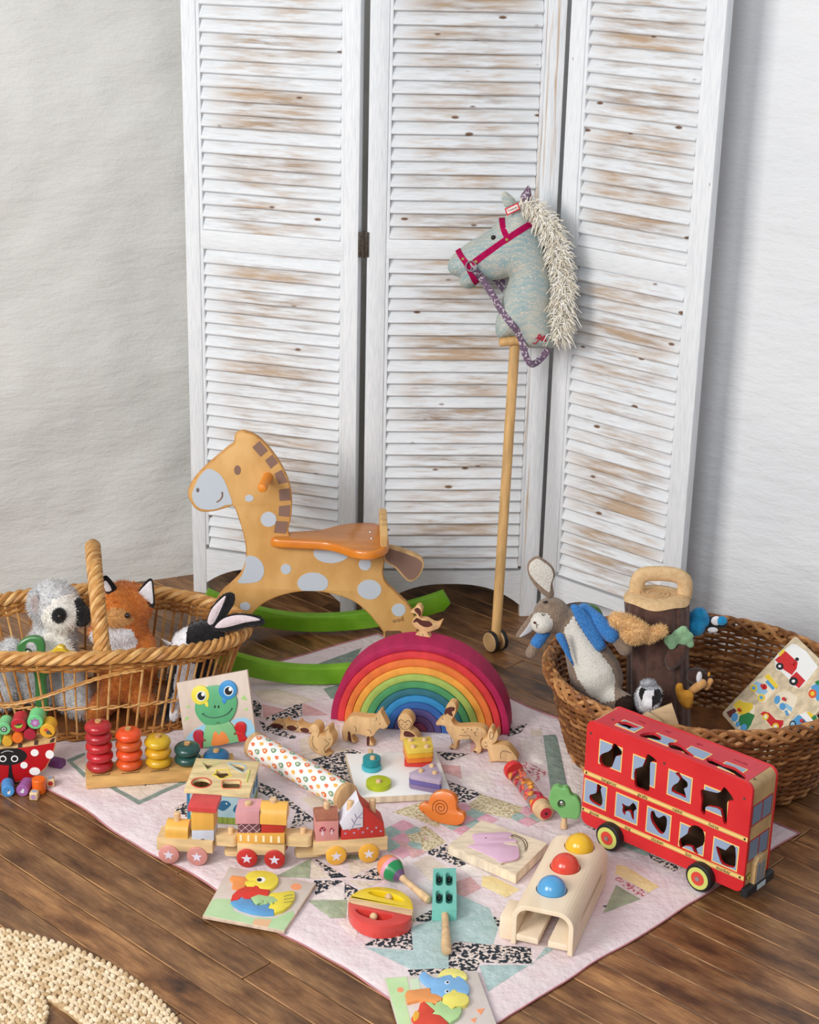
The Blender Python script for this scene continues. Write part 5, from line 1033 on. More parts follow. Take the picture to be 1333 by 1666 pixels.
piece(FP, fz_, [(440, 722), (548, 722), (555, 690), (575, 682), (595, 690), (600, 718), (690, 685), (740, 740), (780, 830), (800, 905), (410, 975), (415, 830)], FG2, 'belly_piece', fp, 0, PH, 1)
piece(FP, fz_, [(512, 950), (510, 870), (530, 800), (560, 800), (585, 835), (605, 790), (650, 810), (680, 860), (685, 920)], paint((236, 140, 72)), 'tummy_piece', fp, 0, PH+.0006, 3)
piece(FP, fz_, [(300, 850), (315, 795), (360, 778), (405, 800), (412, 860), (445, 880), (440, 905), (405, 905), (405, 975), (380, 975), (330, 920)], paint((186, 46, 66)), 'foot_piece', fp, 0, PH, 3); piece(FP, fz_, [(752, 760), (770, 705), (820, 690), (868, 715), (872, 780), (860, 830), (890, 885), (800, 905), (785, 835), (745, 835), (745, 805), (775, 790)], paint((206, 40, 44)), 'foot_piece', fp, 0, PH, 3)
for ec, col, cx, cy, tail_ in ((0, (236, 222, 84), 382, 400, [(430, 490), (450, 525), (470, 520), (462, 470)]), (0, (66, 150, 210), 678, 345, [(615, 440), (632, 490), (655, 485), (665, 440)])):
    ey = piece(FP, fz_, ellp(cx, cy, 98, 103, 24), paint(col), 'eye_piece', fp, 0, PH+.0012, 1); piece(FP, fz_, tail_, paint(col), 'eye_tab', ey, 0, PH+.0012, 3)
    piece(FP, fz_, ellp(cx+12, cy+8, 52, 54, 20), M((222, 234, 240), .5), 'eye_white', ey, PH, PH+.0018, 1, 0); piece(FP, fz_, ellp(cx+12, cy+8, 41, 43, 20), BLACK, 'pupil', ey, PH, PH+.0024, 1, 0); piece(FP, fz_, ellp(cx+32, cy-12, 18, 20, 12), WHITE, 'highlight', ey, PH, PH+.0030, 1, 0)
g = G(); stroke(g, FP.off(PH), cr(FP.pxs(fz_([(408, 598), (440, 625), (500, 642), (570, 640), (640, 620), (690, 590), (728, 542)])), 4, False), .0009); stroke(g, FP.off(PH), FP.pxs(fz_([(400, 610), (418, 596)])), .0008); stroke(g, FP.off(PH), FP.pxs(fz_([(715, 540), (735, 548)])), .0008)
for x in (540, 580): a, b_ = FP.px(*fz_([(x, 525)])[0]); g.prism(FP.off(PH), ellp(a, b_, .0016, .0032, 12), 0, .0005)
g.part('mouth_and_nostrils', BLACK, head)
# ================================================================ ladybird balancing set
lz = zm(0, 1120, 6.06); LP = vplane(P(45, 1276), 4, 0)
ld = thing('ladybird_balancer', 'red wooden ladybird balancing toy with white spots at the left edge', 'balancing toy', P(45, 1276))
lbody = LP.pxs(lz([(-420, 620), (0, 575), (200, 555), (400, 515), (548, 470), (552, 530), (522, 650), (455, 775), (350, 865), (200, 912), (80, 935), (-60, 935), (-240, 890), (-360, 800), (-430, 690)])); mnb = min(p[1] for p in lbody); lbody = [(a, b_-mnb+.001) for a, b_ in lbody]
LPm = lambda pts: [(a, b_-mnb+.001) for a, b_ in LP.pxs(lz(pts))]
G().prism(LP, lbody, -.034, 0, b=.0015, mside=1).part('body', [paint((190, 26, 34)), wood((222, 182, 122))], ld)
def lpart(pts, mat, name, d=.0006): return G().prism(LP, LPm(pts), -.0004, d).part(name, mat, ld)
lpart([(-420, 620), (0, 575), (200, 555), (400, 515), (548, 470), (550, 522), (400, 548), (200, 575), (0, 592), (-420, 640)], wood((228, 188, 128)), 'top_strip', .0008)
lpart(ellp(80, 662, 185, 86, 28, -3), BLACK, 'head', .0008)
lpart([(88, 745), (112, 745), (122, 830), (150, 925), (70, 934), (84, 830)], BLACK, 'wing_gap', .0007)
for (x, y, r, q) in ((342, 625, 40, 34), (490, 642, 42, 42), (237, 748, 36, 32), (343, 808, 54, 38)): lpart(ellp(x, y, r, q, 18), WHITE, 'spot', .001)
for x in (28, 144):
    lpart(ellp(x, 683, 36, 32, 18), WHITE, 'eye_white', .0012); lpart(ellp(x, 683, 24, 21, 16), BLACK, 'pupil', .0016)
for pts in ([(176, 575), (180, 535), (200, 528), (218, 545), (220, 570)], [(334, 548), (340, 510), (362, 498), (378, 515), (376, 545)], [(490, 525), (500, 495), (525, 478), (545, 480), (530, 520)]): lpart(pts, M((70, 52, 44), .6), 'painted_foot', .0012)
g = G(); stroke(g, LP, cr(LPm([(12, 628), (50, 610), (90, 606), (130, 616)]), 4, False), .0007, .001); g.part('brow', M((200, 200, 200), .6), ld)
def barrel(lab, fx, fy, rz_, c, ln=.036, stamp=None, d=0.0):
    """a log lying with its round end to the viewer, resting on the ladybird"""
    a, b_ = LP.px(*lz([(fx, fy)])[0]); b_ = b_-mnb+.001; e = LP.px(*lz([(fx+rz_, fy)])[0]); r = e[0]-a; o = LP.p(a, b_, d)
    t = thing('wooden_log', lab, 'log', o-LP.n*ln/2-V((0, 0, r)), 'coloured wooden logs of the ladybird toy')
    G().lathe([(r*.9, -ln), (r, -ln+.0015), (r, -.0015), (r*.9, 0)], o, LP.n, 28).part('log', paint(c), t)
    if stamp:
        for k, (sc, pts) in enumerate(stamp): G().prism(LP.off(d), [(a+x*r, b_+y*r) for x, y in pts], -.0003, .0005+.0003*k).part('printed_motif', M(sc, .6), t)
lw = (228, 196, 200)
barrel('left green log with a snail print on top of the ladybird', 40, 385, 68, (124, 206, 140), stamp=[((60, 70, 60), ellp(0, 0, .5, .45, 14)), ((200, 210, 200), ellp(0, .02, .32, .3, 12)), ((60, 70, 60), ellp(0, .02, .16, .15, 10))], d=.004)
barrel('red log with a green leaf print in the upper row on the ladybird', 185, 350, 76, (194, 44, 58), stamp=[((150, 190, 70), [(-.6, 0), (-.2, -.35), (.3, -.3), (.6, .2), (.1, .25)]), ((40, 60, 40), [(-.45, .05), (0, .3), (.6, .25), (.1, .05)])], d=.004)
barrel('topmost green log with a purple flower print', 348, 318, 78, (118, 212, 140), stamp=[((160, 110, 160), star(0, -.05, .68, 7, .72)), ((200, 150, 200), ellp(0, -.05, .28, .28, 12))], d=.004)
barrel('yellow log with a bee print at the right end of the ladybird', 470, 405, 76, (236, 176, 52), stamp=[((214, 80, 50), ellp(-.2, .2, .3, .2, 12, 30)), ((90, 80, 70), ellp(.1, -.15, .28, .3, 12)), ((90, 60, 40), ellp(.42, -.35, .14, .14, 10))], d=.004)
barrel('small plain yellow log in the lower row on the ladybird', 75, 508, 52, (226, 172, 56), d=.006); barrel('small plain orange log in the lower row on the ladybird', 177, 474, 54, (240, 120, 44), d=.006); barrel('plain crimson log in the lower row on the ladybird', 293, 446, 62, (176, 40, 62), d=.002); barrel('small green log half cut by the left edge of the picture', -32, 500, 48, (124, 206, 140), d=.005)
def flog(lab, px, py, ax, r, ln, c, stamp=None):
    o = P(px, py, r); ax = V(ax).normalized(); t = thing('wooden_log', lab, 'log', (o.x, o.y, 0), 'coloured wooden logs of the ladybird toy')
    G().lathe([(r*.9, -ln), (r, -ln+.0015), (r, -.0015), (r*.9, 0)], o, ax, 28).part('log', paint(c), t)
    if stamp:
        pl = PL(o+ax*.0, ax.cross(V((0, 0, 1)))*-1, (0, 0, 1))
        for k, (sc, pts) in enumerate(stamp): G().prism(pl, [(x*r, y*r) for x, y in pts], -.0003, .0006+.0003*k).part('printed_motif', M(sc, .6), t)
flog('blue log with a white print lying on the floor before the ladybird', 13, 1288, (.25, -1, 0), .0122, .034, (78, 150, 212), [((220, 228, 236), [(-.1, -.1), (.2, .3), (.4, .1), (.3, -.5), (-.1, -.45)]), ((70, 60, 80), ellp(.1, .2, .12, .12, 8))])
flog('purple log with a pale bird print lying on the floor before the ladybird', 36, 1287, (-.1, -1, 0), .0122, .034, (158, 96, 160), [((208, 208, 216), [(-.4, -.2), (-.1, .1), (.15, .5), (.4, .3), (.3, -.3), (-.1, -.35)])])
flog('purple log lying on the quilt at the right of the ladybird', 103, 1243, (1, -.35, 0), .0112, .030, (120, 66, 128))
oo = P(64, 1289, 0); G().lathe([(.0118, 0), (.013, .0015), (.013, .0285), (.0118, .030)], oo, (0, 0, 1), 28).top('wooden_log', paint((244, 112, 34)), 'orange log standing upright on the floor before the ladybird', 'log', loc=oo, group='coloured wooden logs of the ladybird toy')
for lab, px, py, rot, z_, c1, c2 in (('wooden die with a red dot beside the standing orange log', 81, 1281, 12, .005, (178, 44, 40), (140, 160, 190)), ('wooden die with a purple dot in front of the standing orange log', 55, 1303, -4, 0, (170, 140, 180), (150, 170, 200))):
    o = P(px, py, z_); t = thing('wooden_die', lab, 'die', o); s_ = .0165; G().box(o+V((0, .008, s_/2)), (s_, s_, s_), rot=rot, b=.0028, seg=3).part('cube', wood((228, 196, 152)), t)
    pl = vplane(o+V((0, .008, s_/2)), rot).off(s_/2); G().prism(pl, ellp(0, 0, .0048, .0048, 16), -.0003, .0005).part('printed_dot', M(c1, .6), t); h_ = hplane(o+V((0, .008, s_)), rot); G().prism(h_, ellp(0, 0, .0048, .0048, 16), -.0003, .0005).part('printed_dot', M(c2, .6), t)
# ================================================================ shape sorter box
sz = zm(240, 1220, 5.554); zt = ZQ+.067; HT = hplane((0, 0, zt))
ss = thing('shape_sorter', 'wooden shape sorter box with five cut out shapes in its lid', 'shape sorter', Q(360, 1320))
top4 = HT.pxs(sz([(440, 72), (1015, 103), (922, 408), (330, 360)])); ctr_ = sum((V(p) for p in top4), V((0, 0)))/4
shapes = [('triangle_rim', (196, 206, 140), [(478, 108), (660, 112), (540, 188)]), ('drop_rim', (164, 196, 212), cr([(722, 122), (800, 120), (870, 135), (898, 165), (870, 202), (840, 198)], 4)), ('star_rim', (238, 214, 70), [(618, 180), (735, 178), (745, 212), (770, 238), (725, 242), (690, 262), (650, 262), (620, 240), (580, 228), (612, 210)]), ('circle_rim', (216, 70, 56), ellp(487, 298, 95, 48, 28)), ('square_rim', (232, 134, 92), rrect(757, 313, 180, 80, 22))]
ins = []
for nm, c, pts in shapes:
    q = HT.pxs(sz(pts)); q = q if area2(q) > 0 else q[::-1]; ins.append(inset(q, .0022))
top4 = top4 if area2(top4) > 0 else top4[::-1]
lid = G().prism(HT, top4, -.007, 0, holes=ins, b=.001).part('lid', wood((240, 214, 160), st=(.3, 1, 1)), ss)
for nm, c, pts in shapes:
    q = HT.pxs(sz(pts)); q = q if area2(q) > 0 else q[::-1]; inn = inset(q, .0022)
    G().prism(HT, q, -.0004, .0007, holes=[inn]).part(nm, M(c, .5), lid)
g = G(); stroke(g, HT, HT.pxs(sz([(925, 185), (895, 298)])), .0018, .0004); g.part('painted_stroke', M((208, 214, 120), .5), lid)
b4 = [tuple(ctr_+(V(p)-ctr_)*.93) for p in top4]; b4 = b4 if area2(b4) > 0 else b4[::-1]
wl = G().prism(PL((0, 0, 0), (1, 0, 0), (0, 1, 0)), b4, ZQ, zt-.0068, holes=[inset(b4, .006)]).part('walls', wood((224, 196, 150)), ss)
G().prism(PL((0, 0, 0), (1, 0, 0), (0, 1, 0)), inset(b4, .003), ZQ, ZQ+.004).part('floor_panel', wood((206, 176, 130)), ss)
# printed sides: nearest edge (towards the viewer) and right edge
cs4 = sorted(b4, key=lambda p: p[1]); fl_, fr_ = sorted(cs4[:2]); rb_ = max(cs4[2:], key=lambda p: p[0])
def printed(A, B, nm):
    A, B = V((*A, 0)), V((*B, 0)); w = (B-A).length; pl = PL(V((A.x, A.y, ZQ)), (B-A), (0, 0, 1)); h = zt-.008-ZQ
    pn = G().prism(pl, [(0, 0), (w, 0), (w, h), (0, h)], -.0003, .0006).part('printed_side', M((176, 206, 214), .5, (160, 194, 206), 20), ss)
    G().prism(pl, [(0, 0), (w, 0), (w, h*.24), (0, h*.2)], .0005, .0009).part('printed_grass', M((150, 166, 70), .6, (110, 136, 50), 200, stretch=(1, 1, .1)), pn); G().prism(pl, [(0, 0), (w*.05, 0), (w*.05, h), (0, h)], .0005, .001).part('printed_edge', M((52, 118, 152), .5), pn); G().prism(pl, [(w*.96, 0), (w, 0), (w, h), (w*.96, h)], .0005, .001).part('printed_edge', M((52, 118, 152), .5), pn)
    for (x, y, k) in ((.62, .66, .0), (.88, .6, 1)):
        G().prism(pl, cr([(w*x+dx, h*y+dy) for dx, dy in ((-.014, -.006), (-.006, .008), (.006, .009), (.012, .003), (.007, -.004), (-.003, -.012))], 4), .0005, .0011).part('printed_bird', M((44, 104, 140), .5), pn); G().prism(pl, ellp(w*x+.004, h*y+.004, .0016, .0016, 10), .001, .0014).part('printed_eye', WHITE, pn)
printed(fl_, fr_, 'front'); printed(fr_, rb_, 'right')
# ================================================================ train
TW = wood((232, 198, 146), st=(.25, 1, 1)); STARM = M((218, 214, 228), .5)
def tplane(a, b): A, B = Q(*a), Q(*b); d = B-A; return PL(A, (d.x, d.y, 0), (0, 0, 1))
def blk(pl, x0, y0, x1, y1, d, dep): (a0, b0), (a1, b1) = pl.off(d).px(x0, y1), pl.off(d).px(x1, y0); return a0, b0, a1, b1
def tblock(name, lab, pl, x0, y0, x1, y1, d, dep, mat, cat='block', rnd_=.0012, deco=None, poly=None):
    pf = pl.off(d); q = pf.pxs(poly) if poly else pf.pxs([(x0, y1), (x1, y1), (x1, y0), (x0, y0)])
    mb = min(p[1] for p in q); c = pf.p(sum(p[0] for p in q)/len(q), mb, -dep/2); t = thing(name, lab, cat, c, 'blocks stacked on the toy train')
    G().prism(pf, q, -dep, 0, b=rnd_).part('block', mat, t)
    if deco: deco(t, pf, q)
    return t
def round_top(name, lab, pl, x0, y0, x1, y1, d, dep, mat, frac=.5, over=0.0):
    """block whose top is rounded across the train, extruded along it"""
    pf = pl.off(d); (a0, b0), (a1, b1) = pf.px(x0, y1), pf.px(x1, y0); h = b1-b0; c = pf.p((a0+a1)/2, b0, -dep/2); t = thing(name, lab, 'block', c, 'blocks stacked on the toy train')
    side = PL(pf.p(a0, b0, -dep/2), -pl.n, pl.v); prof = [(-dep/2-over, 0), (dep/2+over, 0)]+[((dep/2+over)*math.cos(PI*i/14), h*(1-frac)+h*frac*math.sin(PI*i/14)) for i in range(15)]
    G().prism(side, prof, 0, -(a1-a0) if side.n.dot(pl.u) < 0 else (a1-a0), b=0).part('block', mat, t); return t
def tpeg(t, pl, x, y, d, r=.0058, h=.012, zb=0.0):
    a, b_ = pl.off(d).px(x, y); G().lathe([(r, -.02), (r, h-.002), (r*.7, h)], pl.off(d).p(a, b_), (0, 0, 1), 16).part('peg', BEECH, t)
def wheel(t, pl, x, y, r, c, d=.004):
    a, _ = pl.px(x, y); o = pl.p(a, r, d); w = G().lathe([(r*.88, -.011), (r, -.0095), (r, -.0015), (r*.88, 0), (.001, 0)], o, pl.n, 32).part('wheel', paint(c, .35), t)
    G().prism(PL(o, pl.u, pl.v), star(0, 0, r*.55, 5, .42), -.0003, .0006).part('star_print', STARM, w)
    G().lathe([(r*.88, -.011), (r, -.0095), (r, -.0015), (r*.88, 0)], o-pl.n*.051, pl.n, 32).part('wheel', paint(c, .35), t)
def chassis(name, lab, pl, rect, coup=None, dep=.046, wheels=(), wc=(0, 0, 0), r=.0185):
    t = thing(name, lab, 'toy train', pl.p(.03, 0, -.02)); q = pl.pxs(rect); G().prism(pl, q, -dep, 0, b=.0015).part('chassis', TW, t)
    for (x, y) in wheels: wheel(t, pl, x, y, r, wc)
    if coup:
        (xa, ya), (xb, yb), dd = coup; (a0, b0), (a1, b1) = pl.px(xa, yb), pl.px(xb, ya); hp_ = hplane(pl.p((a0+a1)/2, b0, -dep/2), math.degrees(math.atan2(pl.u.y, pl.u.x)))
        G().prism(hp_, rrect(0, 0, a1-a0, .030, .009), 0, b1-b0, b=.001).part('coupling_plate', TW, t)
        G().lathe([(.0055, 0), (.0055, b1-b0+.009), (.003, b1-b0+.0105)], hp_.p(dd, 0, 0), (0, 0, 1), 16).part('coupling_peg', BEECH, t)
    return t
E1 = tplane((277, 1404), (321, 1407))
en = chassis('train_engine', 'wooden toy train engine with pink star wheels at the quilt edge', E1, [(255, 1364), (346, 1369), (346, 1389), (255, 1383)], ((346, 1366), (384, 1380), .008), wheels=((275, 1386), (321, 1388)), wc=(214, 146, 136))
round_top('boiler_block', 'yellow rounded boiler block on the train engine', E1, 269, 1344, 305, 1365, -.004, .038, paint((238, 182, 84)), .6)
tpeg(en, E1, 289, 1345, -.023, .006, .030)
def arch_deco(t, pf, q):
    a = sum(p[0] for p in q)/4; b_ = min(p[1] for p in q); G().prism(pf, [(a+.006*math.cos(PI*i/10), b_+.0012+.0055*math.sin(PI*i/10)) for i in range(11)], -.0003, .0006).part('painted_arch', M((110, 84, 70), .6), t)
tblock('cab_base_block', 'pale grey block with a small arch under the engine cab', E1, 312, 1351, 348, 1369, -.004, .038, paint((206, 210, 222)), deco=arch_deco)
tblock('cab_block', 'yellow upright cab block of the train engine', E1, 311, 1318, 348, 1351, -.004, .038, paint((238, 180, 84)))
roof = PL(E1.p(0, 0, 0), E1.u, E1.v); a0, b0 = E1.px(306, 1319); a1, b1 = E1.px(352, 1312)
rt = thing('cab_roof_block', 'red roof block on top of the engine cab', 'block', E1.p((a0+a1)/2, b0, -.02), 'blocks stacked on the toy train'); sd = PL(E1.p(a0, b0, -.023), -E1.n, E1.v); L_ = a1-a0
G().prism(sd, [(-.025, 0), (.025, 0), (.025, .008), (.017, .011), (-.017, .011), (-.025, .008)], 0, -L_ if sd.n.dot(E1.u) < 0 else L_, b=0).part('roof', paint((216, 76, 74)), rt)
E2 = tplane((402, 1410), (447, 1412)); w2 = chassis('train_wagon', 'wooden toy train wagon with red star wheels in the middle of the train', E2, [(386, 1372), (463, 1376), (463, 1393), (386, 1390)], ((462, 1366), (506, 1381), .008), wheels=((402, 1390), (447, 1392)), wc=(196, 50, 46))
G().prism(hplane(E2.p(-.012, .013, -.023), math.degrees(math.atan2(E2.u.y, E2.u.x))), rrect(-.015, 0, .032, .026, .008), 0, .009, b=.001).part('coupling_plate', TW, w2)
def stripes(t, pf, q):
    x0 = min(p[0] for p in q); x1 = max(p[0] for p in q); y0 = min(p[1] for p in q); y1 = max(p[1] for p in q)
    for k in range(6): x = x0+(x1-x0)*(.08+.16*k); G().prism(pf, rrect(x, (y0+y1)/2, (x1-x0)*.05, (y1-y0)*.5, .0008, 2), -.0003, .0006).part('painted_stripe', M((244, 226, 186), .6), t)
tblock('wagon_body_block', 'yellow striped tray block of the middle wagon', E2, 386, 1356, 463, 1373, -.001, .044, paint((236, 178, 84)), deco=stripes)
def lattice(t, pf, q):
    x0 = min(p[0] for p in q); x1 = max(p[0] for p in q); y0 = min(p[1] for p in q); y1 = max(p[1] for p in q); g = G(); h = y1-y0
    for k in range(-1, 4):
        for s_ in (1, -1):
            xa = x0+(x1-x0)*k/3; xb = xa+s_*h; pts = []
            for i in range(13):
                x, y = xa+(xb-xa)*i/12, y0+h*i/12
                if x0 < x < x1: pts.append((x, y))
            if len(pts) > 1: stroke(g, pf, pts, .0005, .0001)
    g.part('painted_lattice', M((224, 190, 196), .6), t)
tblock('lattice_block', 'plum block with white lattice on the middle wagon', E2, 387, 1337, 424, 1357, -.003, .038, paint((116, 72, 78)), deco=lattice)
tblock('pink_block', 'pink square block on the left of the middle wagon', E2, 383, 1320, 422, 1341, .001, .046, paint((222, 158, 162)))
tblock('red_block', 'plain red block on the right of the middle wagon', E2, 425, 1338, 462, 1357, -.003, .038, paint((192, 54, 44)))
round_top('yellow_roof_block', 'yellow round topped block on the right of the middle wagon', E2, 423, 1316, 466, 1341, .0, .044, paint((240, 184, 88)), .75)
tpeg(w2, E2, 404, 1313, -.023, .0065, .012); tpeg(w2, E2, 445, 1311, -.023, .0065, .016)
E3 = tplane((547, 1406), (601, 1402)); w3 = chassis('train_wagon', 'wooden toy train wagon with yellow star wheels at the train end', E3, [(510, 1371), (631, 1363), (631, 1383), (510, 1392)], None, wheels=((547, 1387), (600, 1384)), wc=(238, 178, 66))
G().prism(hplane(E3.p(-.035, .012, -.023), math.degrees(math.atan2(E3.u.y, E3.u.x))), rrect(-.012, 0, .05, .028, .009), 0, .009, b=.001).part('coupling_plate', TW, w3)
def toadstools(t, pf, q):
    for cx, cy, s_ in ((525, 1352, 1.0), (540, 1352, .75)):
        a, b_ = pf.px(cx, cy); G().prism(pf, [(a-.006*s_, b_), (a+.006*s_, b_), (a+.0045*s_, b_+.006*s_), (a, b_+.009*s_), (a-.0045*s_, b_+.006*s_)], -.0003, .0006).part('painted_cap', M((150, 36, 60), .6), t); G().prism(pf, [(a-.0018*s_, b_-.009*s_), (a+.0018*s_, b_-.009*s_), (a+.0015*s_, b_), (a-.0015*s_, b_)], -.0003, .0005).part('painted_stem', M((226, 206, 214), .6), t)
        for dx, dy in ((-.002, .003), (.002, .0045), (0, .0015)): G().prism(pf, ellp(a+dx*s_, b_+dy*s_, .0009, .0009, 8), 0, .0008).part('painted_dot', WHITE, t)
tblock('toadstool_block', 'pink block with toadstool print on the last wagon', E3, 514, 1336, 551, 1370, -.003, .040, paint((222, 150, 146)), deco=toadstools)
pf = E3.off(-.003); a0, b0 = pf.px(514, 1337); a1, _ = pf.px(551, 1337); t = thing('brown_roof_block', 'brown sloping roof block above the toadstools', 'block', pf.p((a0+a1)/2, b0, -.02), 'blocks stacked on the toy train'); sd = PL(pf.p(a0, b0, -.02), -E3.n, E3.v)
G().prism(sd, [(-.020, 0), (.020, 0), (-.018, .019), (-.02, .019)] if False else [(-.02, 0), (.02, 0), (.02, .004), (.004, .016), (-.004, .016), (-.02, .004)], 0, -(a1-a0) if sd.n.dot(E3.u) < 0 else (a1-a0), b=0).part('block', M((170, 108, 84), .55, (152, 92, 70), 40), t)
def flowers(t, pf, q):
    for k in range(9): a, b_ = pf.px(562+k*7.2, 1356-(k % 2)*6-k*.5); G().prism(pf, star(a, b_, .0026, 6, .35), -.0003, .0006).part('painted_flower', M((176, 176, 206), .6), t)
tblock('red_slope_block', 'red sloping block with small blue flowers on the last wagon', E3, 0, 0, 0, 0, -.003, .040, paint((196, 56, 50)), deco=flowers, poly=[(555, 1368), (626, 1361), (625, 1340), (592, 1312), (584, 1300), (591, 1346), (556, 1351)])
def twig(t, pf, q):
    g = G(); 
    for pts in ([(573, 1347), (580, 1332), (590, 1322)], [(577, 1340), (572, 1332)], [(581, 1332), (577, 1324)], [(584, 1330), (590, 1331)], [(578, 1342), (587, 1341)]): stroke(g, pf, pf.pxs(pts), .0006, .0003)
    g.part('painted_twig', M((130, 130, 160), .6), t)
tblock('white_slope_block', 'pale lilac white sloping block with a twig print on the last wagon', E3, 0, 0, 0, 0, -.001, .036, paint((226, 224, 234)), deco=twig, poly=[(558, 1351), (553, 1340), (568, 1320), (584, 1301), (591, 1315), (591, 1346)])
tpeg(w3, E3, 532, 1316, -.023, .006, .014); tpeg(w3, E3, 570, 1330, -.010, .0062, .034); tpeg(w3, E3, 606, 1326, -.023, .006, .034)
# ================================================================ patterned rain tube
rT = .0262; A3, B3 = P(416, 1213, ZQ+rT), P(563, 1296, ZQ+rT); ax = (B3-A3).normalized(); LT = (B3-A3).length
tb = thing('rain_tube', 'white rainmaker tube printed with orange and green drops', 'rattle', (A3+B3)/2-V((0, 0, rT)))
G().lathe([(rT-.0008, .006), (rT-.0008, LT-.006)], A3, ax, 40).part('tube', M((242, 240, 234), .4), tb)
for s0, s1 in ((-.006, .008), (LT-.008, LT+.006)): G().lathe([(rT*.9, s0), (rT+.0008, s0+.002), (rT+.0008, s1-.002), (rT*.9, s1)], A3, ax, 40).part('end_cap', wood((220, 178, 128)), tb)
dc = [(224, 118, 62), (120, 160, 132), (226, 120, 88), (234, 180, 90)]; xo = ax.cross(V((0, 0, 1))).normalized(); yo = xo.cross(ax)
dm = [G(), G(), G(), G(), G()]
for i in range(14):
    for j in range(9):
        s = .016+(LT-.032)*i/13; th = 2*PI*(j+.5*(i % 2))/9; nn = xo*math.cos(th)+yo*math.sin(th); tg = ax.cross(nn); k = (i+2*j) % 4; pl = PL(A3+ax*s+nn*(rT-.0006), ax, tg)
        if pl.n.dot(nn) < 0: pl = PL(A3+ax*s+nn*(rT-.0006), ax, -tg)
        r = .0060 if k in (0, 1) else .0045; dr = cr([(-r*1.2, 0), (-r*.2, r*.8), (r, r*.55), (r*1.1, -r*.4), (r*.2, -r*.85)], 3); dm[k].prism(pl, dr, -.0004, .0006)
        if k < 2: dm[4].prism(pl, [(x*.42, y*.42) for x, y in dr], .0004, .0009)
for k in range(5): dm[k].part('printed_drops', M(dc[k], .5) if k < 4 else M((238, 214, 190), .5), tb, kind='stuff')
# ================================================================ white board with stacking shapes
bz_ = zm(540, 1190, 5.554); zt = ZQ+.014; HB = hplane((0, 0, zt))
q4 = HB.pxs(bz_([(122, 202), (945, 172), (1085, 560), (228, 602)])); sb_ = thing('peg_board', 'white square peg board holding stacked coloured shapes', 'stacking toy', Q(650, 1270))
G().prism(HB, q4, -.0135, 0, b=.0015, mside=1).part('board', [M((240, 239, 236), .45), wood((226, 206, 178))], sb_)
def bshape(name, lab, poly, z0, h, c, grp='shapes on the white peg board'):
    o = V((sum(p[0] for p in poly)/len(poly), sum(p[1] for p in poly)/len(poly), z0)); G().prism(PL((0, 0, 0), (1, 0, 0), (0, 1, 0)), poly, z0, z0+h, b=.0011).top(name, paint(c, .4), lab, 'block', loc=o, group=grp)
def bpt(x, y, z): p = P(*bz_([(x, y)])[0], z); return (p.x, p.y)
def bpegs(lst, zb, ztop, r=.0054):
    for (x, y) in lst: p = P(*bz_([(x, y)])[0], ztop); G().lathe([(r, zb-ztop-.002), (r, -.003), (r*.8, -.0008), (r*.3, .0006)], p, (0, 0, 1), 14).part('peg', BEECH, sb_)
c1 = bpt(360, 305, zt+.008); c2 = bpt(362, 232, zt+.024)
bshape('disc_block', 'light turquoise disc at the bottom of the small round stack', ellp(*c1, .0195, .0195, 30), zt, .0085, (72, 178, 190)); bshape('disc_block', 'dark turquoise disc on the top of the small round stack', ellp(*c2, .0178, .0178, 30), zt+.0087, .015, (36, 142, 150))
c3 = bpt(423, 448, zt+.011); bshape('disc_block', 'lime green flat disc on the white peg board', ellp(*c3, .0243, .0243, 32), zt, .011, (184, 198, 36))
bpegs([(350, 160), (370, 222)], zt, zt+.030, .0054); bpegs([(424, 432)], zt, zt+.017, .0056)
sq = [(640, 60), (895, 40), (922, 150), (690, 170)]; zq0 = zt+.0405; q_ = [bpt(x, y, zq0) for x, y in sq]; q_ = q_ if area2(q_) > 0 else q_[::-1]
rq = []
for i in range(4):
    a, p, c = V(q_[i-1]), V(q_[i]), V(q_[(i+1) % 4]); rq += [tuple(p.lerp(a, .1)), tuple(p.lerp(a, .03).lerp(c, .03)), tuple(p.lerp(c, .1))]
m_ = V((sum(p[0] for p in rq)/12, sum(p[1] for p in rq)/12))
for k, (nm, c, rt_) in enumerate((('red', (206, 56, 48), -14), ('orange', (232, 124, 44), -2), ('golden yellow', (236, 172, 50), 0), ('pale yellow', (236, 204, 84), 0))):
    cs_, sn_ = math.cos(math.radians(rt_)), math.sin(math.radians(rt_)); pq = [(m_.x+(x-m_.x)*cs_-(y-m_.y)*sn_, m_.y+(x-m_.x)*sn_+(y-m_.y)*cs_) for x, y in rq]
    bshape('square_block', nm+' square block, '+['lowest', 'second lowest', 'second highest', 'topmost'][k]+' of the square stack', pq, zt+.0101*k, .0099, c)
bpegs([(712, 62), (840, 58), (735, 120), (858, 120)], zt, zt+.046)
tri = [(930, 268), (1000, 395), (990, 440), (700, 400), (705, 370)]; ztr = zt+.030
for k, (nm, c) in enumerate((('dusty purple', (136, 118, 152)), ('violet', (108, 96, 158)), ('pale lilac', (186, 168, 190)))):
    pq = [bpt(x, y, ztr) for x, y in ((700, 372), (925, 270), (940, 275), (998, 405), (992, 440), (975, 445), (715, 395))]; pq = [(x+.001*k*0, y) for x, y in pq]
    bshape('triangle_block', nm+' triangle block, '+['lowest', 'middle', 'topmost'][k]+' of the triangular stack', pq, zt+.0101*k, .0099, c)
bpegs([(905, 295), (808, 340), (932, 358)], zt, zt+.035)
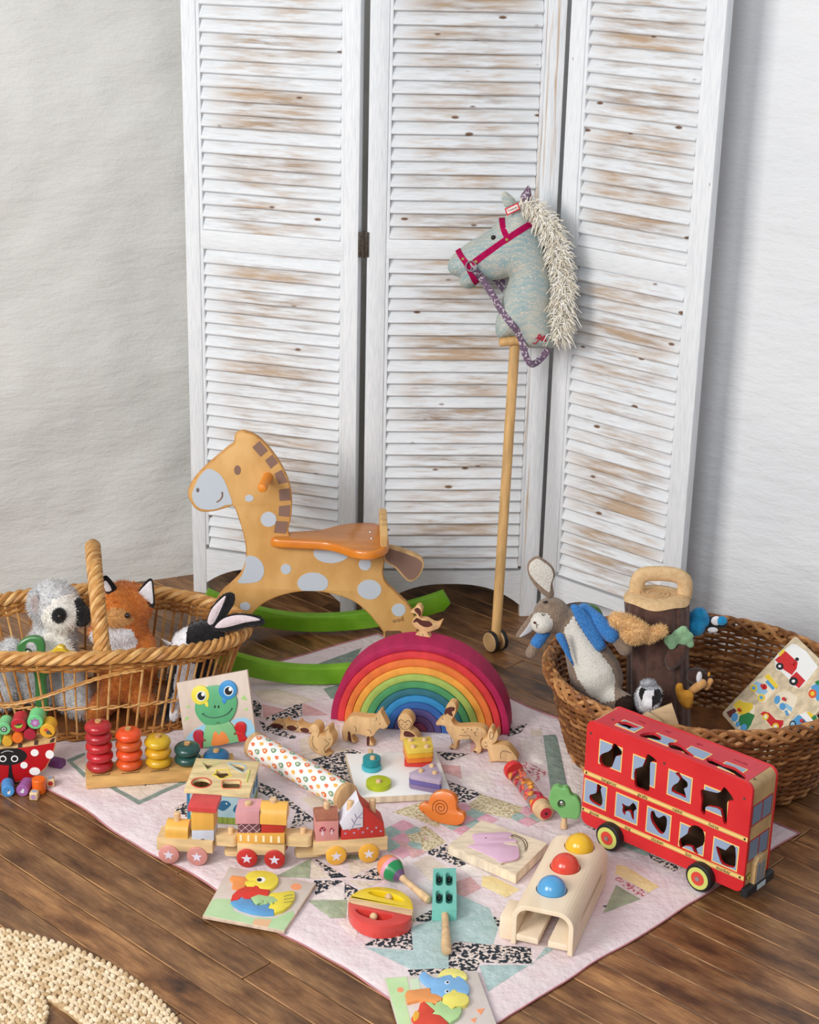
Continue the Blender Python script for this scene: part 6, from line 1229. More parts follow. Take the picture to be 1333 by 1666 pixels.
# ================================================================ orange snail
sp2 = vplane(Q(722, 1342), -16, 14); sn_ = thing('snail_toy', 'orange wooden snail shaker with a spiral on its shell', 'shaker', Q(722, 1340)); so = sp2.pxs(bz_([(780, 685), (796, 656), (838, 640), (866, 650), (882, 596), (925, 552), (1000, 535), (1082, 560), (1122, 612), (1128, 690), (1150, 722), (1190, 742), (1202, 785), (1180, 830), (1120, 852), (1020, 842), (900, 802), (850, 762), (800, 722)])); my = min(p[1] for p in so); so = [(a, b_-my) for a, b_ in so]
G().prism(sp2, cr(so, 4), -.020, 0, b=.0045).part('body', M((228, 128, 52), .35, (216, 112, 40), 20, .05, 120, coat=.3), sn_)
a, b_ = sp2.px(*bz_([(985, 688)])[0]); b_ -= my; g = G(); stroke(g, sp2, [(a+(.0012+.0132*t/14)*math.cos(t), b_+(.0012+.0132*t/14)*math.sin(t)) for t in [i*.25 for i in range(int(16.5/.25))]], .0007, .0001); a, b_ = sp2.px(*bz_([(830, 725)])[0]); g.lathe([(.0012, 0), (.001, .0006)], sp2.p(a, b_-my, 0), sp2.n, 8); g.part('spiral', M((96, 48, 22), .6), sn_)
# ================================================================ layered elephant plaque
ez = zm(720, 1310, 4.443); zt = ZQ+.021; HE = hplane((0, 0, zt)); el = thing('elephant_layer_puzzle', 'thick pale wooden plaque with a pink elephant layer puzzle', 'puzzle', Q(810, 1395))
eo = HE.pxs(ez([(285, 106), (762, 275), (532, 500), (42, 285)])); ecut = HE.pxs(ez(cr([(480, 205), (560, 225), (612, 280), (612, 340), (570, 395), (500, 430), (420, 430), (470, 400), (540, 370), (555, 320), (530, 265)], 4)))
eo = eo if area2(eo) > 0 else eo[::-1]; ecut = ecut if area2(ecut) > 0 else ecut[::-1]
G().prism(HE, eo, -.020, -.004, b=.001).part('base', PALE, el)
lidp = G().prism(HE, inset(eo, .0004), -.004, 0, holes=[ecut]).part('top_layer', wood((242, 224, 196), st=(.3, 1, 1)), el)
PK = M((226, 188, 210), .5, (218, 178, 202), 30)
piece(HE, ez, [(180, 295), (232, 280), (215, 220), (260, 205), (380, 200), (470, 198), (505, 212), (470, 235), (520, 245), (535, 265), (432, 272), (480, 290), (540, 300), (556, 350), (545, 385), (470, 405), (415, 415), (380, 390), (300, 350), (230, 320)], PK, 'elephant_piece', el, -.003, .001, 3, .0004)
g = G()
for off in (0, 18): stroke(g, HE, cr(HE.pxs(ez([(500+off, 208+off*.2), (575+off, 240+off*.4), (600+off*.8, 290), (598+off*.6, 320)])), 5, False), .0007, .0004 if off else -.002)
a, b_ = HE.px(*ez([(314, 240)])[0]); g.lathe([(.0016, .0008), (.0014, .0014)], HE.p(a, b_), (0, 0, 1), 8); g.part('engraved_line', LINE, el)
# ================================================================ bead rattle tube
kz2 = zm(780, 1200, 6.665); rT2 = .0185; A4, B4 = P(835, 1252, ZQ+rT2), P(886, 1320, ZQ+rT2); ax = (B4-A4).normalized(); L4 = (B4-A4).length
rt4 = thing('bead_rattle', 'clear rattle tube of orange and pink beads with red ends', 'rattle', (A4+B4)/2-V((0, 0, rT2)))
GL = bpy.data.materials.new('clear_plastic'); GL.use_nodes = True; gb = GL.node_tree.nodes['Principled BSDF']; gb.inputs['Base Color'].default_value = (1, .9, .9, 1); gb.inputs['Transmission Weight'].default_value = 1.0; gb.inputs['Roughness'].default_value = .05; gb.inputs['IOR'].default_value = 1.15
G().lathe([(rT2-.0015, .006), (rT2-.0015, L4-.014)], A4, ax, 32).part('tube', GL, rt4, 'clear plastic tube')
REDP = M((214, 46, 44), .35, coat=.3)
for s0, s1 in ((-.004, .010), (L4-.024, L4-.016)): G().lathe([(rT2*.9, s0), (rT2+.001, s0+.002), (rT2+.001, s1-.002), (rT2*.9, s1)], A4, ax, 32).part('end_band', REDP, rt4)
G().lathe([(rT2, L4-.017), (rT2+.0005, L4-.008), (rT2*.92, L4+.004), (rT2*.6, L4+.008)], A4, ax, 32).part('wooden_end', BEECH, rt4); G().lathe([(rT2*.62, L4+.0075), (rT2*.6, L4+.0095)], A4, ax, 24).part('end_disc', M((186, 34, 52), .4), rt4); G().lathe([(rT2*.15, L4+.009), (rT2*.14, L4+.0105)], A4, ax, 12).part('end_screw', BLACK, rt4)
bm_ = [M((244, 176, 70), .4), M((240, 120, 84), .4), M((226, 70, 104), .4)]; x_ = ax.orthogonal().normalized(); y_ = ax.cross(x_)
for k in range(20):
    s = .014+(L4-.044)*k/19; th = k*2.4; c = A4+ax*s+(x_*math.cos(th)+y_*math.sin(th))*.0082; r = .0056; g = G()
    if k % 3 == 0: g.ell(c, (r, r, r), nu=12, nv=8)
    else:
        d1 = V((uni(-1, 1), uni(-1, 1), uni(-1, 1))).normalized(); d2 = d1.orthogonal().normalized(); d3 = d1.cross(d2); g.tube([c+(d2*math.cos(t)+d3*math.sin(t))*.0048 for t in [2*PI*i/12 for i in range(12)]], .0021, 6, closed=True)
    g.part('bead', bm_[k % 3], rt4)
# ================================================================ little tree with a bell
tpl = vplane(Q(918, 1350), -12, 0); tr = thing('tree_rattle', 'small green wooden tree rattle with a bell behind the ball bench', 'rattle', Q(918, 1350)); tv = tpl.pxs(kz2([(775, 580), (800, 545), (850, 535), (900, 555), (930, 545), (970, 570), (1000, 630), (1060, 660), (1095, 720), (1100, 800), (1080, 870), (1040, 895), (980, 885), (950, 880), (890, 875), (850, 820), (800, 780), (760, 720), (755, 650)]))
tc_ = G().prism(tpl, cr(tv, 4), -.016, 0, b=.003).part('crown', M((124, 186, 112), .35, (110, 172, 98), 24, coat=.3), tr); ha, hb_ = tpl.px(*kz2([(892, 720)])[0]); cu = G(); cu.prism(tpl, ellp(ha, hb_, .0078, .0088, 24), -.03, .03); cut(tc_, cu)
G().ell(tpl.p(ha, hb_, -.006), .0062, nu=16, nv=10).part('bell', STEEL, tr)
ta, tb_ = tpl.px(*kz2([(918, 880)])[0]); G().lathe([(.0068, 0), (.0055, tb_*.6), (.004, tb_+.004)], tpl.p(ta, 0, -.008), (0, 0, 1), 14).part('trunk', BEECH, tr)
# ================================================================ ball run bench
zt = ZQ+.078; F1, F2 = Q(831, 1535), Q(931, 1557); bu = (F2-F1); bw_ = bu.length; bu.z = 0; bu.normalize(); bk = V((-bu.y, bu.x, 0)); bl_ = (P(908, 1352, zt)-P(838, 1465, zt)).dot(bk)
bc = thing('ball_bench', 'curved pale plywood bench toy for knocking balls through', 'ball toy', (F1+F2)/2+bk*(bl_/2)); fr_p = PL(F1, bu, (0, 0, 1)); T_ = .0085; R2 = .028; Hb = zt-ZQ
def uprof(o):
    r = R2-o; pts = [(o, 0)]+[(o+r-r*math.cos(PI/2*i/8), Hb-o-r+r*math.sin(PI/2*i/8)) for i in range(9)]+[(bw_-o-r+r*math.sin(PI/2*i/8), Hb-o-r+r*math.cos(PI/2*i/8)) for i in range(9)]+[(bw_-o, 0)]; return pts
up = uprof(0); dn = uprof(T_); BPLY = wood((243, 225, 198), (235, 213, 182), st=(1, .2, 1), sc=30)
shell = G().prism(fr_p, up+dn[::-1], -bl_, 0, b=.0012, mside=1).part('arched_shell', [BPLY, BPLY], bc)
cu = G(); spl = PL(fr_p.p(bw_, 0, 0), bk, (0, 0, 1)); cu.prism(spl, rrect(bl_*.52, Hb*.5, bl_*.62, .012, .005), -.03, .03); spl2 = PL(fr_p.p(0, 0, 0), bk, (0, 0, 1)); cu.prism(spl2, rrect(bl_*.35, Hb*.52, bl_*.45, .016, .007), -.03, .03)
balls = [('yellow', (236, 186, 40), (943, 1371)), ('red', (224, 72, 52), (920, 1404)), ('blue', (84, 160, 212), (898, 1441))]; HP2 = hplane((0, 0, zt)); rb2 = .0252
for nm, c, (x, y) in balls: p = P(x, y+6, zt); cu.prism(HP2, [(p.x+rb2*1.06*math.cos(t), p.y+rb2*1.06*math.sin(t)) for t in [2*PI*i/32 for i in range(32)]], -.03, .02)
cut(shell, cu)
for k, (x0, x1) in enumerate(((T_, bw_*.44), (bw_*.60, bw_-T_))): G().box(fr_p.p((x0+x1)/2, .014, -bl_/2+.004), (x1-x0, bl_*.96, .012), rot=math.degrees(math.atan2(bu.y, bu.x)), b=.0015).part('runner_plank', BPLY, bc)
G().box(fr_p.p(-.012, .0215, -.036), (.022, .058, .043), rot=math.degrees(math.atan2(bu.y, bu.x)), b=.003).part('side_block', BPLY, bc)
for nm, c, (x, y) in balls:
    p = P(x, y+6, zt); G().ell(p-V((0, 0, .0015)), rb2, nu=32, nv=20).top('wooden_ball', M(c, .25, tuple(int(q*.95) for q in c), 12, coat=.5), nm+' wooden ball resting in the top of the ball bench', 'ball', group='balls in the bench toy', smooth=180)
# ================================================================ maraca, clapper, bell stick
mz_ = zm(550, 1370, 6.06); mr = .0225; m0 = P(*mz_([(510, 250)])[0], ZQ+mr); m1 = P(*mz_([(880, 560)])[0], ZQ+.009); ax = (m1-m0).normalized(); Lm = (m1-m0).length
ma = thing('maraca', 'little wooden maraca with orange, pink, green and purple bands', 'maraca', (m0.x, m0.y, ZQ)); prof = [(.001, -.0225), (.010, -.0205), (.017, -.015), (.0212, -.007), (.0225, .001), (.0215, .009), (.018, .017), (.013, .025), (.0088, .031), (.0068, .034)]
hd_ = G(); MM = [paint((232, 144, 84), .28), paint((226, 158, 178), .28), paint((40, 142, 84), .28), paint((112, 84, 120), .28)]; hd_.lathe(prof, m0, ax, 36, mis=[0, 0, 0, 0, 1, 2, 2, 3, 3]); hd_.part('head', MM, ma)
G().lathe([(.0066, .033), (.0055, .042), (.0058, Lm*.75), (.0078, Lm*.93), (.0070, Lm+.004), (.002, Lm+.007)], m0, ax, 20).part('handle', BEECH, ma)
cl_t = ZQ+.024; HC = hplane((0, 0, cl_t)); ct = thing('wooden_clapper', 'oval wooden clapper, half yellow and half red', 'shaker', Q(620, 1485)); oval = cr([(100, 590), (112, 540), (170, 490), (250, 455), (350, 437), (450, 437), (560, 455), (650, 495), (715, 550), (742, 610), (745, 660), (730, 720), (690, 775), (600, 810), (500, 830), (380, 832), (260, 800), (170, 740), (115, 670)], 3)
oq = HC.pxs(mz_(oval)); oq = oq if area2(oq) > 0 else oq[::-1]
def side(p, a, b): return (b[0]-a[0])*(p[1]-a[1])-(b[1]-a[1])*(p[0]-a[0])
def clip(poly, a, b, keep):
    out = []
    for i in range(len(poly)):
        p, q = poly[i-1], poly[i]; sp1, sq1 = side(p, a, b)*keep, side(q, a, b)*keep
        if (sp1 >= 0) != (sq1 >= 0): t = sp1/(sp1-sq1); out.append((p[0]+(q[0]-p[0])*t, p[1]+(q[1]-p[1])*t))
        if sq1 >= 0: out.append(q)
    return out
l1 = HC.pxs(mz_([(100, 540), (745, 665)])); l2 = HC.pxs(mz_([(90, 585), (735, 720)]))
slotY = HC.pxs(mz_(cr([(305, 492), (350, 478), (450, 490), (560, 525), (635, 565), (625, 582), (520, 560), (400, 535), (325, 508)], 3))); slotR = HC.pxs(mz_(cr([(178, 665), (215, 655), (330, 675), (450, 700), (535, 715), (520, 745), (440, 765), (330, 750), (220, 705)], 3)))
for nm, pl_, mt, hole in (('yellow_half', clip(oq, l1[0], l1[1], 1), M((236, 206, 40), .3, (224, 190, 28), 20, coat=.4), slotY), ('wood_band', clip(clip(oq, l1[0], l1[1], -1), l2[0], l2[1], 1), wood((236, 198, 154), st=(.2, 1, 1)), None), ('red_half', clip(oq, l2[0], l2[1], -1), M((214, 74, 66), .3, (202, 60, 54), 20, coat=.4), slotR)):
    G().prism(HC, pl_, -.0235, 0, b=.0035 if hole else .0012, holes=[hole] if hole else ()).part(nm, mt, ct)
    if hole: G().prism(HC, inset(hole if area2(hole) > 0 else hole[::-1], -.001), -.0235, -.016).part('slot_floor', mt, ct)
for (x, y) in ((500, 545), (352, 735)):
    p = P(*mz_([(x, y)])[0], cl_t-.006); G().ell(p, .0068, nu=16, nv=10).part('bead', BEECH, ct)
p = P(*mz_([(290, 828)])[0], cl_t-.010); rp2 = V((-.1, -1, 0)).normalized(); G().lathe([(.0032, -.004), (.0032, .0028)], p, rp2, 14).part('peg_hole', M((120, 30, 28), .6), ct)
zt = ZQ+.022; HS = hplane((0, 0, zt)); bs = thing('bell_stick', 'turquoise wooden block shaker with four bells and a handle', 'shaker', Q(725, 1470)); TQ = M((128, 204, 190), .4, (116, 192, 178), 20)
bq = HS.pxs(mz_([(940, 260), (1165, 255), (1172, 668), (928, 668)])); bq = bq if area2(bq) > 0 else bq[::-1]; holes = [HS.pxs(mz_(rrect(x, y, 70, 134, 28, 4))) for x, y in ((1000, 363), (1097, 363), (1000, 540), (1097, 540))]
G().prism(HS, bq, -.0215, 0, holes=holes).part('block', TQ, bs); G().prism(HS, inset(bq, .0005), -.0214, -.015).part('block_base', TQ, bs)
for (x, y) in ((1000, 368), (1097, 368), (1000, 545), (1097, 545)): p = P(*mz_([(x, y)])[0], zt-.007); d_ = (P(*mz_([(x, y-40)])[0], zt-.007)-p); G().ell(p, (.0042, .0085, .0052), Matrix.Rotation(math.atan2(d_.y, d_.x)-PI/2, 3, 'Z'), 14, 10).part('bell', M((40, 44, 46), .18, metal=.6), bs)
h0 = P(*mz_([(1055, 690)])[0], ZQ+.012); h1 = P(*mz_([(1070, 1085)])[0], ZQ+.010); ax = h1-h0; Lh = ax.length; G().lathe([(.0062, -.012), (.0062, .004), (.0058, Lh*.35), (.0078, Lh*.7), (.0088, Lh*.88), (.0078, Lh-.002), (.003, Lh)], h0, ax, 20).part('handle', BEECH, bs)
# ================================================================ duck puzzle
dz_ = zm(320, 1400, 6.348); zt = ZQ+.0065; HD = hplane((0, 0, zt)); dp = thing('duck_puzzle', 'wooden duck jigsaw puzzle board lying half off the quilt edge', 'puzzle', Q(420, 1465))
dq = HD.pxs(dz_([(342, 62), (1232, 235), (905, 730), (62, 570)])); dq = dq if area2(dq) > 0 else dq[::-1]; G().prism(HD, dq, -.0062, 0, b=.0008, mside=1).part('board', [wood((214, 202, 192), (206, 192, 182), sc=30), wood((226, 200, 174))], dp)
piece(HD, dz_, [(70, 562), (165, 405), (240, 395), (360, 402), (380, 520), (560, 590), (800, 600), (990, 520), (1010, 560), (905, 722)], M((186, 214, 166), .5, (170, 204, 152), 20), 'painted_meadow', dp, -.0003, .0004, 1, 0); piece(HD, dz_, [(600, 605), (780, 610), (735, 690), (575, 660)], M((226, 182, 140), .5), 'painted_path', dp, 0, .0006, 1, 0); piece(HD, dz_, ellp(1028, 272, 56, 34, 20), M((236, 154, 110), .5), 'painted_sun', dp, -.0003, .0004, 1, 0)
UP = .006; YP = paint((238, 220, 76)); 
def dpc(pts, mat, nm, sm=3, h=UP): return piece(HD, lambda P_: [(x, y-4) for x, y in dz_(P_)], pts, mat, nm, dp, -.0005, h, sm, .0008)
hd2 = dpc([(502, 225), (530, 185), (590, 162), (680, 158), (770, 175), (830, 210), (845, 260), (820, 310), (760, 350), (700, 352), (645, 335), (620, 310), (590, 325), (560, 320), (500, 300), (505, 268), (540, 262), (510, 245)], YP, 'head_piece'); dpc([(342, 235), (370, 208), (430, 215), (505, 225), (535, 262), (503, 268), (500, 330), (440, 335), (365, 325), (385, 275)], paint((240, 152, 84)), 'beak_piece', 1)
dpc([(352, 470), (370, 410), (420, 360), (500, 325), (590, 325), (610, 312), (640, 320), (650, 345), (755, 355), (735, 420), (640, 412), (560, 445), (490, 450), (460, 430), (430, 460)], paint((218, 58, 50)), 'breast_piece', 1); dpc([(352, 475), (430, 462), (465, 430), (495, 452), (560, 452), (600, 510), (640, 520), (760, 498), (740, 545), (800, 560), (798, 600), (700, 605), (560, 585), (440, 545), (380, 505)], paint((96, 158, 208)), 'belly_piece', 1)
dpc([(800, 595), (798, 560), (740, 545), (765, 495), (740, 420), (770, 388), (860, 385), (960, 365), (1005, 370), (1018, 410), (1010, 450), (960, 520), (890, 570)], YP, 'tail_piece', 1); dpc([(560, 440), (640, 408), (700, 420), (790, 430), (840, 470), (800, 495), (700, 500), (650, 495), (620, 515), (600, 500)], paint((178, 216, 158)), 'wing_piece', 1, UP+.0006)
HD2 = HD.off(UP); ez2 = lambda pts: HD2.pxs([(x, y-4) for x, y in dz_(pts)])
G().prism(HD2, ez2(ellp(665, 225, 46, 28, 18)), -.0003, .0005).part('eye_white', WHITE, hd2); G().prism(HD2, ez2(ellp(648, 228, 26, 18, 14)), -.0003, .0009).part('pupil', BLACK, hd2)
g = G()
for pts in ([(655, 440), (685, 440), (680, 465), (650, 465)], [(720, 450), (740, 460), (725, 475)], [(780, 450), (795, 465), (782, 478)], [(900, 400), (960, 385), (1000, 385)], [(900, 430), (960, 420), (1005, 415)], [(900, 460), (960, 455), (995, 445)]): stroke(g, HD2, cr(ez2(pts), 3, False), .0006, .0008)
g.part('printed_lines', M((150, 150, 90), .6), dp)
# ================================================================ elephant puzzle at the front
pz = zm(610, 1560, 6.06); zt = ZQ+.0065; HF = hplane((0, 0, zt)); ep_ = thing('elephant_puzzle', 'wooden elephant jigsaw puzzle board at the front corner of the quilt', 'puzzle', Q(715, 1640))
eq = HF.pxs(pz([(95, 185), (1005, 112), (1270, 830), (300, 900)])); eq = eq if area2(eq) > 0 else eq[::-1]; G().prism(HF, eq, -.0062, 0, b=.0008).part('board', wood((220, 210, 202), (212, 200, 192), sc=30), ep_)
piece(HF, pz, [(105, 195), (312, 178), (345, 300), (300, 420), (420, 860), (295, 870)], M((200, 226, 174), .5, (186, 218, 160), 20), 'painted_leaves', ep_, -.0003, .0004, 1, 0)
for pts in ([(345, 200), (430, 195), (450, 300), (370, 320)], ): piece(HF, pz, pts, M((206, 222, 190), .5), 'painted_leaves', ep_, -.0003, .0005, 1, 0)
for pts in (ellp(253, 308, 34, 26, 16), [(1000, 500), (1085, 490), (1045, 555)], [(945, 600), (1005, 580), (985, 635)]): piece(HF, pz, pts, M((240, 156, 110), .5), 'painted_flower', ep_, -.0003, .0005, 1, 0)
def epc(pts, c, nm, sm=3, h=UP): return piece(HF, lambda P_: [(x, y-5) for x, y in pz(P_)], pts, paint(c), nm, ep_, -.0005, h, sm, .0008)
epc([(630, 215), (680, 165), (760, 152), (840, 165), (905, 215), (900, 260), (850, 250), (820, 225), (800, 245), (765, 235), (750, 215), (690, 225)], (238, 228, 130), 'ear_piece', 2)
eh = epc([(438, 235), (455, 200), (495, 180), (530, 220), (600, 250), (690, 225), (750, 218), (765, 240), (800, 248), (825, 228), (870, 255), (925, 320), (930, 380), (900, 415), (810, 390), (780, 365), (750, 400), (700, 410), (665, 440), (610, 405), (540, 400), (555, 350), (490, 290)], (132, 184, 230), 'head_piece', 2)
epc([(665, 470), (680, 420), (740, 395), (765, 368), (800, 370), (815, 392), (900, 410), (930, 470), (890, 520), (800, 530), (760, 560), (720, 520), (680, 505)], (238, 226, 110), 'ear_piece', 2, UP+.0008); epc([(298, 405), (320, 372), (540, 345), (560, 400), (620, 415), (665, 440), (650, 480), (600, 500), (540, 475), (440, 460), (320, 490)], (240, 160, 92), 'trunk_piece', 1)
epc([(430, 560), (445, 500), (485, 480), (590, 570), (560, 600), (640, 615), (720, 690), (700, 860), (480, 880), (360, 640)], (222, 74, 52), 'shirt_piece', 1); epc([(500, 485), (560, 490), (590, 520), (620, 475), (665, 475), (720, 520), (760, 555), (850, 530), (855, 580), (820, 640), (740, 690), (640, 610), (565, 600), (595, 575)], (186, 222, 156), 'leg_piece', 1); epc([(372, 640), (395, 580), (440, 590), (430, 650), (390, 680)], (240, 178, 60), 'button_piece', 2, UP+.0008)
HF2 = HF.off(UP)
for (x, y) in ((715, 262), (713, 352)):
    G().prism(HF2, HF2.pxs(pz(ellp(x, y-28, 26, 18, 14))), -.0003, .0005).part('eye_white', M((206, 226, 240), .5), eh); G().prism(HF2, HF2.pxs(pz(ellp(x+2, y-28, 12, 9, 12))), -.0003, .0009).part('pupil', BLACK, eh)
# ================================================================ red double-decker bus
uz = zm(930, 1140, 3.703)
A5, B5 = Q(988, 1381), Q(1139, 1449); bu5 = (B5-A5).normalized(); BP0 = PL(A5, bu5, (0, 0, 1)); inw = -.010
BPL = BP0.off(inw)                      # outer face of the near side panel
bus = thing('toy_bus', 'red wooden double decker toy bus with animal shaped windows', 'toy bus', Q(1090, 1400))
RDB = M((214, 44, 48), .42, (204, 34, 40), 14, .04, 150); YEL = M((242, 206, 124), .5); GLS = M((146, 164, 192), .5); INK = M((52, 28, 22), .6); BUSW = wood((206, 170, 118), st=(.3, 1, .3))
bx0, bz0 = BPL.px(*uz([(62, 640)])[0]); bx1, _ = BPL.px(*uz([(1062, 860)])[0]); bzt = (BPL.px(*uz([(600, 330)])[0])[1]+BPL.px(*uz([(300, 215)])[0])[1])/2
_, bzb = BPL.px(*uz([(1030, 1165)])[0]); _, bzt2 = BPL.px(*uz([(580, 300)])[0])
Lb, zb, ztop = bx1-bx0, max(bzb, ZQ*0+.008), bzt2
Wb = .084
def sidepoly(): return rrect((bx0+bx1)/2, (zb+ztop)/2, Lb, ztop-zb, .016, 5)
an = {
 'kangaroo': [(170, 345), (185, 320), (225, 305), (245, 285), (250, 262), (268, 262), (305, 305), (298, 330), (270, 335), (250, 390), (230, 405), (195, 400), (175, 380)],
 'giraffe': [(385, 520), (380, 470), (385, 410), (430, 395), (450, 340), (465, 322), (512, 360), (505, 372), (478, 370), (475, 440), (468, 545), (420, 535)],
 'rabbit': [(605, 545), (615, 510), (640, 495), (655, 470), (640, 450), (628, 435), (650, 432), (672, 465), (700, 490), (700, 520), (680, 530), (695, 585), (660, 570)],
 'horse': [(778, 545), (800, 535), (880, 555), (905, 540), (920, 520), (945, 545), (980, 600), (945, 605), (940, 640), (935, 740), (915, 735), (900, 660), (850, 640), (810, 640), (805, 690), (780, 665), (785, 600)],
 'goose': [(110, 585), (115, 565), (150, 555), (155, 520), (160, 500), (185, 520), (178, 535), (190, 600), (178, 635), (150, 625), (120, 605)],
 'dog': [(305, 615), (320, 625), (350, 635), (375, 612), (395, 650), (378, 665), (380, 715), (365, 705), (355, 670), (330, 665), (325, 690), (308, 665), (312, 640)],
 'chicken': [(482, 665), (500, 665), (510, 690), (530, 705), (560, 690), (578, 715), (572, 770), (555, 800), (530, 795), (490, 740), (478, 700)],
 'lion': [(655, 830), (700, 800), (710, 765), (745, 750), (790, 775), (805, 820), (795, 870), (755, 890), (770, 925), (740, 912), (725, 880), (680, 875), (660, 890), (650, 860)],
 'monkey': [(875, 890), (880, 875), (930, 900), (960, 870), (990, 885), (990, 990), (970, 1005), (910, 985), (890, 940)]}
win = {'kangaroo': [(170, 228), (310, 285), (300, 438), (163, 372)], 'giraffe': [(372, 318), (516, 374), (502, 526), (362, 472)], 'rabbit': [(588, 405), (734, 470), (718, 624), (572, 560)], 'horse': [(803, 500), (948, 566), (940, 712), (788, 650)], 'goose': [(80, 462), (218, 520), (208, 667), (73, 606)], 'dog': [(270, 547), (408, 606), (398, 756), (260, 692)], 'chicken': [(458, 632), (607, 690), (592, 851), (445, 783)], 'lion': [(656, 728), (808, 792), (796, 941), (643, 873)], 'monkey': [(860, 815), (1012, 880), (999, 1034), (842, 964)]}
cu = G()
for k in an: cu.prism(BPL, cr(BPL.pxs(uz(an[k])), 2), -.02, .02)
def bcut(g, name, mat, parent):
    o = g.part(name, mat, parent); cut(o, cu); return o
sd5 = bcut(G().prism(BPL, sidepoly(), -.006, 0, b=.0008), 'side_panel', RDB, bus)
for k in win:
    q = BPL.pxs(uz(win[k])); x0 = (q[0][0]+q[3][0])/2; x1 = (q[1][0]+q[2][0])/2; y1 = (q[0][1]+q[1][1])/2; y0 = (q[2][1]+q[3][1])/2; fr = [(x0, y0), (x1, y0), (x1, y1), (x0, y1)]
    w_ = bcut(G().prism(BPL, fr, -.0004, .0005), 'window_frame', YEL, bus); i_ = inset(fr, .0022); bcut(G().prism(BPL, i_, -.0002, .0009), 'window_pane', GLS, w_)
# yellow bands with the animals' names
def band(y_px0, y_px1, names):
    (_, b0), (_, b1) = BPL.px(*uz([y_px0])[0]), BPL.px(*uz([y_px1])[0]); h = .0085
    def bz(a): return b0+(b1-b0)*0+0
    zc = (b0+b1)/2; bd_ = G().prism(BPL, [(bx0+.0005, zc-h/2), (bx1-.0005, zc-h/2), (bx1-.0005, zc+h/2), (bx0+.0005, zc+h/2)], -.0003, .0006).part('yellow_band', YEL, bus)
    g = G()
    for dz in (-h*.36, h*.36): stroke(g, BPL, [(bx0+.002, zc+dz), (bx1-.002, zc+dz)], .0003, .0006)
    g.part('band_line', INK, bd_); g = G()
    for nm, p_ in names: a, _ = BPL.px(*uz([p_])[0]); text(g, nm, BPL, a, zc+.0002, .0088, 0, .0009)
    g.part('lettering', INK, bd_); return zc
zu = band((230, 478), (850, 765), [('kangaroo', (228, 482)), ('giraffe', (430, 578)), ('rabbit', (640, 668)), ('horse', (858, 765))]); zl = band((140, 668), (910, 1030), [('goose', (140, 668)), ('dog', (340, 765)), ('chicken', (518, 848)), ('lion', (706, 935)), ('monkey', (915, 1030))])
for (x, y) in ((118, 196), (560, 378), (1042, 590)):
    a, b_ = BPL.px(*uz([(x, y)])[0]); G().lathe([(.0025, -.0003), (.0024, .0006), (.0012, .0002)], BPL.p(a, b_), BPL.n, 12).part('screw', M((120, 110, 110), .3, metal=.9), bus)
for a, b_ in ((bx0+.006, zu), (bx1-.006, zu), (bx1-.008, zl), (bx0+.004, zl)): G().lathe([(.0022, .0003), (.0021, .0012), (.001, .0009)], BPL.p(a, b_), BPL.n, 12).part('screw', M((90, 80, 76), .3, metal=.9), bus)
# far side, roof, floor, ends
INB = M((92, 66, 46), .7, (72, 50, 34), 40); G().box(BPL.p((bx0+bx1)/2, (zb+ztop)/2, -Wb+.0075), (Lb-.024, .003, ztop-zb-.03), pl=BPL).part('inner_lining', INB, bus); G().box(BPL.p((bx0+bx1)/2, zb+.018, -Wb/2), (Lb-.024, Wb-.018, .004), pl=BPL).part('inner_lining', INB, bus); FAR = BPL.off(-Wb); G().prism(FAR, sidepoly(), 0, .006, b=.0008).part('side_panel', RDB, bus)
G().box(BPL.p((bx0+bx1)/2, zb+.012, -Wb/2), (Lb-.012, Wb-.012, .008), pl=BPL).part('floor_panel', BUSW, bus)
rx0, rx1 = bx0+.014, bx1-.014; RPN = PL(BPL.p(0, ztop, 0), BPL.u, -BPL.n); RPx = lambda pts: RPN.pxs(uz(pts))
roof_o = G().prism(RPN, [(rx0, .001), (rx1, .001), (rx1, Wb-.001), (rx0, Wb-.001)], -.006, -.0004, b=.0006).part('roof_panel', M((210, 60, 72), .45, (200, 50, 62), 14), bus)
rc_ = G(); tops = [[(275, 128), (330, 125), (370, 140), (412, 158), (395, 165), (360, 165), (350, 172), (330, 160), (300, 150)], [(408, 210), (440, 192), (500, 190), (540, 215), (535, 240), (490, 232), (450, 222)], [(582, 258), (620, 250), (660, 265), (700, 300), (745, 335), (700, 325), (660, 300), (600, 285)], [(812, 350), (850, 345), (920, 380), (985, 400), (1050, 450), (1040, 472), (980, 440), (900, 400), (830, 375)]]
for t in tops: rc_.prism(RPN, cr(RPx(t), 2), -.03, .02)
twin = [[(318, 102), (462, 155), (378, 205), (238, 150)], [(510, 185), (668, 240), (586, 288), (430, 225)], [(722, 262), (870, 325), (800, 373), (645, 300)], [(935, 352), (1090, 418), (1010, 470), (850, 395)]]
cut(roof_o, rc_)
for wpts in twin:
    q = RPx(wpts); x0 = min(p[0] for p in q); x1 = max(p[0] for p in q); cx = sum(p[0] for p in q)/4; cy = sum(p[1] for p in q)/4; ww = .044; hw = .030; fr = [(cx-ww/2, cy-hw/2), (cx+ww/2, cy-hw/2), (cx+ww/2, cy+hw/2), (cx-ww/2, cy+hw/2)]
    w_ = G().prism(RPN, fr, -.0006, .0003).part('window_frame', YEL, bus); cut(w_, rc_); i_ = G().prism(RPN, inset(fr, .0022), -.0002, .0007).part('window_pane', GLS, w_); cut(i_, rc_)
g = G()
for nm, p_ in (('koala', (428, 128)), ('seal', (582, 186)), ('tiger', (775, 262)), ('crocodile', (1020, 368))): a, b_ = RPx([p_])[0]; text(g, nm, RPN, a, b_, .0075, 0, -.0002)
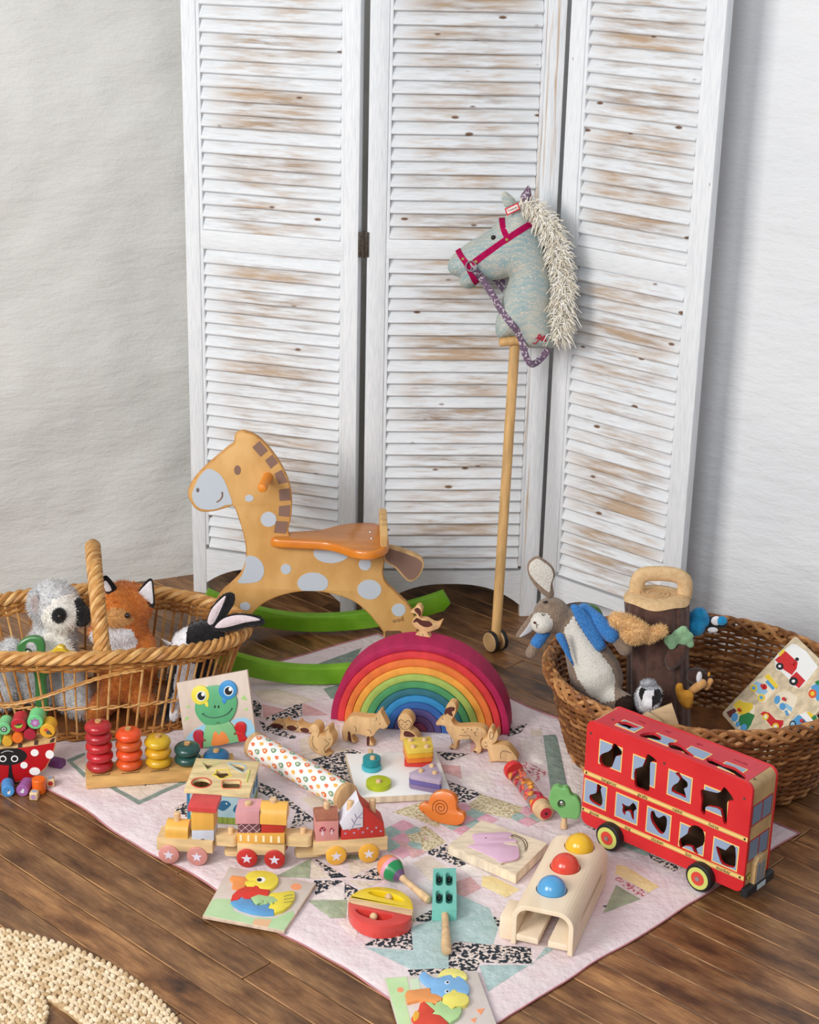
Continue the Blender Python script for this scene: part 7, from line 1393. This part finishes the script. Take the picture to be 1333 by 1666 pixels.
g.part('lettering', M((150, 30, 46), .6), roof_o)
for (x, y) in ((250, 115), (1105, 470)): a, b_ = RPx([(x, y)])[0]; G().lathe([(.0024, -.0006), (.0022, .0006), (.001, .0003)], RPN.p(a, b_), V((0, 0, 1)), 12).part('screw', M((120, 100, 100), .3, metal=.9), bus)
for xe, sg in ((bx1, 1), (bx0, -1)):
    # rounded wooden corner and end wall
    sp5 = [(xe-sg*.0165, ztop-.001), (xe-sg*.0165, ztop-.008), (xe-sg*.009, ztop-.0165), (xe-sg*.009, zb+.006), (xe-sg*.001, zb+.006), (xe-sg*.001, ztop-.017)]+[(xe-sg*(.017-.016*math.sin(t)), ztop-.017+.016*math.cos(t)) for t in [PI/2*(1-i/6) for i in range(1, 7)]]
    G().prism(BPL, sp5, -Wb+.006, -.006).part('end_panel', BUSW, bus)
FRT = PL(BPL.p(bx1-.0008, 0, 0), -BPL.n, (0, 0, 1)); fw = Wb-.012; f0 = .006
def fq(x0, x1, y0, y1): return [(f0+fw*x0, y0), (f0+fw*x1, y0), (f0+fw*x1, y1), (f0+fw*x0, y1)]
Hs = ztop-zb; z_ = lambda t: zb+Hs*t; RF_ = M((176, 40, 46), .5); GLD = M((116, 136, 160), .4)
for (t0, t1, nm) in ((.60, .79, 'upper'), (.27, .47, 'lower')):
    fo = G().prism(FRT, fq(.0, .93, z_(t0), z_(t1)), -.0003, .0006).part('window_frame', RF_, bus)
    for a0, a1 in ((.04, .44), (.50, .88)): G().prism(FRT, fq(a0, a1, z_(t0)+.003, z_(t1)-.002), 0, .001).part('window_pane', GLD, fo)
hdp = FRT.off(.0006); bn = G().prism(hdp, [(f0+fw*x, z_(y)) for x, y in ((.22, .05), (.72, .05), (.72, .24), (.62, .29), (.34, .29), (.22, .24))], -.001, .009, b=.001).part('bonnet', BUSW, bus)
for x in (.37, .56): G().prism(hdp, [(f0+fw*(x-.07), z_(.06)), (f0+fw*(x+.07), z_(.06)), (f0+fw*(x+.07), z_(.22)), (f0+fw*x, z_(.25)), (f0+fw*(x-.07), z_(.22))], .0088, .0098).part('grille', M((128, 136, 146), .5), bn)
for x, y in ((.08, .13), (.16, .14), (.84, .13), (.91, .14)):
    p_ = ellp(f0+fw*x, z_(y), .0035, .0048, 16); lo = G().prism(hdp, p_, -.0008, .0005).part('headlight', M((60, 60, 40), .5), bus); G().prism(hdp, ellp(f0+fw*x, z_(y), .0026, .0038, 16), 0, .0009).part('headlight_glass', M((214, 204, 80), .4), lo)
bmp = G().prism(FRT, [(-.003, z_(-.015)), (Wb+.003, z_(-.015)), (Wb+.003, z_(.06)), (-.003, z_(.06))], -.002, .012, b=.002).part('bumper', M((34, 34, 38), .5), bus); G().prism(FRT, fq(.32, .70, z_(-.002), z_(.045)), .0118, .0126).part('number_plate', M((190, 206, 214), .5), bmp)
rw = .0262
for (x, y) in ((990, 1353), (1137, 1420)):
    a, _ = BP0.px(x, y+26)
    for side_, s_ in (('near', 1), ('far', -1)):
        d0 = .004 if s_ == 1 else -Wb-2*abs(inw)+.0145-.012; o = BP0.p(a, rw, d0); nv = BP0.n*s_
        o = BP0.p(a, rw, .006) if s_ == 1 else BP0.p(a, rw, inw*2-Wb-.006+.0)
        w_ = G().lathe([(rw*.9, -.0165), (rw, -.015), (rw, -.002), (rw*.93, 0), (rw*.8, .0004)], o, nv, 36).part('wheel', M((30, 28, 30), .5), bus)
        G().lathe([(rw*.80, -.001), (rw*.80, .0008), (rw*.5, .001)], o, nv, 32).part('hub_ring', M((206, 212, 112), .45), w_); G().lathe([(rw*.50, 0), (rw*.50, .0016), (rw*.2, .0018)], o, nv, 28).part('hub_disc', M((214, 70, 56), .45), w_); G().lathe([(rw*.17, 0), (rw*.17, .003), (rw*.08, .0034)], o, nv, 14).part('axle_end', STEEL, w_)
print('bus', Lb, zb, ztop, 'planks', nplank)
